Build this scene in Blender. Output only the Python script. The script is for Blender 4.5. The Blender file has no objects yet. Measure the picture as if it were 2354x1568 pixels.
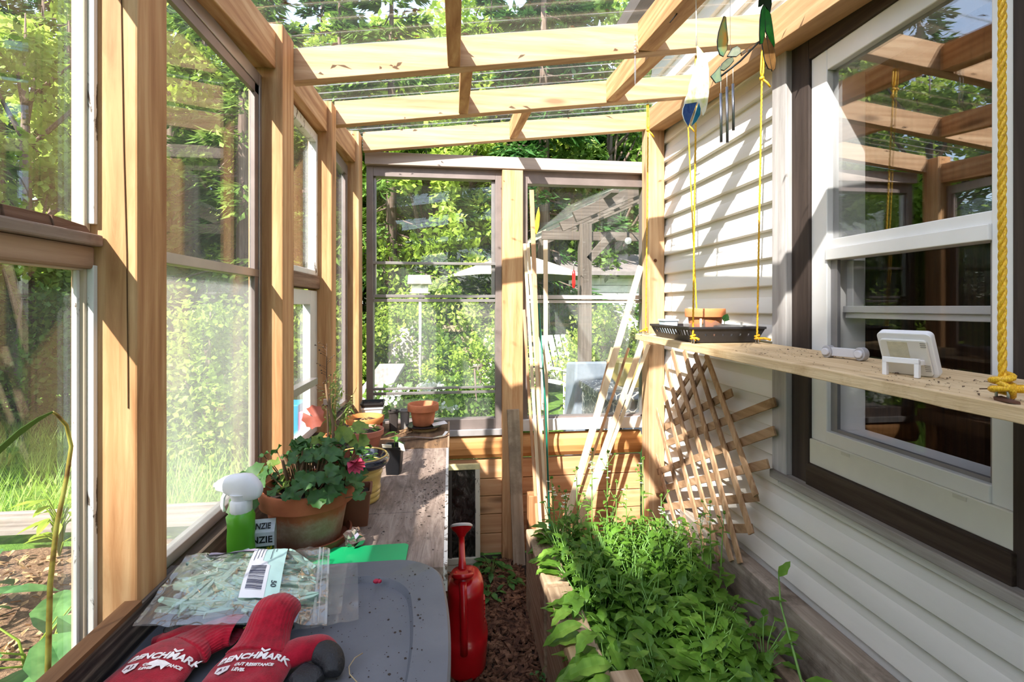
import bpy, bmesh, math, random
from mathutils import Vector, Matrix, Euler, noise
R = random.Random(7)
scn = bpy.context.scene
COL = scn.collection
PI = math.pi
rad = math.radians

# ------------------------------------------------------------------ camera
F = 1110.0; CX = 1177.0; HY = 705.0; CAMZ = 1.37
TH = math.atan(137 / 1110.0)
cam = bpy.data.cameras.new('camera'); camo = bpy.data.objects.new('camera', cam); COL.objects.link(camo)
camo.location = (0, 0, CAMZ); camo.rotation_euler = (PI / 2, 0, -TH)
cam.sensor_fit = 'HORIZONTAL'; cam.sensor_width = 36.0; cam.lens = 36.0 * F / 2354.0
cam.shift_y = -(784.0 - HY) / 2354.0
cam.clip_start = 0.05; cam.clip_end = 400
scn.camera = camo
scn.view_settings.view_transform = 'Standard'; scn.view_settings.look = 'None'
scn.view_settings.gamma = 1.0; scn.view_settings.use_curve_mapping = False
cy = scn.cycles
cy.max_bounces = 10; cy.transparent_max_bounces = 28; cy.diffuse_bounces = 4; cy.glossy_bounces = 4
cy.transmission_bounces = 6; cy.use_denoising = True; cy.caustics_reflective = False; cy.caustics_refractive = False
cy.sample_clamp_indirect = 6.0

# ------------------------------------------------------------------ mesh builder
class MB:
    def __init__(self):
        self.bm = bmesh.new()
    def v(self, p): return self.bm.verts.new(p)
    def face(self, pts, mi=0):
        try:
            f = self.bm.faces.new([self.bm.verts.new(p) for p in pts]); f.material_index = mi; return f
        except ValueError: return None
    def hull8(self, p, mi=0):
        vs = [self.bm.verts.new(q) for q in p]
        for a in ((0,3,2,1),(4,5,6,7),(0,1,5,4),(1,2,6,5),(2,3,7,6),(3,0,4,7)):
            f = self.bm.faces.new([vs[i] for i in a]); f.material_index = mi
        return self
    def box(self, x0, x1, y0, y1, z0, z1, mi=0):
        return self.hull8([(x0,y0,z0),(x1,y0,z0),(x1,y1,z0),(x0,y1,z0),(x0,y0,z1),(x1,y0,z1),(x1,y1,z1),(x0,y1,z1)], mi)
    def beam(self, a, b, w, h, up=(0,0,1), mi=0, w2=None, h2=None):
        a = Vector(a); b = Vector(b); d = (b - a).normalized(); u = Vector(up)
        s = d.cross(u).normalized(); u = s.cross(d).normalized()
        w2 = w if w2 is None else w2; h2 = h if h2 is None else h2
        p = []
        for c, ww, hh in ((a, w, h), (b, w2, h2)):
            p += [c - s*ww/2 - u*hh/2, c + s*ww/2 - u*hh/2, c + s*ww/2 + u*hh/2, c - s*ww/2 + u*hh/2]
        return self.hull8([p[0],p[1],p[2],p[3],p[4],p[5],p[6],p[7]], mi)
    def tube(self, pts, r, seg=8, cap=True, mi=0):
        pts = [Vector(p) for p in pts]; n = len(pts)
        rs = r if isinstance(r, (list, tuple)) else [r] * n
        rings = []; prev = None
        for i, p in enumerate(pts):
            d = (pts[min(i+1, n-1)] - pts[max(i-1, 0)]).normalized()
            if prev is None:
                ref = Vector((0,0,1)) if abs(d.z) < .9 else Vector((1,0,0))
                s = d.cross(ref).normalized()
            else:
                s = (prev - d * prev.dot(d)).normalized()
            prev = s; u = d.cross(s)
            rings.append([self.bm.verts.new(p + (s*math.cos(k*2*PI/seg) + u*math.sin(k*2*PI/seg)) * rs[i]) for k in range(seg)])
        for i in range(n - 1):
            for k in range(seg):
                f = self.bm.faces.new((rings[i][k], rings[i][(k+1)%seg], rings[i+1][(k+1)%seg], rings[i+1][k])); f.material_index = mi; f.smooth = True
        if cap:
            for ring in (list(reversed(rings[0])), rings[-1]):
                try: self.bm.faces.new(ring).material_index = mi
                except ValueError: pass
        return self
    def lathe(self, prof, c=(0,0,0), seg=48, mi=0, closed=False, sx=1, sy=1, mod=None):
        rings = []
        for (r, z) in prof:
            ring = []
            for k in range(seg):
                a = 2*PI*k/seg; rr = r if mod is None else mod(r, z, a)
                ring.append(self.bm.verts.new((c[0] + rr*math.cos(a)*sx, c[1] + rr*math.sin(a)*sy, c[2] + z)))
            rings.append(ring)
        m = len(rings)
        for i in range(m - 1 + (1 if closed else 0)):
            A = rings[i]; B = rings[(i+1) % m]
            for k in range(seg):
                f = self.bm.faces.new((A[k], A[(k+1)%seg], B[(k+1)%seg], B[k])); f.smooth = True; f.material_index = mi
        if not closed:
            for ring, rv in ((rings[0], True), (rings[-1], False)):
                if True:
                    try: self.bm.faces.new(list(reversed(ring)) if rv else ring).material_index = mi
                    except ValueError: pass
        return self
    def prism(self, poly, axis, lo, hi, mi=0):
        """poly: 2D points in the plane normal to axis ('x': (y,z), 'y': (x,z), 'z': (x,y))."""
        def P(q, t):
            return {'x': (t, q[0], q[1]), 'y': (q[0], t, q[1]), 'z': (q[0], q[1], t)}[axis]
        A = [self.bm.verts.new(P(q, lo)) for q in poly]; B = [self.bm.verts.new(P(q, hi)) for q in poly]
        n = len(poly)
        for i in range(n):
            self.bm.faces.new((A[i], A[(i+1)%n], B[(i+1)%n], B[i])).material_index = mi
        for ring in (list(reversed(A)), B):
            try: self.bm.faces.new(ring).material_index = mi
            except ValueError: pass
        return self
    def grid(self, nx, ny, fn, smooth=True, mi=0):
        vs = [[self.bm.verts.new(fn(i/nx, j/ny)) for j in range(ny+1)] for i in range(nx+1)]
        for i in range(nx):
            for j in range(ny):
                f = self.bm.faces.new((vs[i][j], vs[i+1][j], vs[i+1][j+1], vs[i][j+1])); f.smooth = smooth; f.material_index = mi
        return self
    def sphere(self, c, r, sx=1, sy=1, sz=1, seg=16, rings=10, mi=0):
        res = bmesh.ops.create_uvsphere(self.bm, u_segments=seg, v_segments=rings, radius=r,
                matrix=Matrix.Translation(c) @ Matrix.Diagonal((sx, sy, sz, 1)))
        for v in res['verts']:
            for f in v.link_faces: f.smooth = True; f.material_index = mi
        return self
    def xform(self, M, start=0):
        for i, v in enumerate(self.bm.verts):
            if i >= start: v.co = M @ v.co
        return self
    def build(self, name, mat, parent=None, local=False, bevel=0, sharp=None, segs=2, loc=None, fixn=True, solid=0, subsurf=0):
        me = bpy.data.meshes.new(name)
        if fixn: bmesh.ops.recalc_face_normals(self.bm, faces=self.bm.faces)
        o = bpy.data.objects.new(name, me); COL.objects.link(o)
        off = Vector((0, 0, 0))
        if parent is not None:
            o.parent = parent
            if not local: off = wloc(parent)
        if loc is not None: off = off + Vector(loc); o.location = Vector(loc)
        if off.length: bmesh.ops.translate(self.bm, verts=self.bm.verts, vec=-off)
        self.bm.to_mesh(me); self.bm.free()
        for m in (mat if isinstance(mat, (list, tuple)) else [mat]): me.materials.append(m)
        if sharp is not None: me.set_sharp_from_angle(angle=rad(sharp))
        if solid:
            md = o.modifiers.new('thick', 'SOLIDIFY'); md.thickness = solid; md.offset = 0
        if bevel:
            md = o.modifiers.new('bevel', 'BEVEL'); md.width = bevel; md.segments = segs; md.limit_method = 'ANGLE'; md.angle_limit = rad(40)
        if subsurf:
            md = o.modifiers.new('sub', 'SUBSURF'); md.levels = subsurf; md.render_levels = subsurf
        return o

def wloc(o):
    p = Vector((0, 0, 0))
    while o is not None: p = p + Vector(o.location); o = o.parent
    return p
def tag(o, label, cat, group=None, kind=None):
    o['label'] = label; o['category'] = cat
    if group: o['group'] = group
    if kind: o['kind'] = kind
    return o
def struct(o, label=None, cat=None):
    o['kind'] = 'structure'
    if label: o['label'] = label
    if cat: o['category'] = cat
    return o
def thing(name, label, cat, loc=(0,0,0), group=None, rot=None):
    o = bpy.data.objects.new(name, None); COL.objects.link(o); o.location = loc; o.empty_display_size = .05
    if rot: o.rotation_euler = rot
    return tag(o, label, cat, group)
def copy_tree(o, parent=None):
    c = o.copy(); COL.objects.link(c)
    if parent is not None: c.parent = parent
    for ch in [k for k in KIDS(o)]: copy_tree(ch, c)
    return c
def KIDS(o): return [k for k in bpy.data.objects if k.parent == o]

# ------------------------------------------------------------------ materials
def srgb(h):
    if isinstance(h, str):
        h = h.lstrip('#'); t = [int(h[i:i+2], 16)/255 for i in (0, 2, 4)]
    else: t = [x/255 for x in h]
    return tuple((x/12.92 if x <= .04045 else ((x+.055)/1.055)**2.4) for x in t) + (1.0,)
class NT:
    def __init__(self, name):
        self.m = bpy.data.materials.new(name); self.m.use_nodes = True
        self.t = self.m.node_tree; self.t.nodes.clear()
        self.out = self.t.nodes.new('ShaderNodeOutputMaterial')
    def n(self, kind, **kw):
        nd = self.t.nodes.new('ShaderNode' + kind)
        for k, v in kw.items():
            if k.startswith('i_'):
                key = k[2:]; key = int(key) if key.isdigit() else key.replace('_', ' ')
                s = nd.inputs[key]
                if hasattr(v, 'is_output') or isinstance(v, bpy.types.NodeSocket): self.t.links.new(v, s)
                else: s.default_value = v
            else: setattr(nd, k, v)
        return nd
    def link(self, a, b): self.t.links.new(a, b)
    def coord(self, scale=(1,1,1), kind='Object', rot=(0,0,0), loc=(0,0,0)):
        tc = self.n('TexCoord'); mp = self.n('Mapping')
        mp.inputs['Scale'].default_value = scale; mp.inputs['Rotation'].default_value = rot; mp.inputs['Location'].default_value = loc
        self.link(tc.outputs[kind], mp.inputs['Vector']); return mp.outputs['Vector']
    def ramp(self, fac, stops, interp='LINEAR'):
        nd = self.n('ValToRGB'); cr = nd.color_ramp; cr.interpolation = interp
        while len(cr.elements) < len(stops): cr.elements.new(.5)
        for e, (p, c_) in zip(cr.elements, stops):
            e.position = p; e.color = srgb(c_) if not (isinstance(c_, tuple) and len(c_) == 4) else c_
        self.link(fac, nd.inputs[0]); return nd.outputs[0]
    def mix(self, fac, a, b, mode='MIX'):
        nd = self.n('MixRGB', blend_type=mode)
        for s, v in ((0, fac), (1, a), (2, b)):
            if isinstance(v, bpy.types.NodeSocket): self.link(v, nd.inputs[s])
            else: nd.inputs[s].default_value = v
        return nd.outputs[0]
    def noise(self, vec, scale=5, detail=4, rough=.6, dist=0):
        nd = self.n('TexNoise'); nd.inputs['Scale'].default_value = scale; nd.inputs['Detail'].default_value = detail
        nd.inputs['Roughness'].default_value = rough; nd.inputs['Distortion'].default_value = dist
        self.link(vec, nd.inputs['Vector']); return nd.outputs[0]
    def bump(self, h, strength=.3, dist=.01):
        nd = self.n('Bump'); nd.inputs['Strength'].default_value = strength; nd.inputs['Distance'].default_value = dist
        self.link(h, nd.inputs['Height']); return nd.outputs[0]
    def principled(self, color, rough=.6, metal=0, bump=None, spec=None, coat=0, sheen=0, emit=None, alpha=None, trans=None):
        p = self.n('BsdfPrincipled')
        for k, v in (('Base Color', color), ('Roughness', rough), ('Metallic', metal)):
            if isinstance(v, bpy.types.NodeSocket): self.link(v, p.inputs[k])
            else: p.inputs[k].default_value = v
        if spec is not None: p.inputs['Specular IOR Level'].default_value = spec
        if coat: p.inputs['Coat Weight'].default_value = coat
        if sheen: p.inputs['Sheen Weight'].default_value = sheen
        if bump is not None: self.link(bump, p.inputs['Normal'])
        self.p = p
        self.link(p.outputs[0], self.out.inputs[0]); return self
MATS = {}
def mat(name, fn):
    if name not in MATS: MATS[name] = fn(name)
    return MATS[name]
def plain(name, col, rough=.5, metal=0, bump=0, bscale=60, spec=None, var=.12, vscale=9, coat=0, sheen=0):
    def f(n):
        t = NT(n); v = t.coord()
        base = srgb(col)
        nz = t.noise(v, vscale, 4)
        dark = tuple(x*(1-var) for x in base[:3]) + (1,); light = tuple(min(1, x*(1+var)) for x in base[:3]) + (1,)
        c_ = t.ramp(nz, [(.3, dark), (.7, light)])
        b = t.bump(t.noise(v, bscale, 3), bump, .004) if bump else None
        return t.principled(c_, rough, metal, b, spec, coat, sheen).m
    return mat(name, f)
def wood(name, dark, mid, light, grain='z', rough=.65, scale=1, knots=True, bump=.25, contrast=1.0, gap=None, stain=None):
    def f(n):
        t = NT(n)
        k = {'x': (1.1, 16, 16), 'y': (16, 1.1, 16), 'z': (16, 16, 1.1)}[grain]
        k2 = {'x': (.35, 6, 6), 'y': (6, .35, 6), 'z': (6, 6, .35)}[grain]
        oi = t.n('ObjectInfo')
        tc = t.n('TexCoord'); add = t.n('VectorMath', operation='ADD'); sc = t.n('VectorMath', operation='SCALE')
        cmb = t.n('CombineXYZ'); 
        for i in range(3): t.link(oi.outputs['Random'], cmb.inputs[i])
        t.link(cmb.outputs[0], sc.inputs[0]); sc.inputs['Scale'].default_value = 37.0
        t.link(tc.outputs['Object'], add.inputs[0]); t.link(sc.outputs[0], add.inputs[1])
        def M(s, src=add.outputs[0]):
            mp = t.n('Mapping'); mp.inputs['Scale'].default_value = tuple(x*scale for x in s); t.link(src, mp.inputs['Vector']); return mp.outputs[0]
        a = t.noise(M(k), 3.2, 7, .66, .8); b = t.noise(M(k2), 2.2, 3, .5, 1.5)
        w = t.n('TexWave', wave_type='RINGS', rings_direction={'x':'X','y':'Y','z':'Z'}[grain]); t.link(M(k2), w.inputs['Vector'])
        w.inputs['Scale'].default_value = 2.2; w.inputs['Distortion'].default_value = 6; w.inputs['Detail'].default_value = 3; w.inputs['Detail Scale'].default_value = 1.2
        m1 = t.mix(.16, a, w.outputs[1]); m2 = t.mix(.45, m1, b)
        lo = .5 - .2/contrast; hi = .5 + .2/contrast
        col = t.ramp(m2, [(lo, dark), (.5, mid), (hi, light)])
        if knots:
            vo = t.n('TexVoronoi'); vo.inputs['Scale'].default_value = 1.0
            t.link(M({'x': (2.2, 9, 9), 'y': (9, 2.2, 9), 'z': (9, 9, 2.2)}[grain]), vo.inputs['Vector'])
            kf = t.ramp(vo.outputs['Distance'], [(.06, (1,1,1,1)), (.17, (0,0,0,1))])
            dk = tuple(x*.42 for x in srgb(dark)[:3]) + (1,)
            col = t.mix(t.mix(1, kf, (.75,.75,.75,1), 'MULTIPLY'), col, dk)
        if stain:
            sn = t.noise(M((3,3,3)), 1.6, 6, .7)
            col = t.mix(t.ramp(sn, [(.5, (0,0,0,1)), (.66, (.8,.8,.8,1))]), col, srgb(stain))
        fine = t.noise(M(tuple(x*4 for x in k)), 3, 3, .6)
        bp = t.bump(t.mix(.5, fine, m1), bump, .003)
        return t.principled(col, rough, 0, bp, .3).m
    return mat(name, f)
def glass(name, tint=(1,1,1), refl=1.0, ior=1.5, haze=0.0, hazecol='#f4f6f2', hscale=6, rough=0.0, streak=None):
    def f(n):
        t = NT(n)
        tr = t.n('BsdfTransparent'); tr.inputs[0].default_value = tint + (1,)
        gl = t.n('BsdfGlossy'); gl.inputs['Roughness'].default_value = rough
        ge_ = t.n('NewGeometry'); dt = t.n('VectorMath', operation='DOT_PRODUCT'); t.link(ge_.outputs['Normal'], dt.inputs[0]); t.link(ge_.outputs['Incoming'], dt.inputs[1])
        ab = t.n('Math', operation='ABSOLUTE'); t.link(dt.outputs['Value'], ab.inputs[0])
        om = t.n('Math', operation='SUBTRACT'); om.inputs[0].default_value = 1.0; t.link(ab.outputs[0], om.inputs[1]); om.use_clamp = True
        pw = t.n('Math', operation='POWER'); t.link(om.outputs[0], pw.inputs[0]); pw.inputs[1].default_value = 5.0
        f0 = ((ior-1)/(ior+1))**2
        ma = t.n('Math', operation='MULTIPLY_ADD'); t.link(pw.outputs[0], ma.inputs[0]); ma.inputs[1].default_value = 1-f0; ma.inputs[2].default_value = f0
        mu = t.n('Math', operation='MULTIPLY'); mu.inputs[1].default_value = refl; t.link(ma.outputs[0], mu.inputs[0]); mu.use_clamp = True
        mx = t.n('MixShader'); t.link(mu.outputs[0], mx.inputs[0]); t.link(tr.outputs[0], mx.inputs[1]); t.link(gl.outputs[0], mx.inputs[2])
        last = mx.outputs[0]
        if haze:
            v = t.coord(streak or (1,1,1)); nz = t.noise(v, hscale, 6, .65)
            d = t.n('BsdfDiffuse'); d.inputs[0].default_value = srgb(hazecol); tl = t.n('BsdfTranslucent'); tl.inputs[0].default_value = srgb(hazecol)
            dd = t.n('MixShader'); dd.inputs[0].default_value = .5; t.link(d.outputs[0], dd.inputs[1]); t.link(tl.outputs[0], dd.inputs[2])
            hf = t.n('MapRange'); hf.inputs[1].default_value = .25; hf.inputs[2].default_value = .75; hf.inputs[3].default_value = haze*.55; hf.inputs[4].default_value = haze*1.45
            t.link(nz, hf.inputs[0])
            m2 = t.n('MixShader'); t.link(hf.outputs[0], m2.inputs[0]); t.link(last, m2.inputs[1]); t.link(dd.outputs[0], m2.inputs[2]); last = m2.outputs[0]
        t.link(last, t.out.inputs[0]); return t.m
    return mat(name, f)
def leaf(name, c1, c2, trans=.4, rough=.45, vein=False, c3=None, vscale=14, tcol=None):
    def f(n):
        t = NT(n); v = t.coord(); oi = t.n('ObjectInfo')
        nz = t.noise(v, vscale, 3)
        stops = [(.3, c1), (.7, c2)] if c3 is None else [(.28, c1), (.52, c2), (.74, c3)]
        col = t.ramp(nz, stops)
        p = t.n('BsdfPrincipled'); t.link(col, p.inputs['Base Color']); p.inputs['Roughness'].default_value = rough; p.inputs['Specular IOR Level'].default_value = .35
        tl = t.n('BsdfTranslucent')
        if tcol: tl.inputs[0].default_value = srgb(tcol)
        else: t.link(col, tl.inputs[0])
        m = t.n('MixShader'); m.inputs[0].default_value = trans
        t.link(p.outputs[0], m.inputs[1]); t.link(tl.outputs[0], m.inputs[2]); t.link(m.outputs[0], t.out.inputs[0]); return t.m
    return mat(name, f)

CEDAR = dict(dark='#a5734a', mid='#c29264', light='#d8b082')
def cedar(g): return wood('cedar_'+g, CEDAR['dark'], CEDAR['mid'], CEDAR['light'], g, contrast=1.5)
def pine(g): return wood('pine_'+g, '#ab845f', '#c29c76', '#d3b18c', g, contrast=1.3)
def weath(g): return wood('weathered_'+g, '#8b7862', '#a8957d', '#bfae97', g, rough=.8, stain='#7d6d5a')
def greyw(g): return wood('greywood_'+g, '#6e665f', '#938a82', '#aaa29a', g, rough=.85, knots=False)
def rv(rr=R):
    while True:
        v = Vector((rr.uniform(-1,1), rr.uniform(-1,1), rr.uniform(-1,1)))
        if .05 < v.length < 1: return v
# ------------------------------------------------------------------ materials used by the shell
XL = -.462            # inner face of the left posts
XR = 1.145            # face of the house siding
YB = 2.60             # inner face of the rear posts
def zroof(x, y):      # top of the rafters
    l = 2.13 + (y - 1.487) * .125; r = 2.344 + (y - 1.487) * .09
    t = (x + .462) / 1.492
    return l + (r - l) * t
vinyl = mat('siding_vinyl', lambda n: (lambda t: t.principled(
    t.ramp(t.noise(t.coord((3, .6, 3)), 3, 4), [(.3, '#d9d6cf'), (.7, '#e3e0da')]), .5, 0,
    t.bump(t.noise(t.coord((60, 2, 60)), 3, 3), .12, .002), .35).m)(NT(n)))
M_white = plain('white_vinyl', '#e6e5e4', .35, var=.03)
M_brown = wood('brown_paint', '#2a211d', '#3a302b', '#4a3e37', 'z', rough=.7, knots=False, bump=.4)
M_browny = wood('brown_paint_long', '#241b16', '#3a2d25', '#50443a', 'y', rough=.75, knots=False, bump=.5)
M_alu = plain('bare_aluminium', '#a09a98', .38, .65, var=.12)
M_bronze = plain('bronze_frame', '#8a7d78', .45, .35, var=.15)
def peel(name, base='#e4e4df', under='#6f5f50', amount=.55, sc=28):
    def f(n):
        t = NT(n); v = t.coord((1, 1, .35))
        a = t.noise(v, sc, 6, .7, .6)
        m = t.ramp(a, [(amount, (0,0,0,1)), (amount+.04, (1,1,1,1))])
        u = t.ramp(t.noise(t.coord((20, 20, 3)), 6, 5), [(.3, '#4c4038'), (.7, under)])
        col = t.mix(m, srgb(base), u)
        return t.principled(col, .65, 0, t.bump(t.mix(1, m, (-1,-1,-1,1), 'MULTIPLY'), .6, .002)).m
    return mat(name, f)
M_peelw = peel('peeling_white_paint', amount=.58)
M_peelb = peel('peeling_beige_paint', '#cdbba3', '#8a6a50', .64, 24)

# ------------------------------------------------------------------ ground
mulch = mat('bark_mulch_soil', lambda n: (lambda t: t.principled(
    t.ramp(t.noise(t.coord(), 60, 6, .75), [(.3, '#1c130e'), (.5, '#37271e'), (.72, '#5d4638')]), .9, 0,
    t.bump(t.noise(t.coord(), 90, 5, .7), 1.0, .02)).m)(NT(n)))
lawnm = mat('lawn', lambda n: (lambda t: t.principled(
    t.ramp(t.noise(t.coord(), 9, 8, .75), [(.3, '#3f6a1f'), (.5, '#6f9f2f'), (.72, '#a9cf58')]), .9, 0,
    t.bump(t.noise(t.coord(), 120, 4, .7), 1.0, .03)).m)(NT(n)))
o = MB().box(-.60, 1.30, -.6, 2.66, -.08, 0).build('floor', mulch); struct(o)
o = MB().grid(40, 40, lambda u, v: ((u-.5)*90, (v-.5)*90+10, -.09 + .10*noise.noise((u*14, v*14, 3)) * min(1, abs(Vector(((u-.5)*90, (v-.5)*90+8)).length)/8))).build('ground', lawnm); struct(o)

# ------------------------------------------------------------------ house wall with lap siding
Z0 = 1.5455; E_ = .1016
def siding(y0, y1, z0, z1):
    mb = MB()
    ks = math.floor((z0 - Z0)/E_); ke = math.ceil((z1 - Z0)/E_)
    pts = []
    for k in range(ks, ke + 1):
        zb = Z0 + k*E_; zt = zb + E_
        a, b = max(zb, z0), min(zt, z1)
        if b <= a: continue
        xx = lambda z: XR + .014 * (z - zb)/E_
        if a == zb: pts += [(xx(a), a), (xx(a)-.004, a+.004), (xx(a)-.004, a+.012)] if b > a + .02 else [(xx(a), a)]
        else: pts.append((xx(a), a))
        pts += [(xx(a+.55*(b-a))-.002, a+.55*(b-a)), (xx(a+.62*(b-a))+.001, a+.62*(b-a)), (xx(b), b)]
    poly = pts + [(1.30, z1), (1.30, z0)]
    mb.prism([(p[0], p[1]) for p in poly], 'y', y0, y1)
    return mb
WY0, WY1, WZ0, WZ1 = .72, 1.578, .772, 2.325        # opening including trims
o = siding(WY1, 2.70, .22, 2.62).build('wall_right', vinyl, sharp=20); struct(o)
o = siding(-1.6, WY0, .22, 2.62).build('wall_right', vinyl, sharp=20); struct(o)
o = siding(WY0, WY1, .22, WZ0).build('wall_right', vinyl, sharp=20); struct(o)
o = siding(WY0, WY1, WZ1, 2.62).build('wall_right', vinyl, sharp=20); struct(o)
o = MB().box(1.152, 1.30, -1.6, 2.70, -.06, .22).build('wall_foundation', plain('foundation', '#6b6660', .9, bump=.4)); struct(o)
# upper house wall and roof edge above the greenhouse (carry on outside)
o = siding(-1.6, 2.70, 2.62, 2.95).build('wall_gable', vinyl, sharp=20); struct(o)
mb = MB(); mb.hull8([(.95, -1.7, 2.93), (3.2, -1.7, 4.1), (3.2, 2.95, 4.1), (.95, 2.95, 2.93), (.95, -1.7, 3.02), (3.2, -1.7, 4.19), (3.2, 2.95, 4.19), (.95, 2.95, 3.02)])
o = mb.build('roof', plain('shingle', '#4c4744', .9, bump=.5)); struct(o)

# dark room behind the house window
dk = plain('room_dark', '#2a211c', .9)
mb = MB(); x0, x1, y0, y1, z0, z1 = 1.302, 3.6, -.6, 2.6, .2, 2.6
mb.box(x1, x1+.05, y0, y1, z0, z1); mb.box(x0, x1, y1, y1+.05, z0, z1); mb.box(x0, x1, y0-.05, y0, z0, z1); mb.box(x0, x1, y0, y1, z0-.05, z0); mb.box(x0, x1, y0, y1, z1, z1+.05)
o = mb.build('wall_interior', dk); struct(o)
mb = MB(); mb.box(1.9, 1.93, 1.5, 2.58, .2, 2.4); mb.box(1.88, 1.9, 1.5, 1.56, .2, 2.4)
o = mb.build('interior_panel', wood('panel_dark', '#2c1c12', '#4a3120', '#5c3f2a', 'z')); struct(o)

# ------------------------------------------------------------------ house window
win = thing('window_1', 'white double-hung house window in a dark brown frame', 'window', (XR, 1.12, WZ0)); win['kind'] = 'structure'
def wb(name, m, boxes, bevel=.003, parent=win):
    mb = MB()
    for b in boxes: mb.box(*b)
    return mb.build(name, m, parent, bevel=bevel)
M_greyt = wood('grey_trim', '#8f8a86', '#aaa5a2', '#c3bfbc', 'z', rough=.8, knots=False)
M_greyty = wood('grey_trim_long', '#77706a', '#968f88', '#b4aea8', 'y', rough=.85, knots=False)
# outer weathered trim
wb('outer_trim', M_greyt, [(1.118, 1.16, 1.505, 1.578, .80, 2.30), (1.118, 1.16, .70, .755, .80, 2.30)])
wb('outer_trim_sill', M_greyty, [(1.108, 1.16, .70, 1.578, .772, .80)])
wb('top_cap', plain('cap_white', '#e9e6e0', .4, var=.03), [(1.088, 1.16, .68, 1.60, 2.30, 2.328)])
# dark brown casing
wb('casing', M_brown, [(1.138, 1.29, 1.425, 1.505, .80, 2.30), (1.138, 1.29, .755, .856, .80, 2.30)])
wb('casing_head', M_browny, [(1.138, 1.29, .856, 1.425, 2.165, 2.30)])
wb('casing_sill', M_browny, [(1.126, 1.29, .848, 1.425, .80, .868)])
# white vinyl frame
wb('sill_pan', plain('sill_white', '#dbd8cc', .5, var=.05), [(1.140, 1.28, .850, 1.425, .868, .947)])
wb('frame', M_white, [(1.147, 1.28, 1.360, 1.425, .947, 2.165), (1.147, 1.28, .856, .902, .947, 2.165), (1.147, 1.28, .902, 1.360, 2.100, 2.165), (1.143, 1.28, .902, 1.360, .947, .987)])
wb('meeting_rail', M_white, [(1.140, 1.20, .902, 1.360, 1.513, 1.548), (1.150, 1.20, .902, 1.360, 1.548, 1.577)], .002)
wb('upper_pane', glass('window_glass_upper', refl=1.3, ior=2.3), [(1.168, 1.174, .902, 1.360, 1.577, 2.10)], 0)
wb('screen_frame', plain('screen_frame', '#8d8a8c', .45, .4), [(1.160, 1.172, 1.335, 1.360, .987, 1.513), (1.160, 1.172, .902, .914, .987, 1.513), (1.160, 1.172, .914, 1.335, .987, .997)], .001)
wb('lower_sash', plain('sash_grey', '#a9a7a8', .4, var=.06), [(1.20, 1.24, 1.32, 1.345, 1.335, 1.51), (1.20, 1.24, .902, .92, 1.335, 1.51), (1.195, 1.24, .902, 1.345, 1.335, 1.352), (1.188, 1.24, .902, 1.345, 1.352, 1.372)], .002)
wb('lower_pane', glass('window_glass_lower', refl=.45, ior=1.6), [(1.176, 1.180, .906, 1.352, .99, 1.513)], 0)
wb('weep_slot', plain('slot', '#c9c6b8', .5), [(1.137, 1.1385, 1.265, 1.295, .934, .943), (1.137, 1.1385, .945, .975, .934, .943)], .0005)

# ------------------------------------------------------------------ posts of the left wall
def post(y0, y1, z0, z1, label, x0=-.552, x1=XL, m=None, g='z'):
    o = MB().box(x0, x1, y0, y1, z0, z1).build('wooden_post', m or cedar(g), bevel=.003)
    return tag(o, label, 'post')
post(-.18, -.10, .0, 2.05, 'cedar post of the glass wall beside the camera, outside the frame')
post(.776, .852, .0, 2.12, 'large sunlit cedar post nearest the camera, with a long vertical crack')
post(1.392, 1.487, .0, 2.146, 'cedar post between the metal framed window and the peeling white window')
post(1.937, 2.007, .0, 2.165, 'narrow cedar post just past the peeling white window')
post(2.48, 2.575, .0, 2.245, 'cedar corner post where the left glass wall meets the rear windows', x0=-.545)
# crack in the first post
mb = MB(); pts = [(-.4845, 2.05), (-.483, 1.8), (-.480, 1.6), (-.476, 1.45), (-.4745, 1.3), (-.474, 1.22)]
for a, b in zip(pts, pts[1:]): mb.box(0,0,0,0,0,0) if False else mb.hull8([(a[0]-.0005, .7745, a[1]), (a[0]+.0005, .7745, a[1]), (a[0]+.0005, .777, a[1]), (a[0]-.0005, .777, a[1]), (b[0]-.0005, .7745, b[1]), (b[0]+.0005, .7745, b[1]), (b[0]+.0005, .777, b[1]), (b[0]-.0005, .777, b[1])])
po = [k for k in bpy.data.objects if k.name.startswith('wooden_post')][1]
mb.build('crack', plain('crack_dark', '#5a3c20', .9), po)
# rear posts
post(.2685, 1.0, .0, 1.0, 'x') if False else None
o = MB().box(.268, .3815, YB, YB+.09, -.02, 2.112).build('wooden_post', cedar('z'), bevel=.003); tag(o, 'broad cedar post dividing the two rear windows', 'post')
o = MB().box(1.055, 1.143, 2.50, 2.60, .0, 2.40).build('wooden_post', pine('z'), bevel=.003); tag(o, 'pale post in the rear corner against the house siding', 'post')
mb = MB(); mb.sphere((1.09, 2.498, 1.62), .009, sy=.4, seg=12, rings=8)
mb.build('bolt_head', plain('rust', '#6a3c20', .7, .3), o)

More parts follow.
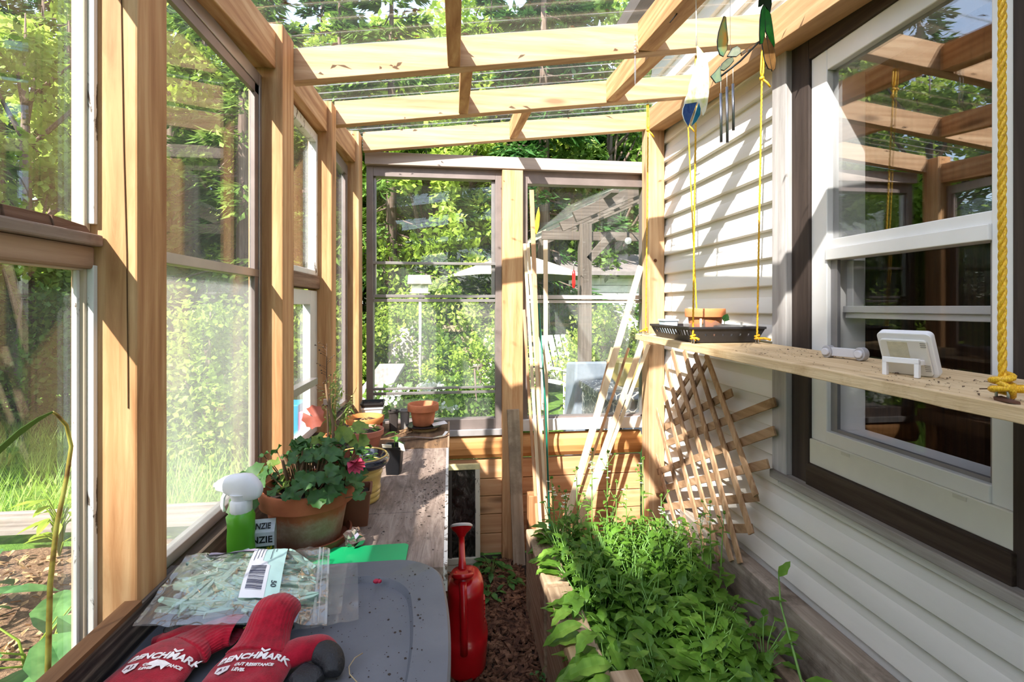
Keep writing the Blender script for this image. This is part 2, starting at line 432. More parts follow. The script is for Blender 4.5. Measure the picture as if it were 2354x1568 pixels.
# top plates of the left wall
def plate(y0, y1, za0, za1, h, label):
    mb = MB(); mb.hull8([(-.552, y0, za0), (-.480, y0, za0), (-.480, y1, za1), (-.552, y1, za1), (-.552, y0, za0+h), (-.480, y0, za0+h), (-.480, y1, za1+h), (-.552, y1, za1+h)])
    tag(mb.build('top_plate', cedar('y'), bevel=.002), label, 'beam')
plate(-.10, .776, 1.93, 1.95, .10, 'top plate over the nearest left window, above the frame')
plate(.852, 1.392, 1.975, 2.022, .10, 'cedar top plate over the metal framed left window')
plate(1.487, 1.937, 2.03, 2.045, .10, 'cedar top plate over the peeling white window')
plate(2.007, 2.48, 2.055, 2.09, .11, 'short cedar top plate next to the rear corner post')
o = MB().box(-.455, 1.10, YB-.002, YB+.075, 2.117, 2.182).build('header_beam', wood('header_grey', '#a08f86', '#b5a49a', '#c9b9ac', 'x', rough=.75), bevel=.003)
tag(o, 'greyish header beam across the top of the rear windows', 'beam')

# ------------------------------------------------------------------ rafters
def rafter(y0, y1, x0, x1, label):
    mb = MB(); h = .096
    def z(x, y): return zroof(x, y)
    mb.hull8([(x0,y0,z(x0,y0)-h), (x1,y0,z(x1,y0)-h), (x1,y1,z(x1,y0)-h), (x0,y1,z(x0,y0)-h), (x0,y0,z(x0,y0)), (x1,y0,z(x1,y0)), (x1,y1,z(x1,y0)), (x0,y1,z(x0,y0))])
    tag(mb.build('rafter', pine('x'), bevel=.002), label, 'rafter')
rafter(.857, .895, -.462, 1.05, 'rafter above the camera that starts at the nearest post, outside the frame')
rafter(.20, .238, -.54, 1.05, 'rafter behind the camera, outside the frame')
rafter(1.489, 1.527, -.47, 1.05, 'nearest roof rafter in view, the highest long beam, crossing to the house wall')
rafter(2.010, 2.048, -.47, 1.05, 'middle roof rafter, second long beam from the front')
rafter(2.545, 2.583, -.455, 1.06, 'rearmost roof rafter just in front of the header beam')
def blocking(x, y0, y1, label, w=.038, dx=0):
    mb = MB(); h = .094
    a0, a1 = zroof(x, y0), zroof(x+dx, y1)
    mb.hull8([(x-w/2,y0,a0-h),(x+w/2,y0,a0-h),(x+w/2+dx,y1,a1-h),(x-w/2+dx,y1,a1-h),(x-w/2,y0,a0-.002),(x+w/2,y0,a0-.002),(x+w/2+dx,y1,a1-.002),(x-w/2+dx,y1,a1-.002)])
    tag(mb.build('roof_blocking', cedar('y'), bevel=.002), label, 'blocking')
blocking(.0, .897, 1.487, 'roof blocking in front of the nearest rafter, left of centre', dx=.005)
blocking(.045, 1.529, 2.008, 'roof blocking between the nearest and the middle rafter, left of centre')
blocking(.32, 2.050, 2.543, 'small roof blocking between the middle and the rearmost rafter')
blocking(.62, .897, 1.487, 'roof blocking in front of the nearest rafter, towards the house', w=.06)
blocking(.68, 1.529, 2.008, 'roof blocking between the nearest and the middle rafter, towards the house', w=.05)
# ledger on the house
mb = MB(); h = .115
mb.hull8([(1.05,-1.4,zroof(1.05,-1.4)-h), (1.137,-1.4,zroof(1.05,-1.4)-h), (1.137,2.5,zroof(1.05,2.5)-h), (1.05,2.5,zroof(1.05,2.5)-h), (1.05,-1.4,zroof(1.05,-1.4)), (1.137,-1.4,zroof(1.05,-1.4)+.005), (1.137,2.5,zroof(1.05,2.5)+.005), (1.05,2.5,zroof(1.05,2.5))])
tag(mb.build('ledger_board', wood('ledger', '#9a7450', '#b08a62', '#c7a47c', 'y'), bevel=.002), 'ledger board fixed along the house wall that carries the rafters', 'beam')

# ------------------------------------------------------------------ clear corrugated roof
def roofpt(u, v):
    y = -.9 + v*3.95; x = -.68 + u*1.82
    return (x, y, zroof(x, y) + .018 + .008*math.sin(y*2*PI/.085))
mb = MB(); mb.grid(3, 46*12, roofpt)
pc = glass('polycarbonate', tint=(.96, .975, .98), refl=.9, ior=1.5, haze=.035, hscale=3, streak=(1, 12, 1), rough=.06)
o = mb.build('ceiling', pc); struct(o, 'clear corrugated plastic roof sheet over the rafters', 'roof')
# leaf litter lying in the roof corrugations
mb = MB()
for i in range(170):
    y = R.uniform(.9, 2.75); y = round((y - .064)/.085)*.085 + .064 + R.uniform(-.008, .008); x = R.uniform(-.6, 1.05)
    if R.random() < .5: x = R.uniform(-.6, .2)
    z = zroof(x, y) + .012; l = R.uniform(.004, .022); a = R.uniform(-.5, .5); w_ = R.uniform(.002, .006)
    c_, s_ = math.cos(a)*l, math.sin(a)*l
    mb.face([(x-c_, y-s_, z), (x+s_*.3, y-w_, z+.003), (x+c_, y+s_, z+.001), (x-s_*.3, y+w_, z+.004)])
o = mb.build('leaf_litter', plain('litter', '#6b5230', .9, var=.4, vscale=30)); tag(o, 'dry leaf litter caught in the corrugations of the clear roof', 'leaf litter', kind='stuff')

# ------------------------------------------------------------------ lower walls
def planks(y, x0, x1, zs, name='wall_back', rough=None):
    obs = []
    for i, (a, b) in enumerate(zs):
        mb = MB(); mb.box(x0, x1, y, y+.03, a+.002, b-.002)
        obs.append(mb)
    return obs
mb = MB()
for a, b in ((.02, .13), (.13, .235), (.235, .335), (.335, .43), (.43, .535)):
    mb.box(-.46, 1.06, YB+.035, YB+.062, a+.0025, b-.0025)
o = mb.build('wall_back', wood('cedar_boards', '#b9845a', '#cf9d6f', '#deb48a', 'x', scale=.8), bevel=.002); struct(o)
mb = MB(); prof = [(YB+.062, .545), (YB+.03, .545), (YB+.012, .57), (YB+.006, .605), (YB+.012, .64), (YB+.03, .665), (YB+.062, .668)]
mb.prism([(p[0], p[1]) for p in prof], 'x', -.46, 1.06)
o = mb.build('wall_back_log', wood('log_siding', '#a86f40', '#c98f57', '#dba86f', 'x', scale=.7), bevel=.001); struct(o)
mb = MB(); mb.box(-.55, -.49, -.6, .776, 0, .78); mb.box(-.55, -.49, .776, 2.6, 0, .885)
o = mb.build('wall_left', wood('plywood_dark', '#2e2620', '#584a3e', '#8b7a67', 'y', rough=.8, knots=False, scale=1.6), bevel=.001); struct(o)
o = MB().box(-.475, -.4565, -.3, .886, 0, .93).build('trim_1', wood('plywood_edge', '#262022', '#4a423e', '#8d8073', 'y', rough=.8, knots=False, scale=2.2, contrast=1.6), bevel=.001); struct(o)
o = MB().box(-.478, -.4545, -.3, .774, .930, .937).build('trim_2', wood('ledge_top', '#5c3d26', '#7c5a3c', '#9a7856', 'y', rough=.8)); struct(o)
# ------------------------------------------------------------------ reclaimed windows of the left wall
XG = -.537
clear = glass('pane_clear', refl=1.0, ior=1.5, haze=.012)
dusty = glass('pane_dusty', refl=.9, ior=1.5, haze=.17, hscale=5, streak=(1, 1, .25))
hazy = glass('pane_hazy', refl=1.0, ior=1.5, haze=.085, hscale=3, streak=(1, 1, .3))
faint = glass('pane_faint', refl=1.0, ior=1.5, haze=.045, hscale=3, streak=(1, 1, .3))
def window(n, label, loc):
    o = thing('window_%d' % n, label, 'window', loc); o['kind'] = 'structure'; return o
def part(name, m, boxes, parent, bevel=.002):
    mb = MB()
    for b in boxes: mb.box(*b)
    return mb.build(name, m, parent, bevel=bevel)
def ring(x0, x1, y0, y1, z0, z1, s0, s1, b, t):
    """frame boxes in a wall of constant x: stiles s0 (near), s1 (far), bottom b, top t"""
    return [(x0,x1,y0,y0+s0,z0,z1), (x0,x1,y1-s1,y1,z0,z1), (x0,x1,y0+s0,y1-s1,z0,z0+b), (x0,x1,y0+s0,y1-s1,z1-t,z1)]
# bay beside the camera: two old wooden sashes and a rotten rail between them
w2 = window(2, 'old wooden window beside the nearest post, above the rotten rail', (XG, .34, 1.51))
part('frame', M_peelb, ring(-.542, -.524, -.10, .775, 1.475, 1.94, .05, .012, .006, .04), w2)
part('pane', clear, [(XG-.002, XG+.002, -.05, .763, 1.481, 1.90)], w2, 0)
part('putty_edge', M_peelw, [(-.524, -.515, .768, .7755, 1.49, 1.94)], w2, .001)
w3 = window(3, 'old wooden window beside the nearest post, below the rotten rail', (XG, .34, .936))
part('frame', M_peelb, ring(-.542, -.524, -.10, .775, .79, 1.43, .05, .012, .012, .008), w3)
part('pane', clear, [(XG-.002, XG+.002, -.05, .763, .802, 1.422)], w3, 0)
part('putty_edge', M_peelw, [(-.524, -.515, .767, .7755, .79, 1.43), (-.535, -.530, .757, .763, .802, 1.422)], w3, .001)
rl = thing('rail', 'rough weathered window rail with a broken bark edge, meeting the nearest post', 'rail', (-.49, .4, 1.42))
part('beam', wood('rail_beige', '#8f735a', '#ad9078', '#c4a98f', 'y', rough=.8, knots=False), [(-.56, -.516, -.10, .772, 1.424, 1.457)], rl, .004)
part('strip', wood('rail_strip', '#75655a', '#9a8a7e', '#b8a89b', 'y', rough=.85, knots=False, stain='#5f4f44'), [(-.575, -.506, -.10, .7745, 1.457, 1.474)], rl, .003)
mb = MB()
yy = -.10
while yy < .76:
    l = R.uniform(.02, .09); h = R.uniform(.012, .022)
    mb.hull8([(-.572,yy,1.474),(-.514,yy,1.474),(-.514+R.uniform(-.004,.004),min(.77,yy+l),1.474),(-.572,min(.77,yy+l),1.474),(-.568,yy,1.474+h),(-.517,yy,1.474+h*R.uniform(.7,1)),(-.520,min(.77,yy+l),1.474+h*R.uniform(.6,1.2)),(-.568,min(.77,yy+l),1.474+h)])
    yy += l
mb.build('broken_edge', wood('rail_broken', '#4a3527', '#6d5242', '#8b7160', 'y', rough=.95, knots=False, bump=.9), rl, bevel=.001)
# bay 1: aluminium window
w4 = window(4, 'metal framed window between the nearest two cedar posts, hazy lower pane', (XG, 1.12, .90))
part('frame', M_alu, ring(-.543, -.516, .853, 1.391, .892, 2.0, .02, .014, .022, .035), w4)
part('stop', M_bronze, [(-.530, -.519, 1.352, 1.377, .914, 1.965), (-.530, -.519, .873, 1.377, 1.94, 1.965)], w4, .001)
part('meeting_rail', M_alu, [(-.547, -.517, .873, 1.377, 1.450, 1.470)], w4, .001)
part('upper_pane', clear, [(XG-.006, XG-.002, .873, 1.377, 1.470, 1.965)], w4, 0)
part('lower_pane', dusty, [(XG+.006, XG+.010, .873, 1.377, .914, 1.450)], w4, 0)
# bay 2: peeling white wooden window over a smaller white one
w5 = window(5, 'old white wooden window with peeling paint and a mullion', (XG, 1.71, 1.49))
part('frame', M_peelw, ring(-.543, -.514, 1.489, 1.936, 1.487, 2.032, .03, .02, .02, .035), w5, .003)
part('mullion', M_peelw, [(-.545, -.522, 1.600, 1.640, 1.507, 1.997)], w5, .002)
part('pane', clear, [(XG-.002, XG+.002, 1.519, 1.60, 1.507, 1.997), (XG-.002, XG+.002, 1.64, 1.916, 1.507, 1.997)], w5, 0)
rb = MB().box(-.580, -.505, 1.489, 1.935, 1.437, 1.487).build('rail', wood('rail_rotten', '#5a4535', '#8a715e', '#ab957f', 'y', rough=.9, knots=False, bump=.9), bevel=.005); tag(rb, 'dark rotten rail under the peeling white window', 'rail')
w6 = window(6, 'small white window under the rotten rail of the peeling window', (XG, 1.71, .90))
part('frame', plain('frame_greywhite', '#d8dad6', .5, var=.04), ring(-.543, -.516, 1.489, 1.935, .892, 1.430, .02, .09, .03, .052), w6)
part('ribs', plain('frame_white', '#ecece8', .5, var=.03), [(-.523, -.517, 1.852, 1.862, .922, 1.375), (-.523, -.517, 1.878, 1.890, .922, 1.375), (-.523, -.517, 1.905, 1.915, .922, 1.375)], w6, .001)
part('meeting_rail', M_alu, [(-.52, -.49, 1.509, 1.845, 1.085, 1.11)], w6, .001)
part('pane', faint, [(XG-.002, XG+.002, 1.509, 1.845, .922, 1.378)], w6, 0)
# bay 3: narrow aluminium window at the corner
w7 = window(7, 'narrow metal framed window beside the rear corner post', (XG, 2.25, .90))
part('frame', M_alu, ring(-.543, -.516, 2.009, 2.479, .892, 2.07, .02, .015, .022, .05), w7)
part('stop', M_bronze, [(-.530, -.519, 2.44, 2.464, .914, 2.02)], w7, .001)
part('pane', clear, [(XG-.002, XG+.002, 2.029, 2.464, .914, 2.02)], w7, 0)

# ------------------------------------------------------------------ rear windows
def ringy(y0, y1, x0, x1, z0, z1, s0, s1, b, t):
    return [(x0,x0+s0,y0,y1,z0,z1), (x1-s1,x1,y0,y1,z0,z1), (x0+s0,x1-s1,y0,y1,z0,z0+b), (x0+s0,x1-s1,y0,y1,z1-t,z1)]
w8 = window(8, 'left rear window in a grey metal frame, behind the potted plants', (-.09, YB+.05, .70))
part('frame', M_bronze, ringy(YB+.028, YB+.085, -.452, .268, .705, 2.117, .035, .035, .055, .055), w8)
part('sash_frame', M_alu, ringy(YB+.045, YB+.07, -.417, .233, 1.428, 2.06, .012, .02, .0, .0)[:2], w8)
part('meeting_rail', M_alu, [(-.44, .25, YB+.030, YB+.055, 1.596, 1.610)], w8, .001)
part('screen_rail', M_alu, [(-.417, .233, YB+.034, YB+.05, 1.418, 1.434), (-.417, .233, YB+.040, YB+.055, 1.395, 1.412)], w8, .001)
part('lower_rail', M_alu, [(-.417, .233, YB+.030, YB+.052, .925, .936), (-.417, .233, YB+.034, YB+.05, .898, .912)], w8, .001)
part('upper_pane', clear, [(-.417, .233, YB+.060, YB+.063, 1.60, 2.062)], w8, 0)
part('middle_pane', faint, [(-.417, .233, YB+.046, YB+.049, 1.434, 1.60)], w8, 0)
part('lower_pane', hazy, [(-.417, .233, YB+.046, YB+.049, .936, 1.40)], w8, 0)
part('bottom_pane', faint, [(-.417, .233, YB+.060, YB+.063, .76, .90)], w8, 0)
part('sill', plain('sill_grey', '#a5a09e', .55, .2), [(-.452, .268, YB+.01, YB+.085, .672, .705)], w8)
w9 = window(9, 'right rear window in a grey frame, behind the leaning sticks', (.74, YB+.05, .70))
part('frame', M_bronze, ringy(YB+.028, YB+.085, .3815, 1.10, .705, 2.117, .03, .03, .055, .07), w9)
part('meeting_rail', plain('rail_pale', '#c9c2bd', .5, .2), [(.41, 1.07, YB+.030, YB+.055, 1.412, 1.434), (.41, 1.07, YB+.040, YB+.06, 1.39, 1.408)], w9, .001)
part('upper_pane', clear, [(.41, 1.07, YB+.060, YB+.063, 1.434, 2.05)], w9, 0)
part('lower_pane', hazy, [(.41, 1.07, YB+.046, YB+.049, .76, 1.392)], w9, 0)
part('sill', plain('sill_white2', '#d9d5d0', .55), [(.3815, 1.06, YB+.006, YB+.085, .690, .752)], w9)
# ================================================================== helpers: where a sight line meets a plane of the room
CT, ST = math.cos(TH), math.sin(TH)
def ratio(px):
    a = (px - CX)/F; return (a*CT + ST)/(CT - a*ST)
def aX(px, py, X):
    Y = X/ratio(px); return Vector((X, Y, CAMZ + (HY-py)*(X*ST + Y*CT)/F))
def aY(px, py, Y):
    X = Y*ratio(px); return Vector((X, Y, CAMZ + (HY-py)*(X*ST + Y*CT)/F))
def aZ(px, py, Z):
    d = (Z-CAMZ)*F/(HY-py); xc = (px-CX)/F*d; return Vector((xc*CT + d*ST, d*CT - xc*ST, Z))
ZB = .845
# ------------------------------------------------------------------ potting bench
bench = thing('potting_bench', 'long weathered plywood potting bench under the left windows', 'bench', (-.23, 1.6, 0))
plyw = mat('bench_ply', lambda n: (lambda t: (lambda base, dirt, wv: t.principled(
    t.mix(t.ramp(dirt, [(.56, (0,0,0,1)), (.70, (.85,.85,.85,1))]), base, srgb('#3e332b')), .75, 0, t.bump(t.mix(.5, wv, dirt), .35, .003), .3).m)(
    t.ramp(t.mix(.5, t.noise(t.coord((26, 3.2, 20)), 1.6, 7, .68, 2.2), t.noise(t.coord((5, 2, 5)), 2, 5, .6, .5)), [(.36, '#64554a'), (.5, '#86756a'), (.64, '#a8988a')]),
    t.noise(t.coord((1.2, 1, 1)), 17, 9, .8, .3), t.noise(t.coord((40, 4, 40)), 2, 5, .7, 1)))(NT(n)))
mb = MB()
for y0, y1 in ((.985, 1.256), (1.258, 1.536), (1.538, 1.815)): mb.box(-.452, -.018, y0, y1, ZB-.022, ZB)
mb.build('tabletop', plyw, bench, bevel=.0015)
mb = MB(); mb.hull8([(-.018, .985, ZB-.05), (-.010, .985, ZB-.05), (-.014, 1.815, ZB-.05), (-.022, 1.815, ZB-.05), (-.018, .985, ZB+.001), (-.010, .985, ZB+.001), (-.014, 1.815, ZB+.001), (-.022, 1.815, ZB+.001)])
mb.build('front_edge', peel('peeling_edge', '#c7c3bd', '#5a4a3a', .55, 60), bench)
MB().box(-.452, -.020, 1.817, 2.21, ZB-.03, ZB+.002).build('end_board', wood('end_board', '#4d3a2b', '#75593f', '#9a7a58', 'y', rough=.8, scale=1.3, stain='#2e231b'), bench, bevel=.002)
MB().box(-.0195, -.012, 1.817, 2.21, ZB-.06, ZB+.004).build('end_edge', wood('end_edge', '#7a6250', '#9c8068', '#b59a82', 'y'), bench)
for y in (1.05, 2.15):
    for x in (-.42, -.06): MB().box(x-.02, x+.02, y-.02, y+.02, 0, ZB-.03).build('leg', cedar('z'), bench, bevel=.002)
MB().box(-.44, -.04, 1.03, 2.17, ZB-.07, ZB-.03).build('apron', weath('y'), bench)

# ------------------------------------------------------------------ storage tote with a grey lid, on a low stool
st = thing('low_stool', 'low wooden stool under the storage tote', 'stool', (-.23, .7, 0))
MB().box(-.42, -.06, .48, .93, .40, .425).build('seat', weath('y'), st, bevel=.003)
for x in (-.40, -.08):
    for y in (.50, .91): MB().box(x-.02, x+.02, y-.02, y+.02, 0, .40).build('leg', weath('z'), st)
tote = thing('storage_tote', 'plastic storage tote with a scuffed grey lid in the left foreground', 'storage tote', (-.23, .69, .425))
def rr_(u, x0, x1, y0, y1, r, bulge):
    """point u (0..1) on a rounded rectangle whose long sides bulge outwards"""
    n = 4; pts = []
    return pts
def outline(x0, x1, y0, y1, r, bulge, seg=10, side=18):
    pts = []
    cs = [(x1-r, y1-r, 0), (x0+r, y1-r, PI/2), (x0+r, y0+r, PI), (x1-r, y0+r, 3*PI/2)]
    for i, (cx_, cy_, a0) in enumerate(cs):
        for k in range(seg+1):
            a = a0 + k*PI/2/seg; pts.append((cx_ + r*math.cos(a), cy_ + r*math.sin(a)))
        nx = cs[(i+1) % 4]; a = a0 + PI/2
        p0 = pts[-1]; p1 = (nx[0] + r*math.cos(a), nx[1] + r*math.sin(a))
        for k in range(1, side): pts.append((p0[0]+(p1[0]-p0[0])*k/side, p0[1]+(p1[1]-p0[1])*k/side))
    out = []
    ym = (y0+y1)/2; xm = (x0+x1)/2
    for x, y in pts:
        b = bulge*(1-((y-ym)/((y1-y0)/2))**2); out.append((x + (b if x > xm else -b), y))
    return out
def loft(mb, rings, cap0=True, cap1=True, mi=0, smooth=True):
    vs = [[mb.bm.verts.new(p) for p in r] for r in rings]; n = len(vs[0])
    for a, b in zip(vs, vs[1:]):
        for k in range(n):
            f = mb.bm.faces.new((a[k], a[(k+1)%n], b[(k+1)%n], b[k])); f.smooth = smooth; f.material_index = mi
    if cap0: mb.bm.faces.new(list(reversed(vs[0]))).material_index = mi
    if cap1: mb.bm.faces.new(vs[-1]).material_index = mi
LX0, LX1, LY0, LY1 = -.430, -.036, .44, .970; ZL = .872
lidm = mat('lid_grey', lambda n: (lambda t: t.principled(
    t.mix(t.ramp(t.noise(t.coord(), 75, 4, .75), [(.66, (0,0,0,1)), (.72, (.9,.9,.9,1))]),
          t.ramp(t.noise(t.coord(), 5, 5, .6), [(.3, '#56585f'), (.7, '#64666d')]), srgb('#3a342f')),
    .45, 0, t.bump(t.noise(t.coord(), 220, 2, .5), .08, .001), .4).m)(NT(n)))
def inset(d, z): return [(x, y, z) for x, y in outline(LX0+d, LX1-d, LY0+d, LY1-d, .075, .030)]
mb = MB()
loft(mb, [inset(-.004, ZL-.022), inset(-.004, ZL-.004), inset(0, ZL), inset(.052, ZL+.001), inset(.057, ZL-.009), inset(.062, ZL-.009)], True, True)
lid = mb.build('lid', lidm, tote, sharp=35)
mb = MB(); loft(mb, [[(x*.9-.023, y*.9+.07, .426) for x, y in outline(LX0+.02, LX1-.02, LY0+.02, LY1-.02, .05, .012)], [(x, y, ZL-.024) for x, y in outline(LX0+.008, LX1-.008, LY0+.008, LY1-.008, .07, .028)]])
mb.build('body', plain('tote_body', '#b5a78e', .35, var=.08), tote, sharp=35)
mb = MB()
for dz in (.03, .045): loft(mb, [[(x, y, ZL-dz-.006) for x, y in outline(LX0, LX1, LY0, LY1, .05, .022)], [(x, y, ZL-dz) for x, y in outline(LX0, LX1, LY0, LY1, .05, .022)]])
mb.build('rim_ribs', plain('tote_body', '#b5a78e', .35, var=.08), tote, sharp=35)
# crumbs on the lid and on the bench
mb = MB()
for i in range(420):
    if R.random() < .75: x, y, z = R.uniform(-.24, -.04), R.uniform(.50, .93), ZL-.009
    else: x, y, z = R.uniform(-.42, -.03), R.uniform(.5, .93), ZL-.009
    if x > -.09 or y > .895: z = ZL+.001
    s = abs(R.gauss(0, .00065)) + .0003; p = Vector((x, y, z)); a = R.uniform(0, 6)
    mb.face([p + Vector((math.cos(a+k*2*PI/5)*s*R.uniform(.6,1.5), math.sin(a+k*2*PI/5)*s, .0004 + s*.3)) for k in range(5)])
    mb.face([p + Vector((math.cos(a+k*2*PI/4)*s*1.2, math.sin(a+k*2*PI/4)*s*1.2, .0003)) for k in range(4)])
o = mb.build('crumbs', plain('crumb', '#352a22', .9, var=.3), fixn=False); tag(o, 'soil crumbs scattered over the grey tote lid', 'soil crumbs', kind='stuff')
mb = MB()
for i in range(520):
    x, y = R.uniform(-.2, -.02), R.uniform(1.02, 2.18)
    if R.random() < .5: y = R.gauss(1.4, .12); x = R.gauss(-.06, .03)
    if x > -.02 or x < -.44 or y > 2.2: continue
    s = abs(R.gauss(0, .0009)) + .0004; a = R.uniform(0, 6); z = ZB + (.004 if y > 1.815 else .001)
    mb.face([Vector((x + math.cos(a+k*2*PI/5)*s*R.uniform(.6,2), y + math.sin(a+k*2*PI/5)*s, z + s*.3)) for k in range(5)])
o = mb.build('soil_specks', plain('crumb', '#352a22', .9, var=.3), fixn=False); tag(o, 'soil specks spilled along the bench top', 'soil specks', kind='stuff')
o = MB().tube([(-.125, .66, ZL), (-.138, .675, ZL+.001), (-.142, .69, ZL), (-.137, .705, ZL+.001), (-.128, .715, ZL)], .0008, 5).build('twig', plain('twig', '#a9926d', .7)); tag(o, 'thin curled dry stem lying on the grey lid', 'stem')
mb = MB(); mb.sphere((-.136, .893, ZL+.0035), .005, 1.2, .8, .8, 10, 8); mb.sphere((-.130, .891, ZL+.004), .004, 1, 1, .8, 10, 8)
o = mb.build('petal', plain('petal_crimson', '#a31236', .6)); tag(o, 'small crimson fallen petal on the grey lid', 'petal')

# ------------------------------------------------------------------ pots
terra = plain('terracotta', '#b5673f', .8, bump=.25, var=.16, vscale=16)
def terra_aged(name, ztop, zlow):
    def f(n):
        t = NT(n); tc = t.n('TexCoord'); sp = t.n('SeparateXYZ'); t.link(tc.outputs['Object'], sp.inputs[0])
        nz = t.noise(t.coord(), 26, 6, .7); ad = t.n('Math', operation='MULTIPLY_ADD'); t.link(nz, ad.inputs[0]); ad.inputs[1].default_value = .05; t.link(sp.outputs[2], ad.inputs[2])
        mr = t.n('MapRange'); t.link(ad.outputs[0], mr.inputs[0]); mr.inputs[1].default_value = zlow + .02; mr.inputs[2].default_value = ztop + .03
        base = t.ramp(t.noise(t.coord(), 14, 5), [(.3, '#9c5233'), (.7, '#b96a43')])
        lime = t.ramp(t.noise(t.coord(), 20, 6, .75), [(.3, '#8a6c56'), (.5, '#a48a74'), (.72, '#c3b29d')])
        k = t.ramp(mr.outputs[0], [(0, (0,0,0,1)), (.25, (.85,.85,.85,1)), (.62, (.8,.8,.8,1)), (.78, (0,0,0,1))])
        return t.principled(t.mix(k, base, lime), .85, 0, t.bump(nz, .2, .003)).m
    return mat(name, f)
soil = plain('potting_soil', '#2a1d16', .95, bump=1.0, bscale=160, var=.4, vscale=60)
def soil_disc(parent, r, z, c=(0,0), name='soil', m=None, square=False):
    mb = MB()
    def f(u, v):
        if square: x, y = (u-.5)*2*r, (v-.5)*2*r
        else:
            a = u*2*PI; x, y = math.cos(a)*r*v, math.sin(a)*r*v
        return (c[0]+x, c[1]+y, z + .004*noise.noise((x*90, y*90, r)) + .003*noise.noise((x*40, y*40, 5)))
    mb.grid(28, 10, f); return mb.build(name, m or soil, parent, local=True)
def round_pot(loc, r, rb, h, rimh, m, label, name='terracotta_pot', rimr=None, parts=True, fill=.72, cat='pot', lip=.006):
    p = thing(name, label, cat, loc); rr = rimr or r
    r1 = rb + (r-rb)*((h-rimh)/h)
    prof = [(rb-.004, 0), (rb, .003), (r1-lip, h-rimh-.001), (r1-lip*.2, h-rimh), (rr-.001, h-rimh+.002), (rr, h-rimh*.5), (rr, h-.003), (rr-.002, h), (rr-.008, h), (rr-.010, h-.004), (r1-.013, h-rimh), (rb+.0, h*.3), (.004, h*.3)]
    MB().lathe(prof, seg=56).build('body', m, p, local=True, sharp=50)
    soil_disc(p, rr-.012, h*fill if fill < 1 else h)
    return p
def leafmesh(mb, p, d, n, L, W, lobes=0, cup=.15, droop=.2, seg=5, ruffle=0):
    """a leaf blade from p along d with up-normal n"""
    d = d.normalized(); s = d.cross(n).normalized(); n = s.cross(d).normalized()
    prof = [math.sin(PI*min(1, (i/seg)**.8 * .97 + .03))**.8 for i in range(seg+1)]
    rows = []
    for i in range(seg+1):
        t = i/seg; w = W*.5*prof[i]*(1 + (.13*math.cos(i*PI) if lobes and 0 < i < seg else 0))
        c = p + d*L*t - n*L*droop*t*t
        rf = ruffle*math.sin(i*2.3)*W
        rows.append((c + s*w + n*(cup*w + rf), c, c - s*w + n*(cup*w - rf)))
    for a, b in zip(rows, rows[1:]):
        for k in (0, 1):
            try:
                f = mb.bm.faces.new([mb.bm.verts.new(q) for q in (a[k], a[k+1], b[k+1], b[k])]); f.smooth = True
            except ValueError: pass
def roundleaf(mb, c, n, r, ruf=.18, notch=True, seg=18, cup=.18):
    """a scalloped round geranium leaf centred on c facing n"""
    n = n.normalized(); s = n.orthogonal().normalized(); u = n.cross(s)
    a0 = R.uniform(0, 6.28); s, u = s*math.cos(a0) + u*math.sin(a0), u*math.cos(a0) - s*math.sin(a0)
    cen = mb.bm.verts.new(c); inner = []; outer = []
    for k in range(seg+1):
        a = (.06 if notch else 0)*PI + k/seg*(2*PI - (.12*PI if notch else 0)); w = 1 + .07*math.cos(k*PI)
        inner.append(mb.bm.verts.new(c + (s*math.cos(a) + u*math.sin(a))*r*.55 + n*r*cup*.35))
        outer.append(mb.bm.verts.new(c + (s*math.cos(a) + u*math.sin(a))*r*w + n*r*(cup + ruf*math.sin(k*1.25))))
    for k in range(seg):
        for q in ((cen, inner[k], inner[k+1]), (inner[k], outer[k], outer[k+1], inner[k+1])):
            f = mb.bm.faces.new(q); f.smooth = True
def leaf_zonal(name, c1, c2, zone, trans=.25):
    def f(n):
        t = NT(n); nz = t.noise(t.coord(), 26, 4, .6); col = t.ramp(nz, [(.3, c1), (.5, c2), (.66, c2), (.74, zone)])
        p = t.n('BsdfPrincipled'); t.link(col, p.inputs['Base Color']); p.inputs['Roughness'].default_value = .55
        tl = t.n('BsdfTranslucent'); t.link(col, tl.inputs[0]); m = t.n('MixShader'); m.inputs[0].default_value = trans
        t.link(p.outputs[0], m.inputs[1]); t.link(tl.outputs[0], m.inputs[2]); t.link(m.outputs[0], t.out.inputs[0]); return t.m
    return mat(name, f)
GL = leaf_zonal('geranium_leaf', '#24451f', '#3f682f', '#5a4a2c'); GR = leaf_zonal('geranium_red', '#8f3f38', '#b4604e', '#c98a58', .4)
GP = plain('geranium_petal', '#c63f5c', .6); GY = leaf_zonal('geranium_yellow', '#4f6f2a', '#7d9540', '#9a8440', .4)
stemm = plain('woody_stem', '#6b5238', .8, var=.25, vscale=30); gstem = plain('green_stem', '#6f8a41', .6, var=.2, vscale=20)

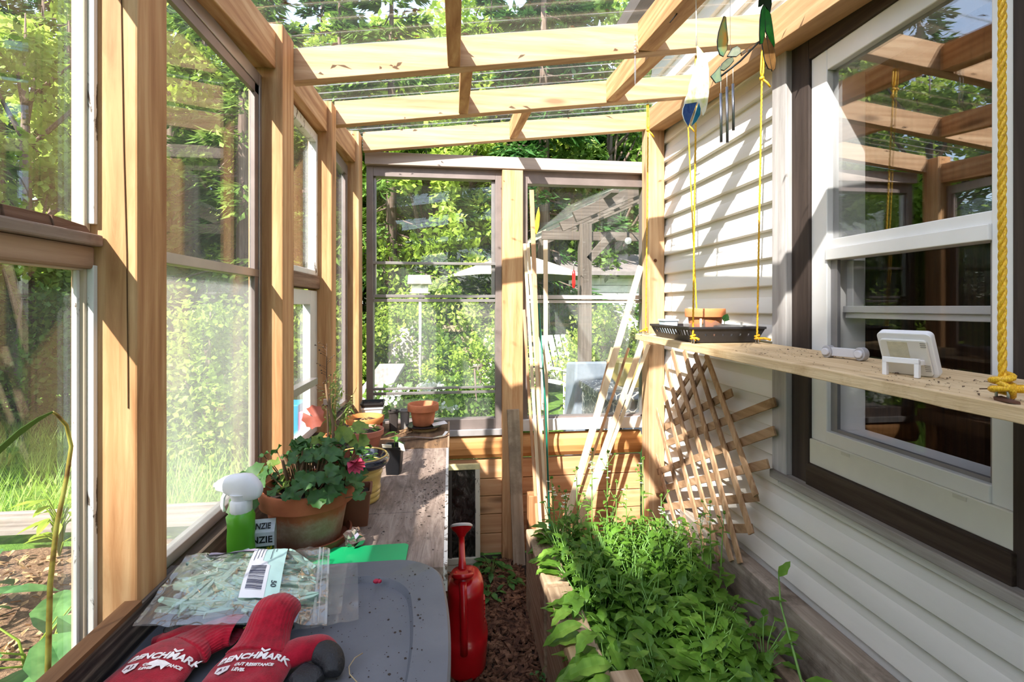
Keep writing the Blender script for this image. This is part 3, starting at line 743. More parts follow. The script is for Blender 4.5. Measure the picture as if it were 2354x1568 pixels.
# -- big terracotta pot with a geranium
bp = round_pot((-.322, 1.135, ZB+.006), .100, .070, .122, .036, terra_aged('terracotta_aged', .09, .0), 'large lime-stained terracotta pot holding a bushy geranium', fill=.86)
s_ = thing('saucer', 'terracotta saucer under the large geranium pot', 'saucer', (-.322, 1.135, ZB))
MB().lathe([(.07, 0), (.086, .002), (.094, .020), (.090, .021), (.084, .006), (.07, .005), (.0, .005)], seg=48).build('dish', plain('saucer_terra', '#8a4a30', .75, bump=.2), s_, local=True, sharp=50)
ge = thing('geranium', 'bushy geranium with round scalloped leaves in the large terracotta pot', 'plant', (-.322, 1.135, ZB+.106))
stem = MB(); gl, gr, gy = MB(), MB(), MB()
RG = random.Random(4)
for i in range(125):
    a = RG.uniform(0, 6.28); rad_ = RG.uniform(.02, .125)*(1 if RG.random() < .8 else 1.1); h = RG.uniform(.0, .12)*(1 - .35*rad_/.13)
    c = Vector((math.cos(a)*rad_ + .01, math.sin(a)*rad_*.9, h + .01))
    if c.x < -.132: c.x = -.132
    n = Vector((math.cos(a)*rad_*5 + RG.uniform(-.4,.4), math.sin(a)*rad_*5 - .25 + RG.uniform(-.4,.4), .75)).normalized()
    m = gl if RG.random() < .9 else gy
    roundleaf(m, c, n, RG.uniform(.010, .0205), .3)
    b = Vector((math.cos(a)*.02, math.sin(a)*.02, -.005)); stem.tube([b, (b+c)/2 + Vector((0,0,-.008)), c], [.0022, .0016, .0012], 5)
for k in range(7):
    a = k*.9; stem.tube([(math.cos(a)*.03, math.sin(a)*.03, -.01), (math.cos(a)*.045, math.sin(a)*.04, .04), (math.cos(a+.3)*.06, math.sin(a+.3)*.05, .085)], [.0045, .004, .003], 6)
# leaves hanging over the left rim
for c, n, r in ((Vector((-.105, -.075, .012)), Vector((-.3, -1, .35)), .034), (Vector((-.118, -.055, .045)), Vector((.3, -1, .2)), .026), (Vector((-.10, -.03, .05)), Vector((-.2, -.8, .6)), .03), (Vector((.07, -.07, .028)), Vector((.2, -.7, .8)), .02)):
    roundleaf(gl, c, n, r, .12)
# tall bare stem with reddish leaves
stem.tube([(.03, .02, .0), (.045, .04, .06), (.04, .06, .14), (.022, .075, .205), (.018, .078, .232)], [.005, .0045, .004, .003, .002], 7)
stem.tube([(.04, .0, .02), (.085, .0, .05), (.1, .01, .07)], [.005, .004, .003], 6)
for c, n, r in ((Vector((-.008, .066, .156)), Vector((-.2, -1, .25)), .027), (Vector((.085, .03, .062)), Vector((.5, -.8, .4)), .024), (Vector((.05, .035, .075)), Vector((.1, -.8, .5)), .022)):
    roundleaf(gr, c, n, r, .15, cup=-.1)
for c, n, r in ((Vector((.10, .05, .095)), Vector((.2, -.5, .9)), .026), (Vector((.07, .03, .12)), Vector((.4, -.8, .5)), .021), (Vector((.10, .07, .125)), Vector((.3, -.5, .9)), .021)):
    roundleaf(gy, c, n, r, .12)
stem.build('stems', stemm, ge, local=True); gl.build('leaves', GL, ge, local=True, fixn=False); gr.build('red_leaves', GR, ge, local=True, fixn=False)['label'] = 'reddish geranium leaves'
gy.build('yellow_leaves', GY, ge, local=True, fixn=False)['label'] = 'yellowing geranium leaves'
mb = MB()
for k in range(9): leafmesh(mb, Vector((.098, .0, .068)), Vector((math.cos(k*.7)*.6+.5, -.7, math.sin(k*.7)*.5-.1)), Vector((0, -.4, 1)), .034, .018, droop=.25)
mb.build('flower', GP, ge, local=True, fixn=False)['label'] = 'faded pink bloom'

# -- square brown pot with a seedling
def square_pot(loc, wt, wb, h, m, label, name='square_pot', soilf=.85, rz=0, rim=.004):
    p = thing(name, label, 'pot', loc, rot=(0, 0, rz)); mb = MB()
    def sq(w, z, r=.006):
        o_ = []
        for cx_, cy_, a0 in ((w/2-r, w/2-r, 0), (-w/2+r, w/2-r, PI/2), (-w/2+r, -w/2+r, PI), (w/2-r, -w/2+r, 3*PI/2)):
            for k in range(5): o_.append((cx_ + r*math.cos(a0+k*PI/8), cy_ + r*math.sin(a0+k*PI/8), z))
        return o_
    loft(mb, [sq(wb, 0), sq(wt-.002, h-.008), sq(wt+rim, h-.007), sq(wt+rim, h), sq(wt-.006, h), sq(wt-.010, h-.01), sq(wb-.004, h*.4)], True, True)
    mb.build('body', m, p, local=True, sharp=35); soil_disc(p, wt/2-.008, h*soilf, square=True)
    return p
def seedling(loc, h, label, n=6, L=.03, W=.012, m=None, name='seedling', seed=0, spread=.6, group=None):
    rr = random.Random(seed); s = thing(name, label, 'plant', loc, group); st_, lf = MB(), MB()
    st_.tube([(0,0,-.008), (.002,.001,h*.5), (.004,.0,h)], [.0016, .0014, .001], 6)
    for i in range(n):
        a = i*2.4 + rr.uniform(-.3,.3); z = h*(.45 + .55*i/max(1, n-1)); d = Vector((math.cos(a), math.sin(a), rr.uniform(.0, spread)))
        leafmesh(lf, Vector((.003*z/h, 0, z)), d, Vector((0,0,1)), L*rr.uniform(.7,1.2), W*rr.uniform(.8,1.2), droop=.3)
    st_.build('stem', gstem, s, local=True); lf.build('leaves', m or leaf('seedling_leaf', '#4e8a34', '#86b84f', .35, vscale=40), s, local=True, fixn=False)
    return s
square_pot((-.232, 1.212, ZB), .070, .055, .085, plain('brown_plastic', '#6e4028', .55, var=.1), 'square brown plastic pot between the geranium and the yellow pot', rz=.12)
seedling((-.236, 1.208, ZB+.073), .030, 'small seedling with narrow leaves in the square brown pot', 14, .026, .006, seed=3, spread=.9)

# -- glazed yellow pot with a dark blue rim
yp = thing('glazed_pot', 'yellow glazed pot with a glossy dark blue rim and raised lettering', 'pot', (-.250, 1.352, ZB))
yg = plain('yellow_glaze_pot', '#d3b264', .3, var=.08, vscale=10, coat=.5)
prof = [(.048, 0), (.052, .003), (.0535, .010), (.051, .014), (.0545, .018), (.0545, .024), (.052, .028), (.056, .033), (.056, .038), (.0535, .042), (.058, .070), (.0605, .074), (.0605, .079), (.0585, .083), (.0625, .088), (.064, .098), (.060, .100), (.03, .06), (.0, .06)]
MB().lathe(prof, seg=64).build('body', yg, yp, local=True, sharp=50)
MB().lathe([(.062, .094), (.072, .096), (.078, .104), (.079, .112), (.076, .120), (.071, .123), (.068, .119), (.066, .105), (.06, .098)], seg=64).build('rim', plain('blue_glaze', '#15182e', .12, var=.1, coat=1.0), yp, local=True)
MB().lathe([(.0745, .1212), (.0715, .1242), (.068, .1205), (.0715, .1225)], seg=64, closed=True).build('rim_line', yg, yp, local=True)
soil_disc(yp, .067, .098)
def text_mesh(body, size, name, m, parent, fn, local=True, extrude=.0005, align='CENTER', shear=0, subdiv=2, bold=0):
    """letters made with the built-in font, every point moved onto a surface by fn(x, y, z)"""
    cu_ = bpy.data.curves.new(name, 'FONT'); cu_.body = body; cu_.size = size; cu_.align_x = align; cu_.align_y = 'CENTER'; cu_.extrude = extrude; cu_.shear = shear; cu_.offset = bold
    tmp = bpy.data.objects.new(name, cu_); COL.objects.link(tmp); bpy.context.view_layer.update()
    me = bpy.data.meshes.new_from_object(tmp.evaluated_get(bpy.context.evaluated_depsgraph_get())); bpy.data.objects.remove(tmp)
    bm = bmesh.new(); bm.from_mesh(me); bmesh.ops.triangulate(bm, faces=bm.faces)
    bmesh.ops.subdivide_edges(bm, edges=[e for e in bm.edges if e.calc_length() > size*.2], cuts=subdiv)
    for v in bm.verts: v.co = fn(v.co.x, v.co.y, v.co.z)
    if parent is not None and not local: bmesh.ops.translate(bm, verts=bm.verts, vec=-wloc(parent))
    bm.to_mesh(me); bm.free(); me.name = name
    o = bpy.data.objects.new(name, me); COL.objects.link(o); me.materials.clear(); me.materials.append(m)
    if parent is not None: o.parent = parent
    return o
def on_pot(x, y, z):
    zz = .057 + y; r_ = .0535 + (zz-.042)/.028*.0045 + z*3 + .0008; a = -.62 + x/r_ - PI/2 + .62
    return (r_*math.cos(a), r_*math.sin(a), zz)
text_mesh('BASIL', .026, 'lettering', yg, yp, lambda x, y, z: on_pot(x + .022, y, z), extrude=.0006, bold=.0004)
for k, (dx, dy, h) in enumerate(((-.02, -.01, .028), (.035, -.02, .030), (-.035, .02, .024), (.0, .035, .03), (.012, -.038, .018))):
    seedling((-.250+dx, 1.352+dy, ZB+.099), h, ('basil seedling nearest the left side of the yellow pot', 'basil seedling at the right side of the yellow pot', 'basil seedling far left in the yellow pot', 'basil seedling at the back of the yellow pot', 'small basil seedling at the front of the yellow pot')[k], 6, .022, .015, seed=20+k)

# -- tall black square pot with a pale seedling and tags
square_pot((-.183, 1.560, ZB), .056, .042, .088, plain('black_plastic', '#17171a', .45), 'tall black square pot with a lone seedling on the bench', rz=-.1)
seedling((-.183, 1.560, ZB+.074), .055, 'pepper seedling with drooping leaves in the tall black pot', 5, .034, .016, seed=41, spread=.2)
tagm = plain('paper_tag', '#e9e4d0', .6, var=.05)
o = MB().hull8([(-.166, 1.531, ZB+.080), (-.145, 1.522, ZB+.078), (-.145, 1.523, ZB+.079), (-.166, 1.532, ZB+.081), (-.166, 1.531, ZB+.104), (-.150, 1.522, ZB+.099), (-.150, 1.523, ZB+.099), (-.166, 1.532, ZB+.105)]).build('plant_tag', tagm); tag(o, 'cream plant tag leaning over the right rim of the tall black pot', 'plant tag')
o = MB().hull8([(-.214, 1.526, ZB+.090), (-.186, 1.524, ZB+.089), (-.186, 1.526, ZB+.090), (-.214, 1.528, ZB+.091), (-.215, 1.520, ZB+.101), (-.186, 1.518, ZB+.099), (-.186, 1.520, ZB+.100), (-.215, 1.522, ZB+.102)]).build('plant_tag', tagm); tag(o, 'cream plant tag lying on the front rim of the tall black pot', 'plant tag')

# -- further pots
pinkp = plain('pink_terracotta', '#b5705a', .6, var=.1)
bo = thing('bowl_pot', 'ribbed pinkish plastic bowl pot with low seedlings', 'pot', (-.318, 1.805, ZB+.002))
MB().lathe([(.044, 0), (.048, .004), (.060, .055), (.061, .058), (.069, .060), (.070, .078), (.067, .080), (.062, .076), (.058, .06), (.0, .05)], seg=60, mod=lambda r, z, a: r*(1 + (.018*math.cos(a*22) if .003 < z < .056 else 0))).build('body', pinkp, bo, local=True, sharp=50)
soil_disc(bo, .061, .070)
for k in range(7): seedling((-.318 + .045*math.cos(k*.95), 1.805 + .045*math.sin(k*.95), ZB+.073), .012, 'tiny sprout in the ribbed pinkish bowl pot', 5, .016, .010, seed=60+k, group='sprouts in the pinkish bowl')
op = round_pot((-.345, 1.972, ZB+.002), .072, .052, .088, .024, plain('orange_terracotta', '#d58748', .7, var=.1, bump=.15), 'empty looking orange terracotta pot in the sun behind the bowl pot', fill=.8)
seedling((-.345, 1.972, ZB+.072), .012, 'withered stalks in the orange terracotta pot', 9, .03, .005, leaf('dry_leaf', '#b48a52', '#d8b57a', .2), seed=71)
dpot = round_pot((-.385, 1.600, ZB), .064, .045, .085, .014, plain('dark_pot', '#22201f', .5), 'dark round pot with a tall wispy plant beside the windows', 'round_pot', fill=.86)
obp = round_pot((-.404, 1.765, ZB), .046, .034, .075, .018, plain('orange_pot_small', '#c8703f', .7, var=.1), 'small orange pot half hidden behind the dark round pot')
# tall wispy plant
wp = thing('wispy_plant', 'tall wispy plant with airy yellow flowers against the left windows', 'plant', (-.385, 1.600, ZB+.072))
st_, lf, fl = MB(), MB(), MB(); RW = random.Random(12)
for k in range(16):
    a = RW.uniform(0, 6.28); h = RW.uniform(.12, .25); sp = RW.uniform(.02, .075)
    tip = Vector((math.cos(a)*sp + .035, math.sin(a)*sp, h)); st_.tube([(math.cos(a)*.01, math.sin(a)*.01, -.01), (tip.x*.4, tip.y*.4, h*.5), tip], [.0016, .0012, .0007], 5)
    for q in range(7):
        t = RW.uniform(.35, 1); p = Vector((tip.x*t, tip.y*t, h*t))
        leafmesh(lf, p, Vector((RW.uniform(-1,1), RW.uniform(-1,1), RW.uniform(-.6,.5))), Vector((0,0,1)), RW.uniform(.015, .035), .006, droop=.4)
        if t > .7:
            d = p + rv(RW)*.018; fl.sphere(d, .0035, 1, 1, .7, 6, 4)
st_.build('stems', gstem, wp, local=True); lf.build('leaves', leaf('wispy_leaf', '#6d8f3c', '#a9bf62', .4), wp, local=True, fixn=False); fl.build('flowers', plain('pale_yellow', '#e8dc8a', .6), wp, local=True)
# tall dry seed stalk
sd = thing('seed_stalk', 'thin dry seed stalk rising above the geranium against the bright window', 'plant', (-.352, 1.43, ZB))
st_ = MB(); st_.tube([(0, 0, .0), (.0, .0, .18), (-.005, .005, .30), (-.004, .003, .42)], [.003, .0026, .0016, .0008], 6)
RS = random.Random(3)
for k in range(26):
    z = .22 + .2*k/26; a = RS.uniform(0, 6.28); L = .012 + .022*RS.random(); b = Vector((-.004, .004, z)); e = b + Vector((math.cos(a)*L, math.sin(a)*L, .012)); st_.tube([b, e], .0005, 4); st_.sphere(e, .0022, seg=6, rings=4)
st_.build('stalk', plain('dry_stalk', '#4d3a2a', .8), sd, local=True)
MB().box(-.012, .006, -.004, .006, .245, .262).build('clip', plain('clip_dark', '#4a3f3a', .5), sd, local=True, bevel=.001)

# -- stacked seed trays
stack = [('black seed pot on top of the stack by the rear window', '#211f20', .092, .04, .083), ('white seed pot in the middle of the stack by the rear window', '#d9d7d2', .088, .05, .055), ('red seed pot at the bottom of the stack by the rear window', '#b5382c', .088, .05, .006)]
for lab, c_, w_, h_, z_ in stack:
    square_pot((-.335, 2.105, ZB+z_), w_, w_*.86, h_, plain('tray_'+c_, c_, .5), lab, 'seed_pot', .75, rz=.1)
# -- dark tall pots beside the terracotta pot
square_pot((-.247, 2.085, ZB+.002), .040, .032, .085, plain('brown_black', '#3a332f', .6), 'tall dark brown square pot, left of the two near the rear window', 'seed_pot', .8, rz=.2)
square_pot((-.203, 2.12, ZB+.002), .040, .032, .080, plain('grey_plastic', '#8d8a86', .55), 'tall grey square pot, right of the two near the rear window', 'seed_pot', .8, rz=.0)
# -- far terracotta pot on a dark saucer
o = MB(); o.lathe([(.0, 0), (.066, 0), (.078, .007), (.076, .008), (.064, .003), (.0, .003)], c=(-.118, 2.09, ZB+.016), seg=48); o = o.build('saucer', plain('dark_plate', '#2f2b2b', .35), sharp=50); tag(o, 'dark shallow saucer under the far terracotta pot', 'saucer')
o = MB(); o.lathe([(.0, 0), (.052, 0), (.056, .0135), (.0, .0135)], c=(-.118, 2.09, ZB+.002), seg=40, mod=lambda r, z, a: r*(1+.02*math.cos(a*30))); o = o.build('tray_stand', plain('cream_lid', '#b59a6c', .6), sharp=50); tag(o, 'fluted tan lid under the dark saucer at the bench end', 'lid')
round_pot((-.124, 2.094, ZB+.020), .066, .043, .092, .030, plain('terracotta_light', '#c4764f', .8, bump=.2, var=.18, vscale=20), 'terracotta pot on a dark saucer at the far end of the bench, half in sun', fill=.7)
o = MB().hull8([(-.078, 2.04, ZB+.026), (-.02, 2.07, ZB+.028), (-.035, 2.115, ZB+.030), (-.09, 2.08, ZB+.028), (-.078, 2.04, ZB+.027), (-.02, 2.07, ZB+.029), (-.035, 2.115, ZB+.031), (-.09, 2.08, ZB+.029)]).build('paper', plain('printed_paper', '#e3e2e4', .6, var=.25, vscale=60)); tag(o, 'small printed paper beside the far terracotta pot', 'paper')
mb = MB(); pts = [(-.225, 1.83, ZB+.012), (-.20, 1.90, ZB+.02), (-.15, 1.935, ZB+.012), (-.08, 1.925, ZB+.008), (-.035, 1.945, ZB+.010), (-.022, 1.965, ZB+.022)]
for i, (a, b) in enumerate(zip(pts, pts[1:])): mb.beam(a, b, .012 if i > 1 else .006, .0015, w2=.014 if i > 0 else .008)
o = mb.build('butter_knife', plain('dull_steel', '#b9b6b2', .35, .8)); tag(o, 'dull metal blade lying on the bench end board in front of the saucer', 'knife')
o = MB(); 
for k in range(26):
    c = Vector((-.19 + R.gauss(0, .018), 2.03 + R.gauss(0, .02), ZB+.004)); leafquad_ = [c + Vector((R.uniform(-.012,.012), R.uniform(-.012,.012), R.uniform(0,.006))) for _ in range(3)]; o.face(leafquad_)
o = o.build('leaf_scraps', plain('dry_scrap', '#9c7a55', .9, var=.3, vscale=40), fixn=False); tag(o, 'dry leaf scraps on the bench left of the far terracotta pot', 'leaf scraps', kind='stuff')

# ------------------------------------------------------------------ things in front of the pots
o = MB(); o.prism([(x, y) for x, y in outline(-.30, -.095, .975, 1.082, .012, 0)], 'z', ZB+.001, ZB+.005); o = o.build('cutting_sheet', plain('green_plastic', '#18a765', .4, var=.05)); tag(o, 'flat green plastic sheet on the bench just behind the grey lid', 'plastic sheet')
# spray bottle
sb = thing('spray_bottle', 'green spray bottle with a white trigger head beside the seed packet', 'spray bottle', (-.414, 1.012, ZB), rot=(0, 0, -.15))
gm_ = plain('spray_green', '#5aa52a', .3, var=.06)
mb = MB(); rings = []
for z, rx, ry in ((0, .040, .026), (.004, .042, .028), (.022, .040, .027), (.034, .030, .024), (.046, .0255, .0225), (.07, .0245, .0215), (.085, .0265, .022), (.10, .0255, .022), (.112, .026, .0225), (.120, .022, .020), (.124, .017, .016)):
    rings.append([(rx*math.cos(a*2*PI/40) + (.004 if z < .04 else 0) + (-.003*math.sin(z*190) if z > .05 and math.cos(a*2*PI/40) < -.3 else 0), ry*math.sin(a*2*PI/40), z) for a in range(40)])
loft(mb, rings); mb.build('bottle', gm_, sb, local=True, sharp=60)
whp = plain('spray_white', '#e9e9ee', .35, var=.03)
MB().lathe([(.018, .120), (.0195, .122), (.0195, .142), (.017, .145)], seg=48, mod=lambda r, z, a: r*(1 + .02*math.cos(a*36))).build('collar', whp, sb, local=True, sharp=50)
mb = MB(); rings = []
for x, zc_, hz, wy in ((-.049, .172, .004, .006), (-.046, .172, .010, .010), (-.034, .174, .015, .0125), (-.016, .172, .022, .015), (.004, .170, .026, .017), (.018, .169, .026, .017), (.028, .166, .021, .0155), (.036, .163, .015, .012), (.040, .163, .008, .008)):
    rings.append([(x, wy*math.copysign(abs(math.cos(a*2*PI/24))**.75, math.cos(a*2*PI/24)), zc_ + hz*math.copysign(abs(math.sin(a*2*PI/24))**.8, math.sin(a*2*PI/24))) for a in range(24)])
loft(mb, rings)
loft(mb, [[(.0 + r_*math.cos(a*PI/10), r_*.9*math.sin(a*PI/10), z) for a in range(20)] for z, r_ in ((.142, .0165), (.150, .019), (.158, .022))])
mb.build('trigger_head', whp, sb, local=True, sharp=60)
mb = MB(); mb.tube([(-.030, 0, .160), (-.036, 0, .148), (-.038, 0, .132), (-.034, 0, .120)], [.004, .004, .0035, .003], 8); mb.build('trigger', whp, sb, local=True)
MB().tube([(-.049, 0, .172), (-.053, 0, .172)], .005, 12).build('nozzle', whp, sb, local=True)
# seed packet box
sp_ = thing('seed_packet', 'white topped seed box with a flower picture between the spray bottle and the big pot', 'seed packet', (-.400, 1.045, ZB), rot=(0, 0, .10))
paper = plain('card_white', '#dfe0e6', .5, var=.03); BK = plain('ink_black', '#1c1b1f', .6)
MB().box(-.036, .036, -.002, .018, 0, .062).build('box', paper, sp_, local=True, bevel=.0006)
MB().hull8([(-.036, -.002, .062), (.036, -.002, .062), (.036, .018, .062), (-.036, .018, .062), (-.036, .012, .084), (.036, .012, .084), (.036, .014, .084), (-.036, .014, .084)]).build('flap', paper, sp_, local=True, bevel=.0006)
MB().box(-.0362, .0362, -.0032, -.0022, 0, .034).build('picture', mat('flower_print', lambda n: (lambda t: t.principled(t.ramp(t.noise(t.coord(), 95, 3, .6), [(.36, '#12200f'), (.48, '#27401c'), (.56, '#4e6a26'), (.62, '#d8c81f'), (.72, '#b5402a')]), .5).m)(NT(n))), sp_, local=True)
MB().box(-.030, .020, -.0040, -.0033, -.0 + .004, .028).build('banner', plain('banner_rust', '#8f4526', .5, var=.04), sp_, local=True)
fl_ = lambda y0: (lambda x, y, z: (x, y0 - z, y))
text_mesh('KENZIE', .0185, 'lettering', BK, sp_, lambda x, y, z: (x + .002, -.0028 - z, y + .047), extrude=.0003, bold=.0004)
text_mesh('KENZIE', .0135, 'lettering', BK, sp_, lambda x, y, z: (x + .006, .0035 + (y)*.60 - .0012 - z, y + .073), extrude=.0003, bold=.0003)
text_mesh('FLOWERS', .0088, 'lettering', plain('ink_cream', '#efe3cf', .6), sp_, lambda x, y, z: (x - .004, -.0043 - z, y + .019), extrude=.0003)
# crumpled foil wrapper
mb = MB(); mb.sphere((-.212, 1.085, ZB+.022), .02, 1.0, .8, 1.0, 14, 10)
for v in mb.bm.verts: v.co += Vector(rv(R))*.0075
for f in mb.bm.faces: f.smooth = False
o = mb.build('foil_wrapper', plain('foil', '#b9a9a4', .18, .9, var=.25, vscale=40), fixn=True); tag(o, 'crumpled shiny wrapper at the foot of the large terracotta pot', 'wrapper')

# ------------------------------------------------------------------ bag of clothes pegs, from the ledge down onto the lid
C00, C10, C11, C01 = Vector((-.452, .888, .944)), Vector((-.236, .975, .900)), Vector((-.193, .778, .879)), Vector((-.432, .715, .936))
def bag(u, v, top=True, amp=1.0):
    p = (C00*(1-u) + C10*u)*(1-v) + (C01*(1-u) + C11*u)*v
    b = max(0, math.sin(PI*min(1, max(0, (u-.04)/.86))))**.6 * max(0, math.sin(PI*v))**.6
    w = .0035*noise.noise((u*9, v*7, 1.5)) + .0022*noise.noise((u*22, v*16, 4.2)) + .003*math.sin(v*21 + 3*math.sin(u*8))*(u > .82)
    return p + Vector((0, 0, ((.019*b + w*amp + .001) if top else (-.011*b - .0005))))
bg_ = thing('peg_bag', 'clear plastic bag of pale green clothes pegs with a printed card, over the lid edge', 'bag', tuple((C00+C11)/2))
film = glass('bag_film', refl=3.2, ior=1.6, haze=.08, hscale=30, rough=.07, tint=(.97, .985, .99))
mb = MB(); mb.grid(56, 44, lambda u, v: bag(u, v, True)); mb.build('film', film, bg_, fixn=False)
mb = MB(); mb.grid(24, 20, lambda u, v: bag(u, v, False)); mb.build('back_film', glass('bag_back', refl=.8, ior=1.5, haze=.12, hazecol='#dfeaf0', hscale=20, rough=.1), bg_, fixn=False)
mb = MB()
for u0, u1, z0 in ((.915, .930, .0022), (.945, .952, .0022), (.985, .999, .0012)):
    mb.grid(2, 30, lambda u, v: bag(u0 + (u1-u0)*u, .01 + v*.98, True) + Vector((0,0,z0)))
mb.build('zip_seal', glass('zip_film', refl=1.6, ior=1.6, haze=.35, hscale=40, rough=.1), bg_, fixn=False)
mb = MB(); mb.grid(8, 8, lambda u, v: bag(.16 + .30*u, .005 + .085*v, True) + Vector((0,0,.0012))); mb.build('printed_strip', plain('strip_print', '#b5a3bd', .4, var=.12, vscale=50), bg_, fixn=False)
def card(u, v, lift=.0): return bag(.46 + .225*u + .02*v, .015 + .80*v, True, .4) + Vector((0, 0, .0018 + lift))
cd = MB(); cd.grid(20, 26, lambda u, v: card(u, v)); cd = cd.build('card', plain('card_mint', '#b9dcd6', .45, var=.02), bg_, fixn=False)
mb = MB(); mb.grid(8, 26, lambda u, v: card(.0 + (.36 if v < .42 else .52 if v < .5 else .62)*u*1.0, v, .0006)); mb.build('white_panel', plain('card_white', '#dfe0e6', .5, var=.03), cd, fixn=False)
bars = MB(); RB = random.Random(9); v = .505
while v < .90:
    w_ = RB.choice((.004, .004, .008, .012)); bars.grid(6, 1, lambda a, b: card(.20 + .42*a - .10, v + w_*b, .0011)); v += w_ + RB.choice((.005, .005, .009))
for k in range(3): bars.grid(1, 10, lambda a, b: card(.10 + .09*k + .014*a, .06 + (.34 - .04*k)*b, .0011))
for k in range(2): bars.grid(1, 8, lambda a, b: card(.56 + .10*k + .018*a, .05 + (.30 - .2*k)*b, .0011))
bars.build('barcode', plain('ink_navy', '#2e3350', .5), cd, fixn=False)
def on_card(x, y, z): return card(.78 + y, .86 + x*1.1, .0012 + z) - wloc(bg_)
o = text_mesh('50', .20, 'lettering', plain('ink_navy2', '#2b3a48', .5), cd, lambda x, y, z: card(.80 + y*1.0, .80 + x*.55, .0010 + z*.002), local=False, extrude=.0, bold=.004)
# the pegs
pegm = plain('peg_green', '#9dbdae', .4, var=.06, vscale=30); spr = plain('peg_spring', '#c9a77c', .3, .8)
def make_peg():
    r_ = thing('clothes_peg', 'pale green plastic clothes peg inside the clear bag', 'clothes peg', (0,0,0), 'clothes pegs in the bag')
    for s in (1, -1):
        mb = MB(); L = .036
        poly = [(-L, s*.0055), (-L*.55, s*.0016), (-L*.1, s*.0006), (L*.25, s*.0012), (L*.95, s*.0004), (L, s*.002), (L*.7, s*.0062), (0, s*.0076), (-L*.5, s*.0086), (-L, s*.0090)]
        mb.prism(poly, 'z', -.0052, .0052); mb.build('half', pegm, r_, local=True, bevel=.0006, segs=1)
    mb = MB(); mb.tube([(.002, -.0072, 0), (.004, -.003, .0052), (.006, .003, .0052), (.002, .0072, 0), (.0, .003, -.0052), (.001, -.003, -.0052), (.003, -.0072, 0)], .0009, 6); mb.build('spring', spr, r_, local=True)
    return r_
peg0 = make_peg(); RP = random.Random(17); npeg = 0; tree_peg = KIDS(peg0)
spots = []
tries = 0
while len(spots) < 46 and tries < 4000:
    tries += 1
    u, v = RP.uniform(.17, .80), RP.uniform(.17, .74)
    if all((u-a)**2 + (v-b)**2*.7 > .085**2*(.6 if len(spots) > 30 else 1) for a, b in spots): spots.append((u, v))
for i, (u, v) in enumerate(spots):
    if i == 0: pg = peg0
    else:
        pg = peg0.copy(); COL.objects.link(pg)
        for ch in tree_peg:
            c = ch.copy(); COL.objects.link(c); c.parent = pg
    b = max(0, math.sin(PI*min(1, max(0, (u-.04)/.86))))**.6 * max(0, math.sin(PI*v))**.6
    base = (bag(u, v, False)*(.60 if i % 2 else .9) + bag(u, v, True, .0)*(.40 if i % 2 else .1))
    pg.location = base + Vector((0,0,-.0015)); e1 = (C10-C00).normalized(); e2 = (C01-C00).normalized(); n = -e1.cross(e2).normalized()
    tilt = RP.choice((0, 0, PI/2)) + RP.uniform(-.3, .3)
    Mx = Matrix((e1, n.cross(e1), n)).transposed().to_4x4()
    pg.rotation_euler = (Mx @ Matrix.Rotation(RP.gauss(-.3, .45) + (1.2 if RP.random() < .22 else 0), 4, 'Z') @ Matrix.Rotation(RP.uniform(-.14, .14), 4, 'Y') @ Matrix.Rotation(tilt, 4, 'X')).to_euler()
# empty clear sleeves under the bag
slv = glass('sleeve_film', refl=1.2, ior=1.5, haze=.16, hazecol='#e6e2da', hscale=24, rough=.08)
def sheet(pts, label, lift):
    mb = MB(); a, b, c, d = [Vector(p) for p in pts]
    mb.grid(12, 12, lambda u, v: (a*(1-u) + b*u)*(1-v) + (d*(1-u) + c*u)*v + Vector((0,0, lift + .0025*noise.noise((u*6, v*5, lift*900)) + .002)))
    o = mb.build('plastic_sleeve', slv, fixn=False); tag(o, label, 'plastic sleeve')
sheet([(-.27, .955, ZL+.002), (-.180, .955, ZL+.002), (-.148, .792, ZL-.004), (-.26, .775, ZL-.004)], 'clear empty sleeve sticking out furthest from under the peg bag', .002)
sheet([(-.28, .945, ZL+.004), (-.198, .950, ZL+.004), (-.178, .805, ZL-.001), (-.27, .79, ZL-.001)], 'clear empty sleeve directly beneath the right edge of the peg bag', .004)
# ================================================================== gloves on the lid
gred = mat('glove_red', lambda n: (lambda t: t.principled(
    t.ramp(t.noise(t.coord(), 55, 5, .7), [(.3, '#7a061b'), (.55, '#a00c26'), (.75, '#b01a32')]), .85, 0,
    t.bump(t.noise(t.coord((220, 900, 220)), 2, 2, .5), .5, .0012), .15, sheen=.25).m)(NT(n)))
gblk = plain('glove_black', '#1b1a1d', .6, bump=.5, bscale=300, var=.3, vscale=60)
gwht = plain('glove_print', '#ece6e4', .8, var=.1, vscale=200)
def sect(c, d, w, h, seg=28, flat=.25, up=(0,0,1)):
    """one flattened cross-section of a glove: centre c, running direction d, half width w, half height h"""
    d = Vector(d).normalized(); s = d.cross(Vector(up)).normalized(); u = s.cross(d); out = []
    for k in range(seg):
        a = 2*PI*k/seg; x, z = math.cos(a), math.sin(a)
        z = z*(1 if z > 0 else .55); x = math.copysign(abs(x)**.85, x)
        out.append(Vector(c) + s*x*w + u*z*h)
    return out
def ribs(ring, i, k_, amp):
    n = len(ring); c = sum(ring, Vector())/n
    return [c + (p - c)*(1 + amp*(1 if k % 2 else -1)) for k, p in enumerate(ring)]
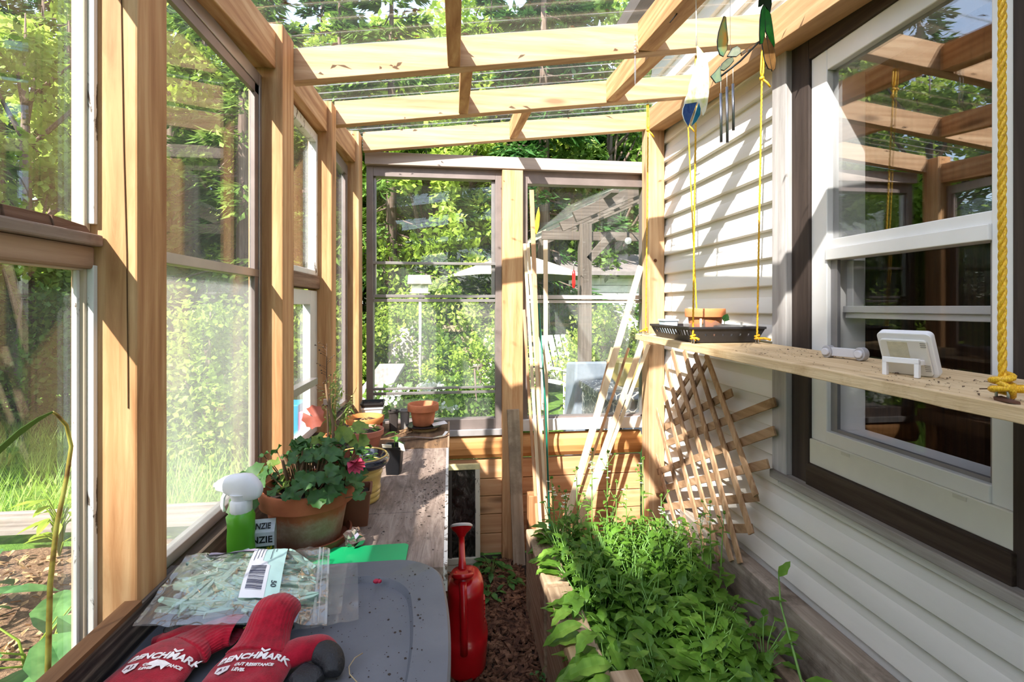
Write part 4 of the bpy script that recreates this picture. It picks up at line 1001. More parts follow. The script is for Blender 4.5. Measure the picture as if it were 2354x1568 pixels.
def tubeloft(secs, name, m, parent, seg=28, amp=0, wrinkle=0, sub=1, seed=0, cap=True, open_end=False):
    mb = MB(); rings = []
    # subdivide the sections smoothly
    fine = []
    N = 6
    for i in range(len(secs)-1):
        for q in range(N):
            t = q/N; t2 = t*t*(3-2*t) if False else t
            a, b = secs[i], secs[i+1]
            p0 = secs[max(0, i-1)]; p3 = secs[min(len(secs)-1, i+2)]
            def cr(f):
                v0, v1, v2, v3 = f(p0), f(a), f(b), f(p3)
                return v1*1 + (v2 - v0)*(.5*t) + (v0*2 - v1*5 + v2*4 - v3)*(.5*t*t) + (v1*3 - v0 - v2*3 + v3)*(.5*t**3)
            fine.append((cr(lambda s: Vector(s[0])), cr(lambda s: s[1]), cr(lambda s: s[2])))
    fine.append((Vector(secs[-1][0]), secs[-1][1], secs[-1][2]))
    for i, (c, w, h) in enumerate(fine):
        d = fine[min(i+1, len(fine)-1)][0] - fine[max(i-1, 0)][0]
        r_ = sect(c, d, w, h, seg)
        if amp: r_ = ribs(r_, i, 0, amp)
        if wrinkle: r_ = [p + Vector((0,0,1))*wrinkle*noise.noise((p.x*45, p.y*45, seed)) + Vector((1,0,0))*wrinkle*.5*noise.noise((p.x*30, p.y*30, seed+7)) for p in r_]
        rings.append(r_)
    if open_end:                      # cuff mouth: turn the edge inwards
        c = sum(rings[0], Vector())/seg
        inner = [[c + (p - c)*.82 + (rings[2][k]-rings[0][k])*.3 for k, p in enumerate(rings[0])], [c + (p-c)*.7 + (rings[2][k]-rings[0][k])*3.0 for k, p in enumerate(rings[0])]]
        rings = [inner[1], inner[0]] + rings
    loft(mb, rings, not open_end, cap)
    o = mb.build(name, m, parent, fixn=True)
    if sub: md = o.modifiers.new('sub', 'SUBSURF'); md.levels = sub; md.render_levels = sub
    return o
ZG = ZL - .009
def moved(secs, off, k=1.0): return [((c[0]+off[0], c[1]+off[1], c[2]), w*k, h*k) for c, w, h in secs]
def glove(label, cuff, body, thumb, fingers, coat, off, seed, coff=(0,0)):
    cuff = moved(cuff, off, 1.22); body = moved(body, off, 1.05); thumb = moved(thumb, off, 1.1) if thumb else None
    fingers = [moved(f, off) for f in fingers]; coat = [moved(f, coff) for f in coat]
    g = thing('work_glove', label, 'glove', tuple(Vector(body[1][0])))
    b = tubeloft(body, 'hand', gred, g, 32, 0, .004, 1, seed)
    tubeloft(cuff, 'cuff', gred, g, 64, .05, .0025, 1, seed+3, open_end=True)
    if thumb: tubeloft(thumb, 'thumb', gred, g, 20, 0, .002, 1, seed+5)
    for f in fingers: tubeloft(f, 'finger', gblk, g, 16, 0, .002, 1, seed)
    for f in coat: tubeloft(f, 'palm_coating', gblk, g, 24, 0, .003, 1, seed)
    return g
zg = ZG
L = glove('red work glove with badly worn white print, left on the lid below the peg bag',
    [((-.268, .642, zg+.025), .022, .014), ((-.283, .643, zg+.024), .025, .016), ((-.300, .638, zg+.022), .026, .015), ((-.315, .628, zg+.021), .028, .014), ((-.326, .612, zg+.020), .034, .0155)],
    [((-.322, .630, zg+.020), .030, .014), ((-.332, .615, zg+.020), .037, .016), ((-.345, .590, zg+.020), .045, .018), ((-.352, .555, zg+.019), .049, .018), ((-.354, .52, zg+.018), .047, .016), ((-.352, .49, zg+.016), .042, .013), ((-.35, .478, zg+.014), .03, .009)],
    None,
    [[((-.395+.026*k, .490, zg+.012), .0125, .010), ((-.399+.028*k, .465, zg+.011), .0125, .010), ((-.402+.029*k, .445-.004*k*(3-k), zg+.010), .011, .009), ((-.402+.029*k, .436-.004*k*(3-k), zg+.010), .006, .006)] for k in range(4)],
    [[((-.395, .722, zg+.020), .010, .010), ((-.362, .742, zg+.024), .016, .013), ((-.325, .746, zg+.026), .019, .013), ((-.290, .742, zg+.024), .019, .012), ((-.255, .738, zg+.022), .018, .011), ((-.225, .728, zg+.019), .012, .009), ((-.212, .722, zg+.016), .004, .004)]],
    (-.045, .118), 2, (-.03, .050))
# red back of the black coated palm seen behind the left cuff
tubeloft(moved([((-.402, .716, zg+.017), .012, .009), ((-.372, .728, zg+.019), .020, .012), ((-.335, .728, zg+.018), .020, .010), ((-.30, .720, zg+.014), .012, .007)], (-.03, .040)), 'folded_cuff', gred, L, 24, 0, .003, 1, 4)
Rg = glove('red work glove with clear white print and an upright ribbed cuff',
    [((-.228, .660, zg+.050), .025, .015), ((-.230, .648, zg+.052), .027, .018), ((-.233, .636, zg+.046), .027, .018), ((-.235, .622, zg+.036), .027, .017), ((-.236, .606, zg+.028), .030, .0165), ((-.238, .590, zg+.023), .036, .016)],
    [((-.234, .618, zg+.024), .030, .015), ((-.236, .606, zg+.021), .040, .0165), ((-.236, .590, zg+.019), .047, .018), ((-.240, .555, zg+.018), .050, .018), ((-.242, .52, zg+.017), .048, .016), ((-.242, .488, zg+.015), .042, .013), ((-.242, .476, zg+.012), .03, .009)],
    [((-.205, .590, zg+.018), .020, .015), ((-.180, .600, zg+.020), .019, .016), ((-.158, .604, zg+.020), .016, .015), ((-.142, .600, zg+.018), .012, .012), ((-.136, .596, zg+.017), .006, .006)],
    [[((-.283+.027*k, .490, zg+.012), .0125, .010), ((-.287+.029*k, .465, zg+.011), .0125, .010), ((-.290+.031*k, .445-.004*k*(3-k), zg+.010), .011, .009), ((-.290+.031*k, .436-.004*k*(3-k), zg+.010), .006, .006)] for k in range(4)],
    [[((-.158, .597, zg+.020), .0165, .0155), ((-.143, .590, zg+.019), .0175, .016), ((-.132, .575, zg+.016), .016, .0145), ((-.130, .560, zg+.012), .010, .009)], [((-.178, .570, zg+.010), .018, .011), ((-.160, .560, zg+.010), .020, .012), ((-.145, .550, zg+.009), .012, .008)]],
    (-.030, .112), 8, (-.030, .112))
tubeloft(moved([((-.262, .668, zg+.020), .010, .008), ((-.247, .660, zg+.026), .015, .010), ((-.232, .648, zg+.026), .017, .010), ((-.222, .636, zg+.022), .012, .008)], (-.042, .105)), 'cuff_fold', gred, Rg, 24, 0, .002, 1, 5)
MB().tube([(a-.042, b+.105, c) for a, b, c in ((-.268, .660, zg+.026), (-.258, .672, zg+.030), (-.246, .670, zg+.034), (-.232, .676, zg+.030), (-.220, .672, zg+.032))], .0009, 5).build('edge_stitching', plain('stitch_yellow', '#b39a2d', .8), Rg)
# the printed words follow the back of each hand
def onglove(cx_, cy_, ang, hfun):
    ca, sa = math.cos(ang), math.sin(ang)
    def f(x, y, z):
        X = cx_ + x*ca - y*sa; Y = cy_ + x*sa + y*ca
        return Vector((X, Y, hfun(X, Y) + z))
    return f
def hand_h(body, wr, seed):
    def h(X, Y):
        pts = [(b[0][1], b[0][0], b[0][2], b[1], b[2]) for b in body]; pts.sort()
        Y_ = max(pts[0][0], min(pts[-1][0], Y))
        for a, b in zip(pts, pts[1:]):
            if a[0] <= Y_ <= b[0]:
                t = (Y_-a[0])/(b[0]-a[0]); c = [a[i]*(1-t) + b[i]*t for i in range(5)]; break
        q = max(-.97, min(.97, (X-c[1])/c[3])); return c[2] + c[4]*math.sqrt(1-abs(q)**2.35)*1.02 + .0012 + max(0, wr*noise.noise((X*45, Y*45, seed)))
    return h
BL = [((-.322, .630, zg+.020), .030, .014), ((-.332, .615, zg+.020), .037, .016), ((-.345, .590, zg+.020), .045, .018), ((-.352, .555, zg+.019), .049, .018), ((-.354, .52, zg+.018), .047, .016)]
BR = [((-.234, .618, zg+.024), .030, .015), ((-.236, .606, zg+.021), .040, .0165), ((-.236, .590, zg+.019), .047, .018), ((-.240, .555, zg+.018), .050, .018), ((-.242, .52, zg+.017), .048, .016)]
hl, hr = hand_h(moved(BL, (-.045, .118), 1.05), .004, 2), hand_h(moved(BR, (-.030, .112), 1.05), .004, 8)
def chevron(mb, fn, x, y, s):
    for sg in (-1, 1):
        p = [(x, y), (x, y - .28*s), (x + sg*.5*s, y + .10*s), (x + sg*.5*s, y + .38*s)]
        if sg > 0: p.reverse()
        mb.face([fn(a, b, .0004) for a, b in p])
for (gg, fn, nm) in ((L, onglove(-.382, .698, -.06, hl), 'left'), (Rg, onglove(-.264, .684, -.02, hr), 'right')):
    k = 1.0
    text_mesh('BENCHMARK', .0145, 'lettering', gwht, gg, lambda x, y, z: fn(x*1.02, y, z), local=False, extrude=.0004, shear=.18, bold=.00045, subdiv=1)
    mb = MB(); chevron(mb, fn, .0115, .0085, .012); mb.build('logo_mark', gwht, gg, fixn=False)
    mb = MB(); sh = [(-.040, -.012), (-.024, -.0125), (-.0235, -.022), (-.0315, -.0285), (-.0395, -.022)]
    mb.face([fn(a, b, .0004) for a, b in sh]); mb.build('badge', plain('badge_white', '#d9cfcf', .8), gg, fixn=False)
    text_mesh('A1', .0085, 'badge_lettering', plain('badge_grey', '#6d4a50', .8), gg, lambda x, y, z: fn(x - .0318, y - .0195, z + .0006), local=False, extrude=.0002, shear=.1, bold=.0002)
    text_mesh('CUT RESISTANCE', .0062, 'small_lettering', gwht, gg, lambda x, y, z: fn(x*1.0 + .006, y - .0148, z), local=False, extrude=.0003, shear=.15, bold=.0002)
    text_mesh('LEVEL', .0062, 'small_lettering', gwht, gg, lambda x, y, z: fn(x*1.0 - .010, y - .0225, z), local=False, extrude=.0003, shear=.15, bold=.0002)
fn = onglove(-.382, .698, -.06, hl)
mb = MB(); pp = [(-.012, -.012), (-.004, -.008), (.006, -.009), (.016, -.013), (.012, -.017), (.010, -.024), (.006, -.018), (.002, -.020), (-.002, -.026), (-.004, -.019), (-.010, -.018)]
cen = (.002, -.014)
for a, b in zip(pp, pp[1:] + pp[:1]): mb.face([fn(cen[0], cen[1], .0009), fn(a[0], a[1], .0009), fn(b[0], b[1], .0009)])
mb.build('worn_print', gwht, L, fixn=False)

# ================================================================== watering can on the mulch
red = plain('can_red', '#c4101b', .28, var=.06, coat=.3)
wc = thing('watering_can', 'red plastic watering can with a white sprinkler face, on the bark path beside the bench', 'watering can', (.050, 1.86, 0))
mb = MB()
def canr(w, l, z, cx=0, cyy=0, n=40, e=2.6):
    out = []
    for k in range(n):
        a = 2*PI*k/n; c_, s_ = math.cos(a), math.sin(a)
        out.append((cx + w*math.copysign(abs(c_)**(2/e), c_), cyy + l*math.copysign(abs(s_)**(2/e), s_), z))
    return out
loft(mb, [canr(.058, .088, 0), canr(.070, .102, .006), canr(.078, .112, .03), canr(.083, .118, .10), canr(.085, .119, .135), canr(.079, .113, .145), canr(.074, .108, .16), canr(.071, .103, .22), canr(.068, .098, .285), canr(.070, .098, .30), canr(.068, .095, .315), canr(.058, .082, .335), canr(.035, .055, .345)])
mb.build('body', red, wc, local=True, sharp=50)
mb = MB(); ring = [(-.012 + .033*math.cos(k*2*PI/28), -.035 + .036*math.sin(k*2*PI/28), .362 - .012*math.sin(k*2*PI/28)) for k in range(29)]
mb.tube(ring, .0095, 10, cap=False); mb.lathe([(.036, .0), (.034, .04)], c=(-.012, -.03, .322), seg=28); mb.build('filler_ring', red, wc, local=True)
mb = MB(); mb.lathe([(.0, 0), (.027, .0)], c=(-.012, -.033, .360), seg=24); mb.build('filler_opening', plain('can_inside', '#4a0508', .6), wc, local=True)
MB().tube([(-.012, -.070, .352), (-.010, -.100, .315), (-.008, -.118, .25), (-.008, -.124, .18), (-.008, -.116, .12)], [.014, .014, .013, .0125, .014], 14).build('handle', red, wc, local=True)
MB().tube([(-.012, .0, .350), (-.012, .06, .368), (-.012, .13, .388), (-.012, .185, .402)], [.018, .0135, .0125, .013], 16).build('spout', red, wc, local=True)
rs = thing('x', 'x', 'x') if False else None
mb = MB(); mb.lathe([(.012, -.005), (.022, .012), (.040, .028), (.045, .038)], seg=32); mb.xform(Matrix.Translation((-.012, .18, .403)) @ Matrix.Rotation(rad(-32), 4, 'X')); rose = mb.build('sprinkler_rose', red, wc, local=True, sharp=60)
mb = MB(); mb.lathe([(.0455, .036), (.047, .038), (.0475, .044), (.040, .049), (.0, .053)], seg=32); mb.xform(Matrix.Translation((-.012, .18, .403)) @ Matrix.Rotation(rad(-32), 4, 'X')); mb.build('sprinkler_face', plain('can_white', '#ece7e4', .4), wc, local=True, sharp=60)
mb = MB()
for k in range(7): mb.box(.066 - .0003*k, .0735, -.035, .0 + .01*(k % 3), .255 - k*.017, .262 - k*.017)
mb.build('raised_marks', red, wc, local=True, bevel=.001)

# ================================================================== leaning things along the rear wall
of = thing('old_window_frame', 'old white window frame with a dirty dark pane leaning against the rear boards', 'window frame', (.0, 2.5, 0), rot=(rad(-4), 0, 0))
wf = peel('peeling_frame', '#cfc8b2', '#5a5044', .60, 50)
MB().box(-.27, .143, -.012, .012, .52, .548).build('top_rail', plain('frame_yellowed', '#d8cd97', .6, var=.2, vscale=30), of, local=True, bevel=.002)
MB().box(.118, .143, -.012, .012, .075, .52).build('stile', wf, of, local=True, bevel=.002); MB().box(-.27, -.245, -.012, .012, .075, .52).build('stile', wf, of, local=True, bevel=.002)
MB().box(-.27, .143, -.012, .012, .045, .075).build('bottom_rail', wf, of, local=True, bevel=.002)
MB().box(-.018, -.002, -.006, .010, .075, .52).build('glazing_bar', plain('bar_dark', '#4b443d', .7), of, local=True, bevel=.001)
MB().box(-.245, .118, .002, .006, .075, .52).build('pane', mat('dirty_pane', lambda n: (lambda t: t.principled(t.ramp(t.noise(t.coord((1, 1, .6)), 22, 7, .75, 1.2), [(.42, '#100f0e'), (.55, '#3b3733'), (.72, '#8b8781')]), .25).m)(NT(n))), of, local=True)
for i in range(2): MB().box(-.26, .14, -.010, .010, 0.0, .045).build('foot', wf, of, local=True) if i == 0 else None
def plank(a, b, w, t, label, m, name='plank', up=(0, -1, 0), w2=None):
    o = MB().beam(a, b, w, t, up, w2=w2).build(name, m, bevel=.0015); return tag(o, label, name.replace('_', ' '))
plank((.352, 2.535, .0), (.325, 2.588, .815), .064, .020, 'grey weathered plank leaning on the broad rear post', weath('z'))
o = MB().box(.398, .462, 2.50, 2.575, 0, .375).build('wood_block', wood('block', '#7c5638', '#a3764f', '#bf936a', 'z'), bevel=.003); tag(o, 'short upright wood block between the weathered plank and the thin sticks', 'wood block')
slat = wood('lath', '#cdb08a', '#dcc3a0', '#ead6b8', 'z', bump=.15); slat2 = wood('lath_reddish', '#b48862', '#c79d78', '#d9b592', 'z', bump=.15)
def stick(top, bot, yt, yb, w, t, label, m=None, name='stick', zb=0.0, w2=None):
    a = aZ(bot[0], bot[1], zb) if yb is None else None
    if a is None: a = Vector((yb*ratio(bot[0]), yb, max(zb, CAMZ + (HY-bot[1])*((yb*ratio(bot[0]))*ST + yb*CT)/F)))
    b = aY(top[0], top[1], yt); a = a + (a-b)*(a.z/(b.z-a.z)); plank(a, b, w, t, label, m or slat, name, w2=w2)
stick((1222, 437), (1250, 1275), 2.575, 2.46, .024, .010, 'longest thin stick of the bundle leaning right of the broad rear post', slat2)
stick((1206, 560), (1247, 1285), 2.580, 2.42, .017, .009, 'thin stick reaching mid window, leftmost of the bundle by the rear post', slat)
stick((1214, 560), (1262, 1275), 2.570, 2.44, .016, .009, 'thin stick crossing just behind the leftmost stick of the bundle', slat)
stick((1204, 712), (1240, 1285), 2.590, 2.48, .015, .008, 'short pointed stick of the bundle, ending at the window mid rail', slat2)
stick((1254, 552), (1256, 1275), 2.585, 2.54, .024, .009, 'upright pale stick standing right of the green stake', slat)
o = MB().tube([aY(1238, 698, 2.575), aY(1254, 930, 2.50), Vector((2.40*ratio(1268), 2.40, .0))], [.0045, .005, .0055], 8).build('garden_stake', plain('stake_green', '#0f6a56', .4)); tag(o, 'thin dark green plastic garden stake leaning among the sticks', 'garden stake')
stick((1473, 612), (1290, 1235), 2.590, 2.30, .034, .012, 'long pale lath slanting across the right rear window, longest of the fan', slat)
stick((1409, 800), (1297, 1235), 2.585, 2.33, .022, .010, 'shorter lath slanting beside the longest lath of the fan', slat2)
stick((1477, 785), (1318, 1235), 2.585, 2.36, .030, .010, 'lath slanting to the right rear corner, below the longest lath', slat)
stick((1491, 792), (1327, 1235), 2.480, 2.38, .018, .010, 'rightmost lath of the fan, ending under the hanging shelf', slat)
stick((1445, 800), (1300, 1235), 2.590, 2.36, .014, .008, 'thinnest lath, in the middle of the fan', slat2)

# ================================================================== bark mulch path
bark = mat('bark_chip', lambda n: (lambda t: t.principled(t.ramp(t.noise(t.coord(), 34, 3, .5), [(.3, '#3a251a'), (.5, '#63432f'), (.7, '#8f6a4f')]), .85, 0, t.bump(t.noise(t.coord((90, 90, 90)), 2, 4), .4, .002), .3).m)(NT(n)))
mb = MB(); RM = random.Random(5)
for i in range(6500):
    x = RM.uniform(-.05, .36) if RM.random() < .85 else RM.uniform(-.45, .36); y = RM.uniform(.9, 2.58); l = RM.uniform(.006, .02)*(1.5 if RM.random() < .12 else 1); w_ = l*RM.uniform(.25, .6); a = RM.uniform(0, PI); t = .0015 + .003*RM.random()
    z = .002 + RM.random()*.010; tilt = RM.gauss(0, .25); d = Vector((math.cos(a), math.sin(a), tilt)).normalized(); s = Vector((-math.sin(a), math.cos(a), RM.gauss(0, .25))).normalized(); c = Vector((x, y, z + abs(tilt)*l*.6)); n = d.cross(s)
    q = [c - d*l + s*w_*RM.uniform(.3, 1), c - d*l*.8 - s*w_, c + d*l*RM.uniform(.7, 1) - s*w_*RM.uniform(.4, 1), c + d*l + s*w_*.8]
    vs = [mb.bm.verts.new(p + n*t) for p in q]; vb = [mb.bm.verts.new(p - n*t) for p in q]
    mb.bm.faces.new(vs)
    for k in range(4): mb.bm.faces.new((vs[k], vb[k], vb[(k+1) % 4], vs[(k+1) % 4]))
o = mb.build('bark_mulch', bark); tag(o, 'brown bark mulch covering the path between bench and raised bed', 'mulch', kind='stuff')
weedm = leaf('weed_leaf', '#2f5a28', '#5c8f42', .35, vscale=30)
def weed(x, y, n, L, label, seed, h=.05):
    rr = random.Random(seed); w_ = thing('weed', label, 'weed', (x, y, .005)); st_, lf = MB(), MB()
    for i in range(n):
        a = rr.uniform(0, 6.28); r_ = rr.uniform(.01, L*1.6); hh = h*rr.uniform(.4, 1.2)
        p = Vector((math.cos(a)*r_, math.sin(a)*r_, hh)); st_.tube([(0,0,0), (p.x*.5, p.y*.5, hh*.9), p], [.0015, .0012, .0008], 5)
        leafmesh(lf, p, Vector((math.cos(a), math.sin(a), rr.uniform(-.3, .3))), Vector((0,0,1)), L*rr.uniform(.7, 1.3), L*rr.uniform(.5, .8), droop=.3)
    st_.build('stems', gstem, w_, local=True); lf.build('leaves', weedm, w_, local=True, fixn=False)
weed(.10, 2.36, 14, .045, 'leafy weed at the foot of the old window frame', 1); weed(.20, 2.44, 18, .05, 'leafy weed between the old window frame and the weathered plank', 2, .07)
weed(.17, 2.26, 14, .035, 'weed with small leaves on the path in front of the others', 3, .04); weed(.27, 2.34, 10, .04, 'small weed in front of the weathered plank', 4, .04); weed(.02, 2.30, 10, .05, 'weed behind the watering can spout', 5, .06)
weed(.315, 1.72, 6, .018, 'tiny weed growing at the outer side of the raised bed', 6, .05)
# ================================================================== raised bed
bed = thing('raised_bed', 'timber raised bed full of green salad plants beside the house wall', 'raised bed', (.7, 1.6, 0))
tim = wood('bed_timber', '#8d7459', '#b0977a', '#cbb497', 'y', rough=.85, scale=1.1, stain='#6f5a46', bump=.5)
MB().box(.332, .428, 1.735, 2.170, 0, .36).build('timber', tim, bed, bevel=.005)
MB().box(.340, .436, .70, 1.725, 0, .352).build('timber', tim, bed, bevel=.005)
MB().box(.43, 1.09, 2.10, 2.168, 0, .30).build('end_board', wood('bed_end', '#8d7459', '#b0977a', '#cbb497', 'x', rough=.85), bed, bevel=.004)
MB().box(1.066, 1.134, .55, 2.17, .05, .415).build('back_timber', wood('bed_back', '#6f6255', '#93867a', '#b3a698', 'y', rough=.9, stain='#54483d', bump=.6), bed, bevel=.004)
MB().box(.955, 1.00, .55, 1.98, .05, .30).build('inner_board', wood('bed_inner', '#6b5848', '#8f7a66', '#b19b85', 'y', rough=.9, stain='#4f4034', bump=.6), bed, bevel=.004)
MB().box(1.00, 1.066, .55, 2.1, .05, .20).build('filler', soil, bed)
MB().box(.40, .475, 1.10, 1.20, .0, .435).build('corner_stub', wood('stub', '#8f7658', '#b39a7c', '#d1b998', 'y', rough=.85), bed, bevel=.004)
sb_ = MB().grid(40, 60, lambda u, v: (.43 + u*.53, .70 + v*1.41, .235 + .018*noise.noise((u*12, v*30, 2)) + .01*noise.noise((u*40, v*90, 3)))).build('bed_soil', soil, bed)
# ---- salad plants
AL = leaf('arugula_leaf', '#3d651b', '#6a9634', .40, c3='#9dc556', vscale=9, rough=.42)
AS = plain('arugula_stem', '#6f9a48', .5, var=.15, vscale=15)
def arugula(seed, n, L, h, spread, tall=0):
    rr = random.Random(seed); p = thing('arugula_plant', 'leafy green salad plant in the dense growth of the raised bed', 'salad plant', (0, 0, 0), 'salad plants filling the raised bed')
    st_, lf = MB(), MB()
    for i in range(n):
        a = rr.uniform(0, 6.28); r_ = spread*rr.uniform(.25, 1); hh = h*rr.uniform(.35, 1.05)
        b = Vector((math.cos(a)*r_, math.sin(a)*r_, hh)); m = Vector((b.x*.45, b.y*.45, hh*.7))
        st_.tube([(0,0,-.01), m, b], [.0022, .0018, .0012], 5)
        d = Vector((math.cos(a+rr.uniform(-.4,.4)), math.sin(a+rr.uniform(-.4,.4)), rr.uniform(-.15, .75)))
        leafmesh(lf, b, d, Vector((0,0,1)) + rv(rr)*.3, L*rr.uniform(.7, 1.3), L*rr.uniform(.42, .62), lobes=1, droop=.35, seg=6, ruffle=.04)
        if rr.random() < .6: leafmesh(lf, m, d + rv(rr)*.5, Vector((0,0,1)) + rv(rr)*.4, L*.6, L*.35, lobes=1, droop=.3)
    st_.build('stems', AS, p); lf.build('leaves', AL, p, fixn=False)
    return p
protos = [arugula(s, 22, .044, .16, .07) for s in (1, 2, 3)] + [arugula(s, 16, .066, .12, .085) for s in (4, 5)] + [arugula(s, 30, .032, .20, .065) for s in (6, 7)]
RA = random.Random(33); used = [False]*len(protos); PK = [KIDS(p) for p in protos]
spots = []
for iy in range(19):
    for ix in range(8):
        x = .462 + ix*.066 + RA.uniform(-.022, .022); y = .98 + iy*.062 + RA.uniform(-.022, .022)
        if y > 2.1 or x > .95: continue
        if y < 1.30 and x > .80 and RA.random() < .75: continue
        if y < 1.15 and RA.random() < .25: continue
        spots.append((x, y))
for (x, y) in spots:
    i = RA.randrange(7) if y > 1.6 else RA.choice((0, 1, 2, 3, 4, 3, 4))
    if y > 1.75: i = RA.choice((0, 1, 2, 5, 6, 5, 6))
    if used[i]:
        p = protos[i].copy(); COL.objects.link(p)
        for ch in PK[i]:
            c = ch.copy(); COL.objects.link(c); c.parent = p
    else: p = protos[i]; used[i] = True
    s = RA.uniform(.8, 1.15)*(1.0 if y < 1.5 else 1.08)
    p.location = (x, y, .225); p.rotation_euler = (RA.gauss(0, .1), RA.gauss(0, .1), RA.uniform(0, 6.28)); p.scale = (s, s, s*(1.0 if y < 1.7 else 1.12))
for i, u in enumerate(used):
    if not u: protos[i].location = (.7, 1.7 + .02*i, .225)
# leaves leaning out over the left timber
for k, (x, y, L_, a) in enumerate(((.43, 1.98, .075, 2.9), (.42, 1.86, .085, 3.3), (.43, 1.74, .09, 3.0), (.44, 1.62, .08, 3.6), (.43, 1.52, .10, 2.8), (.44, 1.42, .11, 3.3), (.45, 1.32, .12, 3.1), (.46, 1.24, .11, 3.5))):
    p = thing('arugula_plant', 'salad plant leaning out over the left bed timber, ' + ('eighth', 'seventh', 'sixth', 'fifth', 'fourth', 'third', 'second', 'first')[k] + ' from the front', 'salad plant', (x, y, .24))
    st_, lf = MB(), MB(); rr = random.Random(100+k)
    for q in range(4):
        aa = a + rr.uniform(-.7, .7); b = Vector((math.cos(aa)*.05*rr.uniform(.3, 1.2), math.sin(aa)*.05, .13 + rr.uniform(-.01, .05))); st_.tube([(.02,0,0), (b.x*.3, b.y*.3, b.z*.8), b], [.0024, .002, .0014], 5)
        leafmesh(lf, b, Vector((math.cos(aa), math.sin(aa), rr.uniform(0, .35))), Vector((0,0,1)) + rv(rr)*.2, L_*rr.uniform(.75, 1.1), L_*.5, lobes=1, droop=.5, seg=7, ruffle=.05)
    st_.build('stems', AS, p, local=True); lf.build('leaves', AL, p, local=True, fixn=False)
# ---- tall bolting plants with small white flowers
WF = leaf('arugula_flower', '#dfe3cf', '#f5f6ee', .3, vscale=40)
def bolt(px, py, y, h, label, seed, lean=(0, 0), flowers=10, nl=9):
    x = y*ratio(px); rr = random.Random(seed); zt = CAMZ + (HY-py)*(x*ST + y*CT)/F; h = max(.12, zt - .25)
    p = thing('flowering_stem', label, 'salad plant', (x - lean[0], y - lean[1], .25)); st_, lf, fl = MB(), MB(), MB()
    tip = Vector((lean[0], lean[1], h)); st_.tube([(0,0,-.02), tip*.4 + Vector((.004, 0, 0)), tip*.75, tip], [.0032, .0028, .002, .0012], 6)
    for i in range(nl):
        t = rr.uniform(.2, .92); a = rr.uniform(0, 6.28); b = tip*t
        leafmesh(lf, b, Vector((math.cos(a), math.sin(a), .45)), Vector((0,0,1)), .05*(1.15-t)*rr.uniform(.7, 1.4) + .012, .018*(1.25-t) + .005, lobes=1, droop=.4)
        if rr.random() < .35 and t > .5:
            e = b + Vector((math.cos(a)*.03, math.sin(a)*.03, .05)); st_.tube([b, e], [.0014, .0009], 5)
            for q in range(5): lf.sphere(e + rv(rr)*.005, .0028, 1, 1, 1.2, 6, 4)
    for i in range(flowers):
        t = 1 - .22*rr.random(); c = tip*t + Vector((rr.uniform(-.014,.014), rr.uniform(-.014,.014), 0))
        st_.tube([tip*(t-.02), c], .0007, 4)
        for q in range(4):
            a = q*PI/2 + rr.random(); leafmesh(fl, c, Vector((math.cos(a), math.sin(a), .4)), Vector((0,0,1)), .011, .0055, droop=.2, seg=3)
    for i in range(8): lf.sphere(tip + rv(rr)*.006 + Vector((0,0,.003)), .0032, 1, 1, 1.3, 6, 4)
    st_.build('stem', AS, p, local=True); lf.build('leaves', AL, p, local=True, fixn=False)
    if flowers: fl.build('flowers', WF, p, local=True, fixn=False)
bolt(1362, 1035, 2.02, 0, 'tallest flowering stem of the bed, white flowers against the rear boards', 1, (.01, 0), 14)
bolt(1398, 1040, 2.02, 0, 'flowering stem just right of the tallest one', 2, (.015, 0), 8)
bolt(1478, 1055, 1.95, 0, 'tall thin bare flowering stem in front of the trellis foot', 3, (.0, 0), 4)
bolt(1268, 1100, 2.08, 0, 'flowering stem at the far left corner of the bed, beside the green stake', 4, (-.02, 0), 8)
bolt(1326, 1078, 2.05, 0, 'dark budded stem between the corner stem and the tallest stem', 5, (.0, 0), 0)
bolt(1418, 1108, 1.98, 0, 'small brown budded stem at the back of the bed', 6, (.01, 0), 0)
bolt(1632, 1155, 1.72, 0, 'leafy budded stem in front of the trellis, near the house wall', 7, (.0, 0), 5, 14)
bolt(1665, 1180, 1.68, 0, 'leafy stem with a broad top leaf next to the house wall', 8, (.03, 0), 0, 12)
bolt(1610, 1190, 1.75, 0, 'thin stem with pale flowers left of the leafy budded stem', 9, (-.01, 0), 5)
bolt(1300, 1130, 2.02, 0, 'white flowered stem at the sunny left end of the bed', 10, (.0, 0), 10)
bolt(1440, 1120, 1.92, 0, 'short budded stem in the sunny middle of the bed', 11, (.0, 0), 3)
bolt(1520, 1140, 1.86, 0, 'short flowering stem right of the sunny middle', 12, (.0, 0), 5)
# arching plant with large toothed leaves at the right
p = thing('arugula_plant', 'long arching salad plant with a pointed top leaf against the white siding', 'salad plant', (.985, 1.17, .27))
st_, lf = MB(), MB()
top = aX(1790, 1325, 1.03) - Vector((.985, 1.17, .27))
st_.tube([(0, 0, 0), (-.03, .05, .06), top*.7 + Vector((-.02, .02, .02)), top], [.0045, .004, .003, .002], 7)
leafmesh(lf, top, Vector((.35, -.2, .7)), Vector((-.6, -.6, .5)), .062, .026, lobes=1, droop=.1)
leafmesh(lf, top*.8, Vector((-.9, .2, .25)), Vector((0, 0, 1)), .055, .024, lobes=1); leafmesh(lf, top*.55, Vector((-.9, -.2, .0)), Vector((0, 0, 1)), .07, .03, lobes=1)
leafmesh(lf, Vector((-.02, .05, .07)), Vector((.6, -.4, .3)), Vector((0, 0, 1)), .075, .03, lobes=1); leafmesh(lf, Vector((-.01, .02, .04)), Vector((.5, -.7, .5)), Vector((0, 0, 1)), .06, .03, lobes=1)
st_.build('stems', AS, p, local=True); lf.build('leaves', AL, p, local=True, fixn=False)

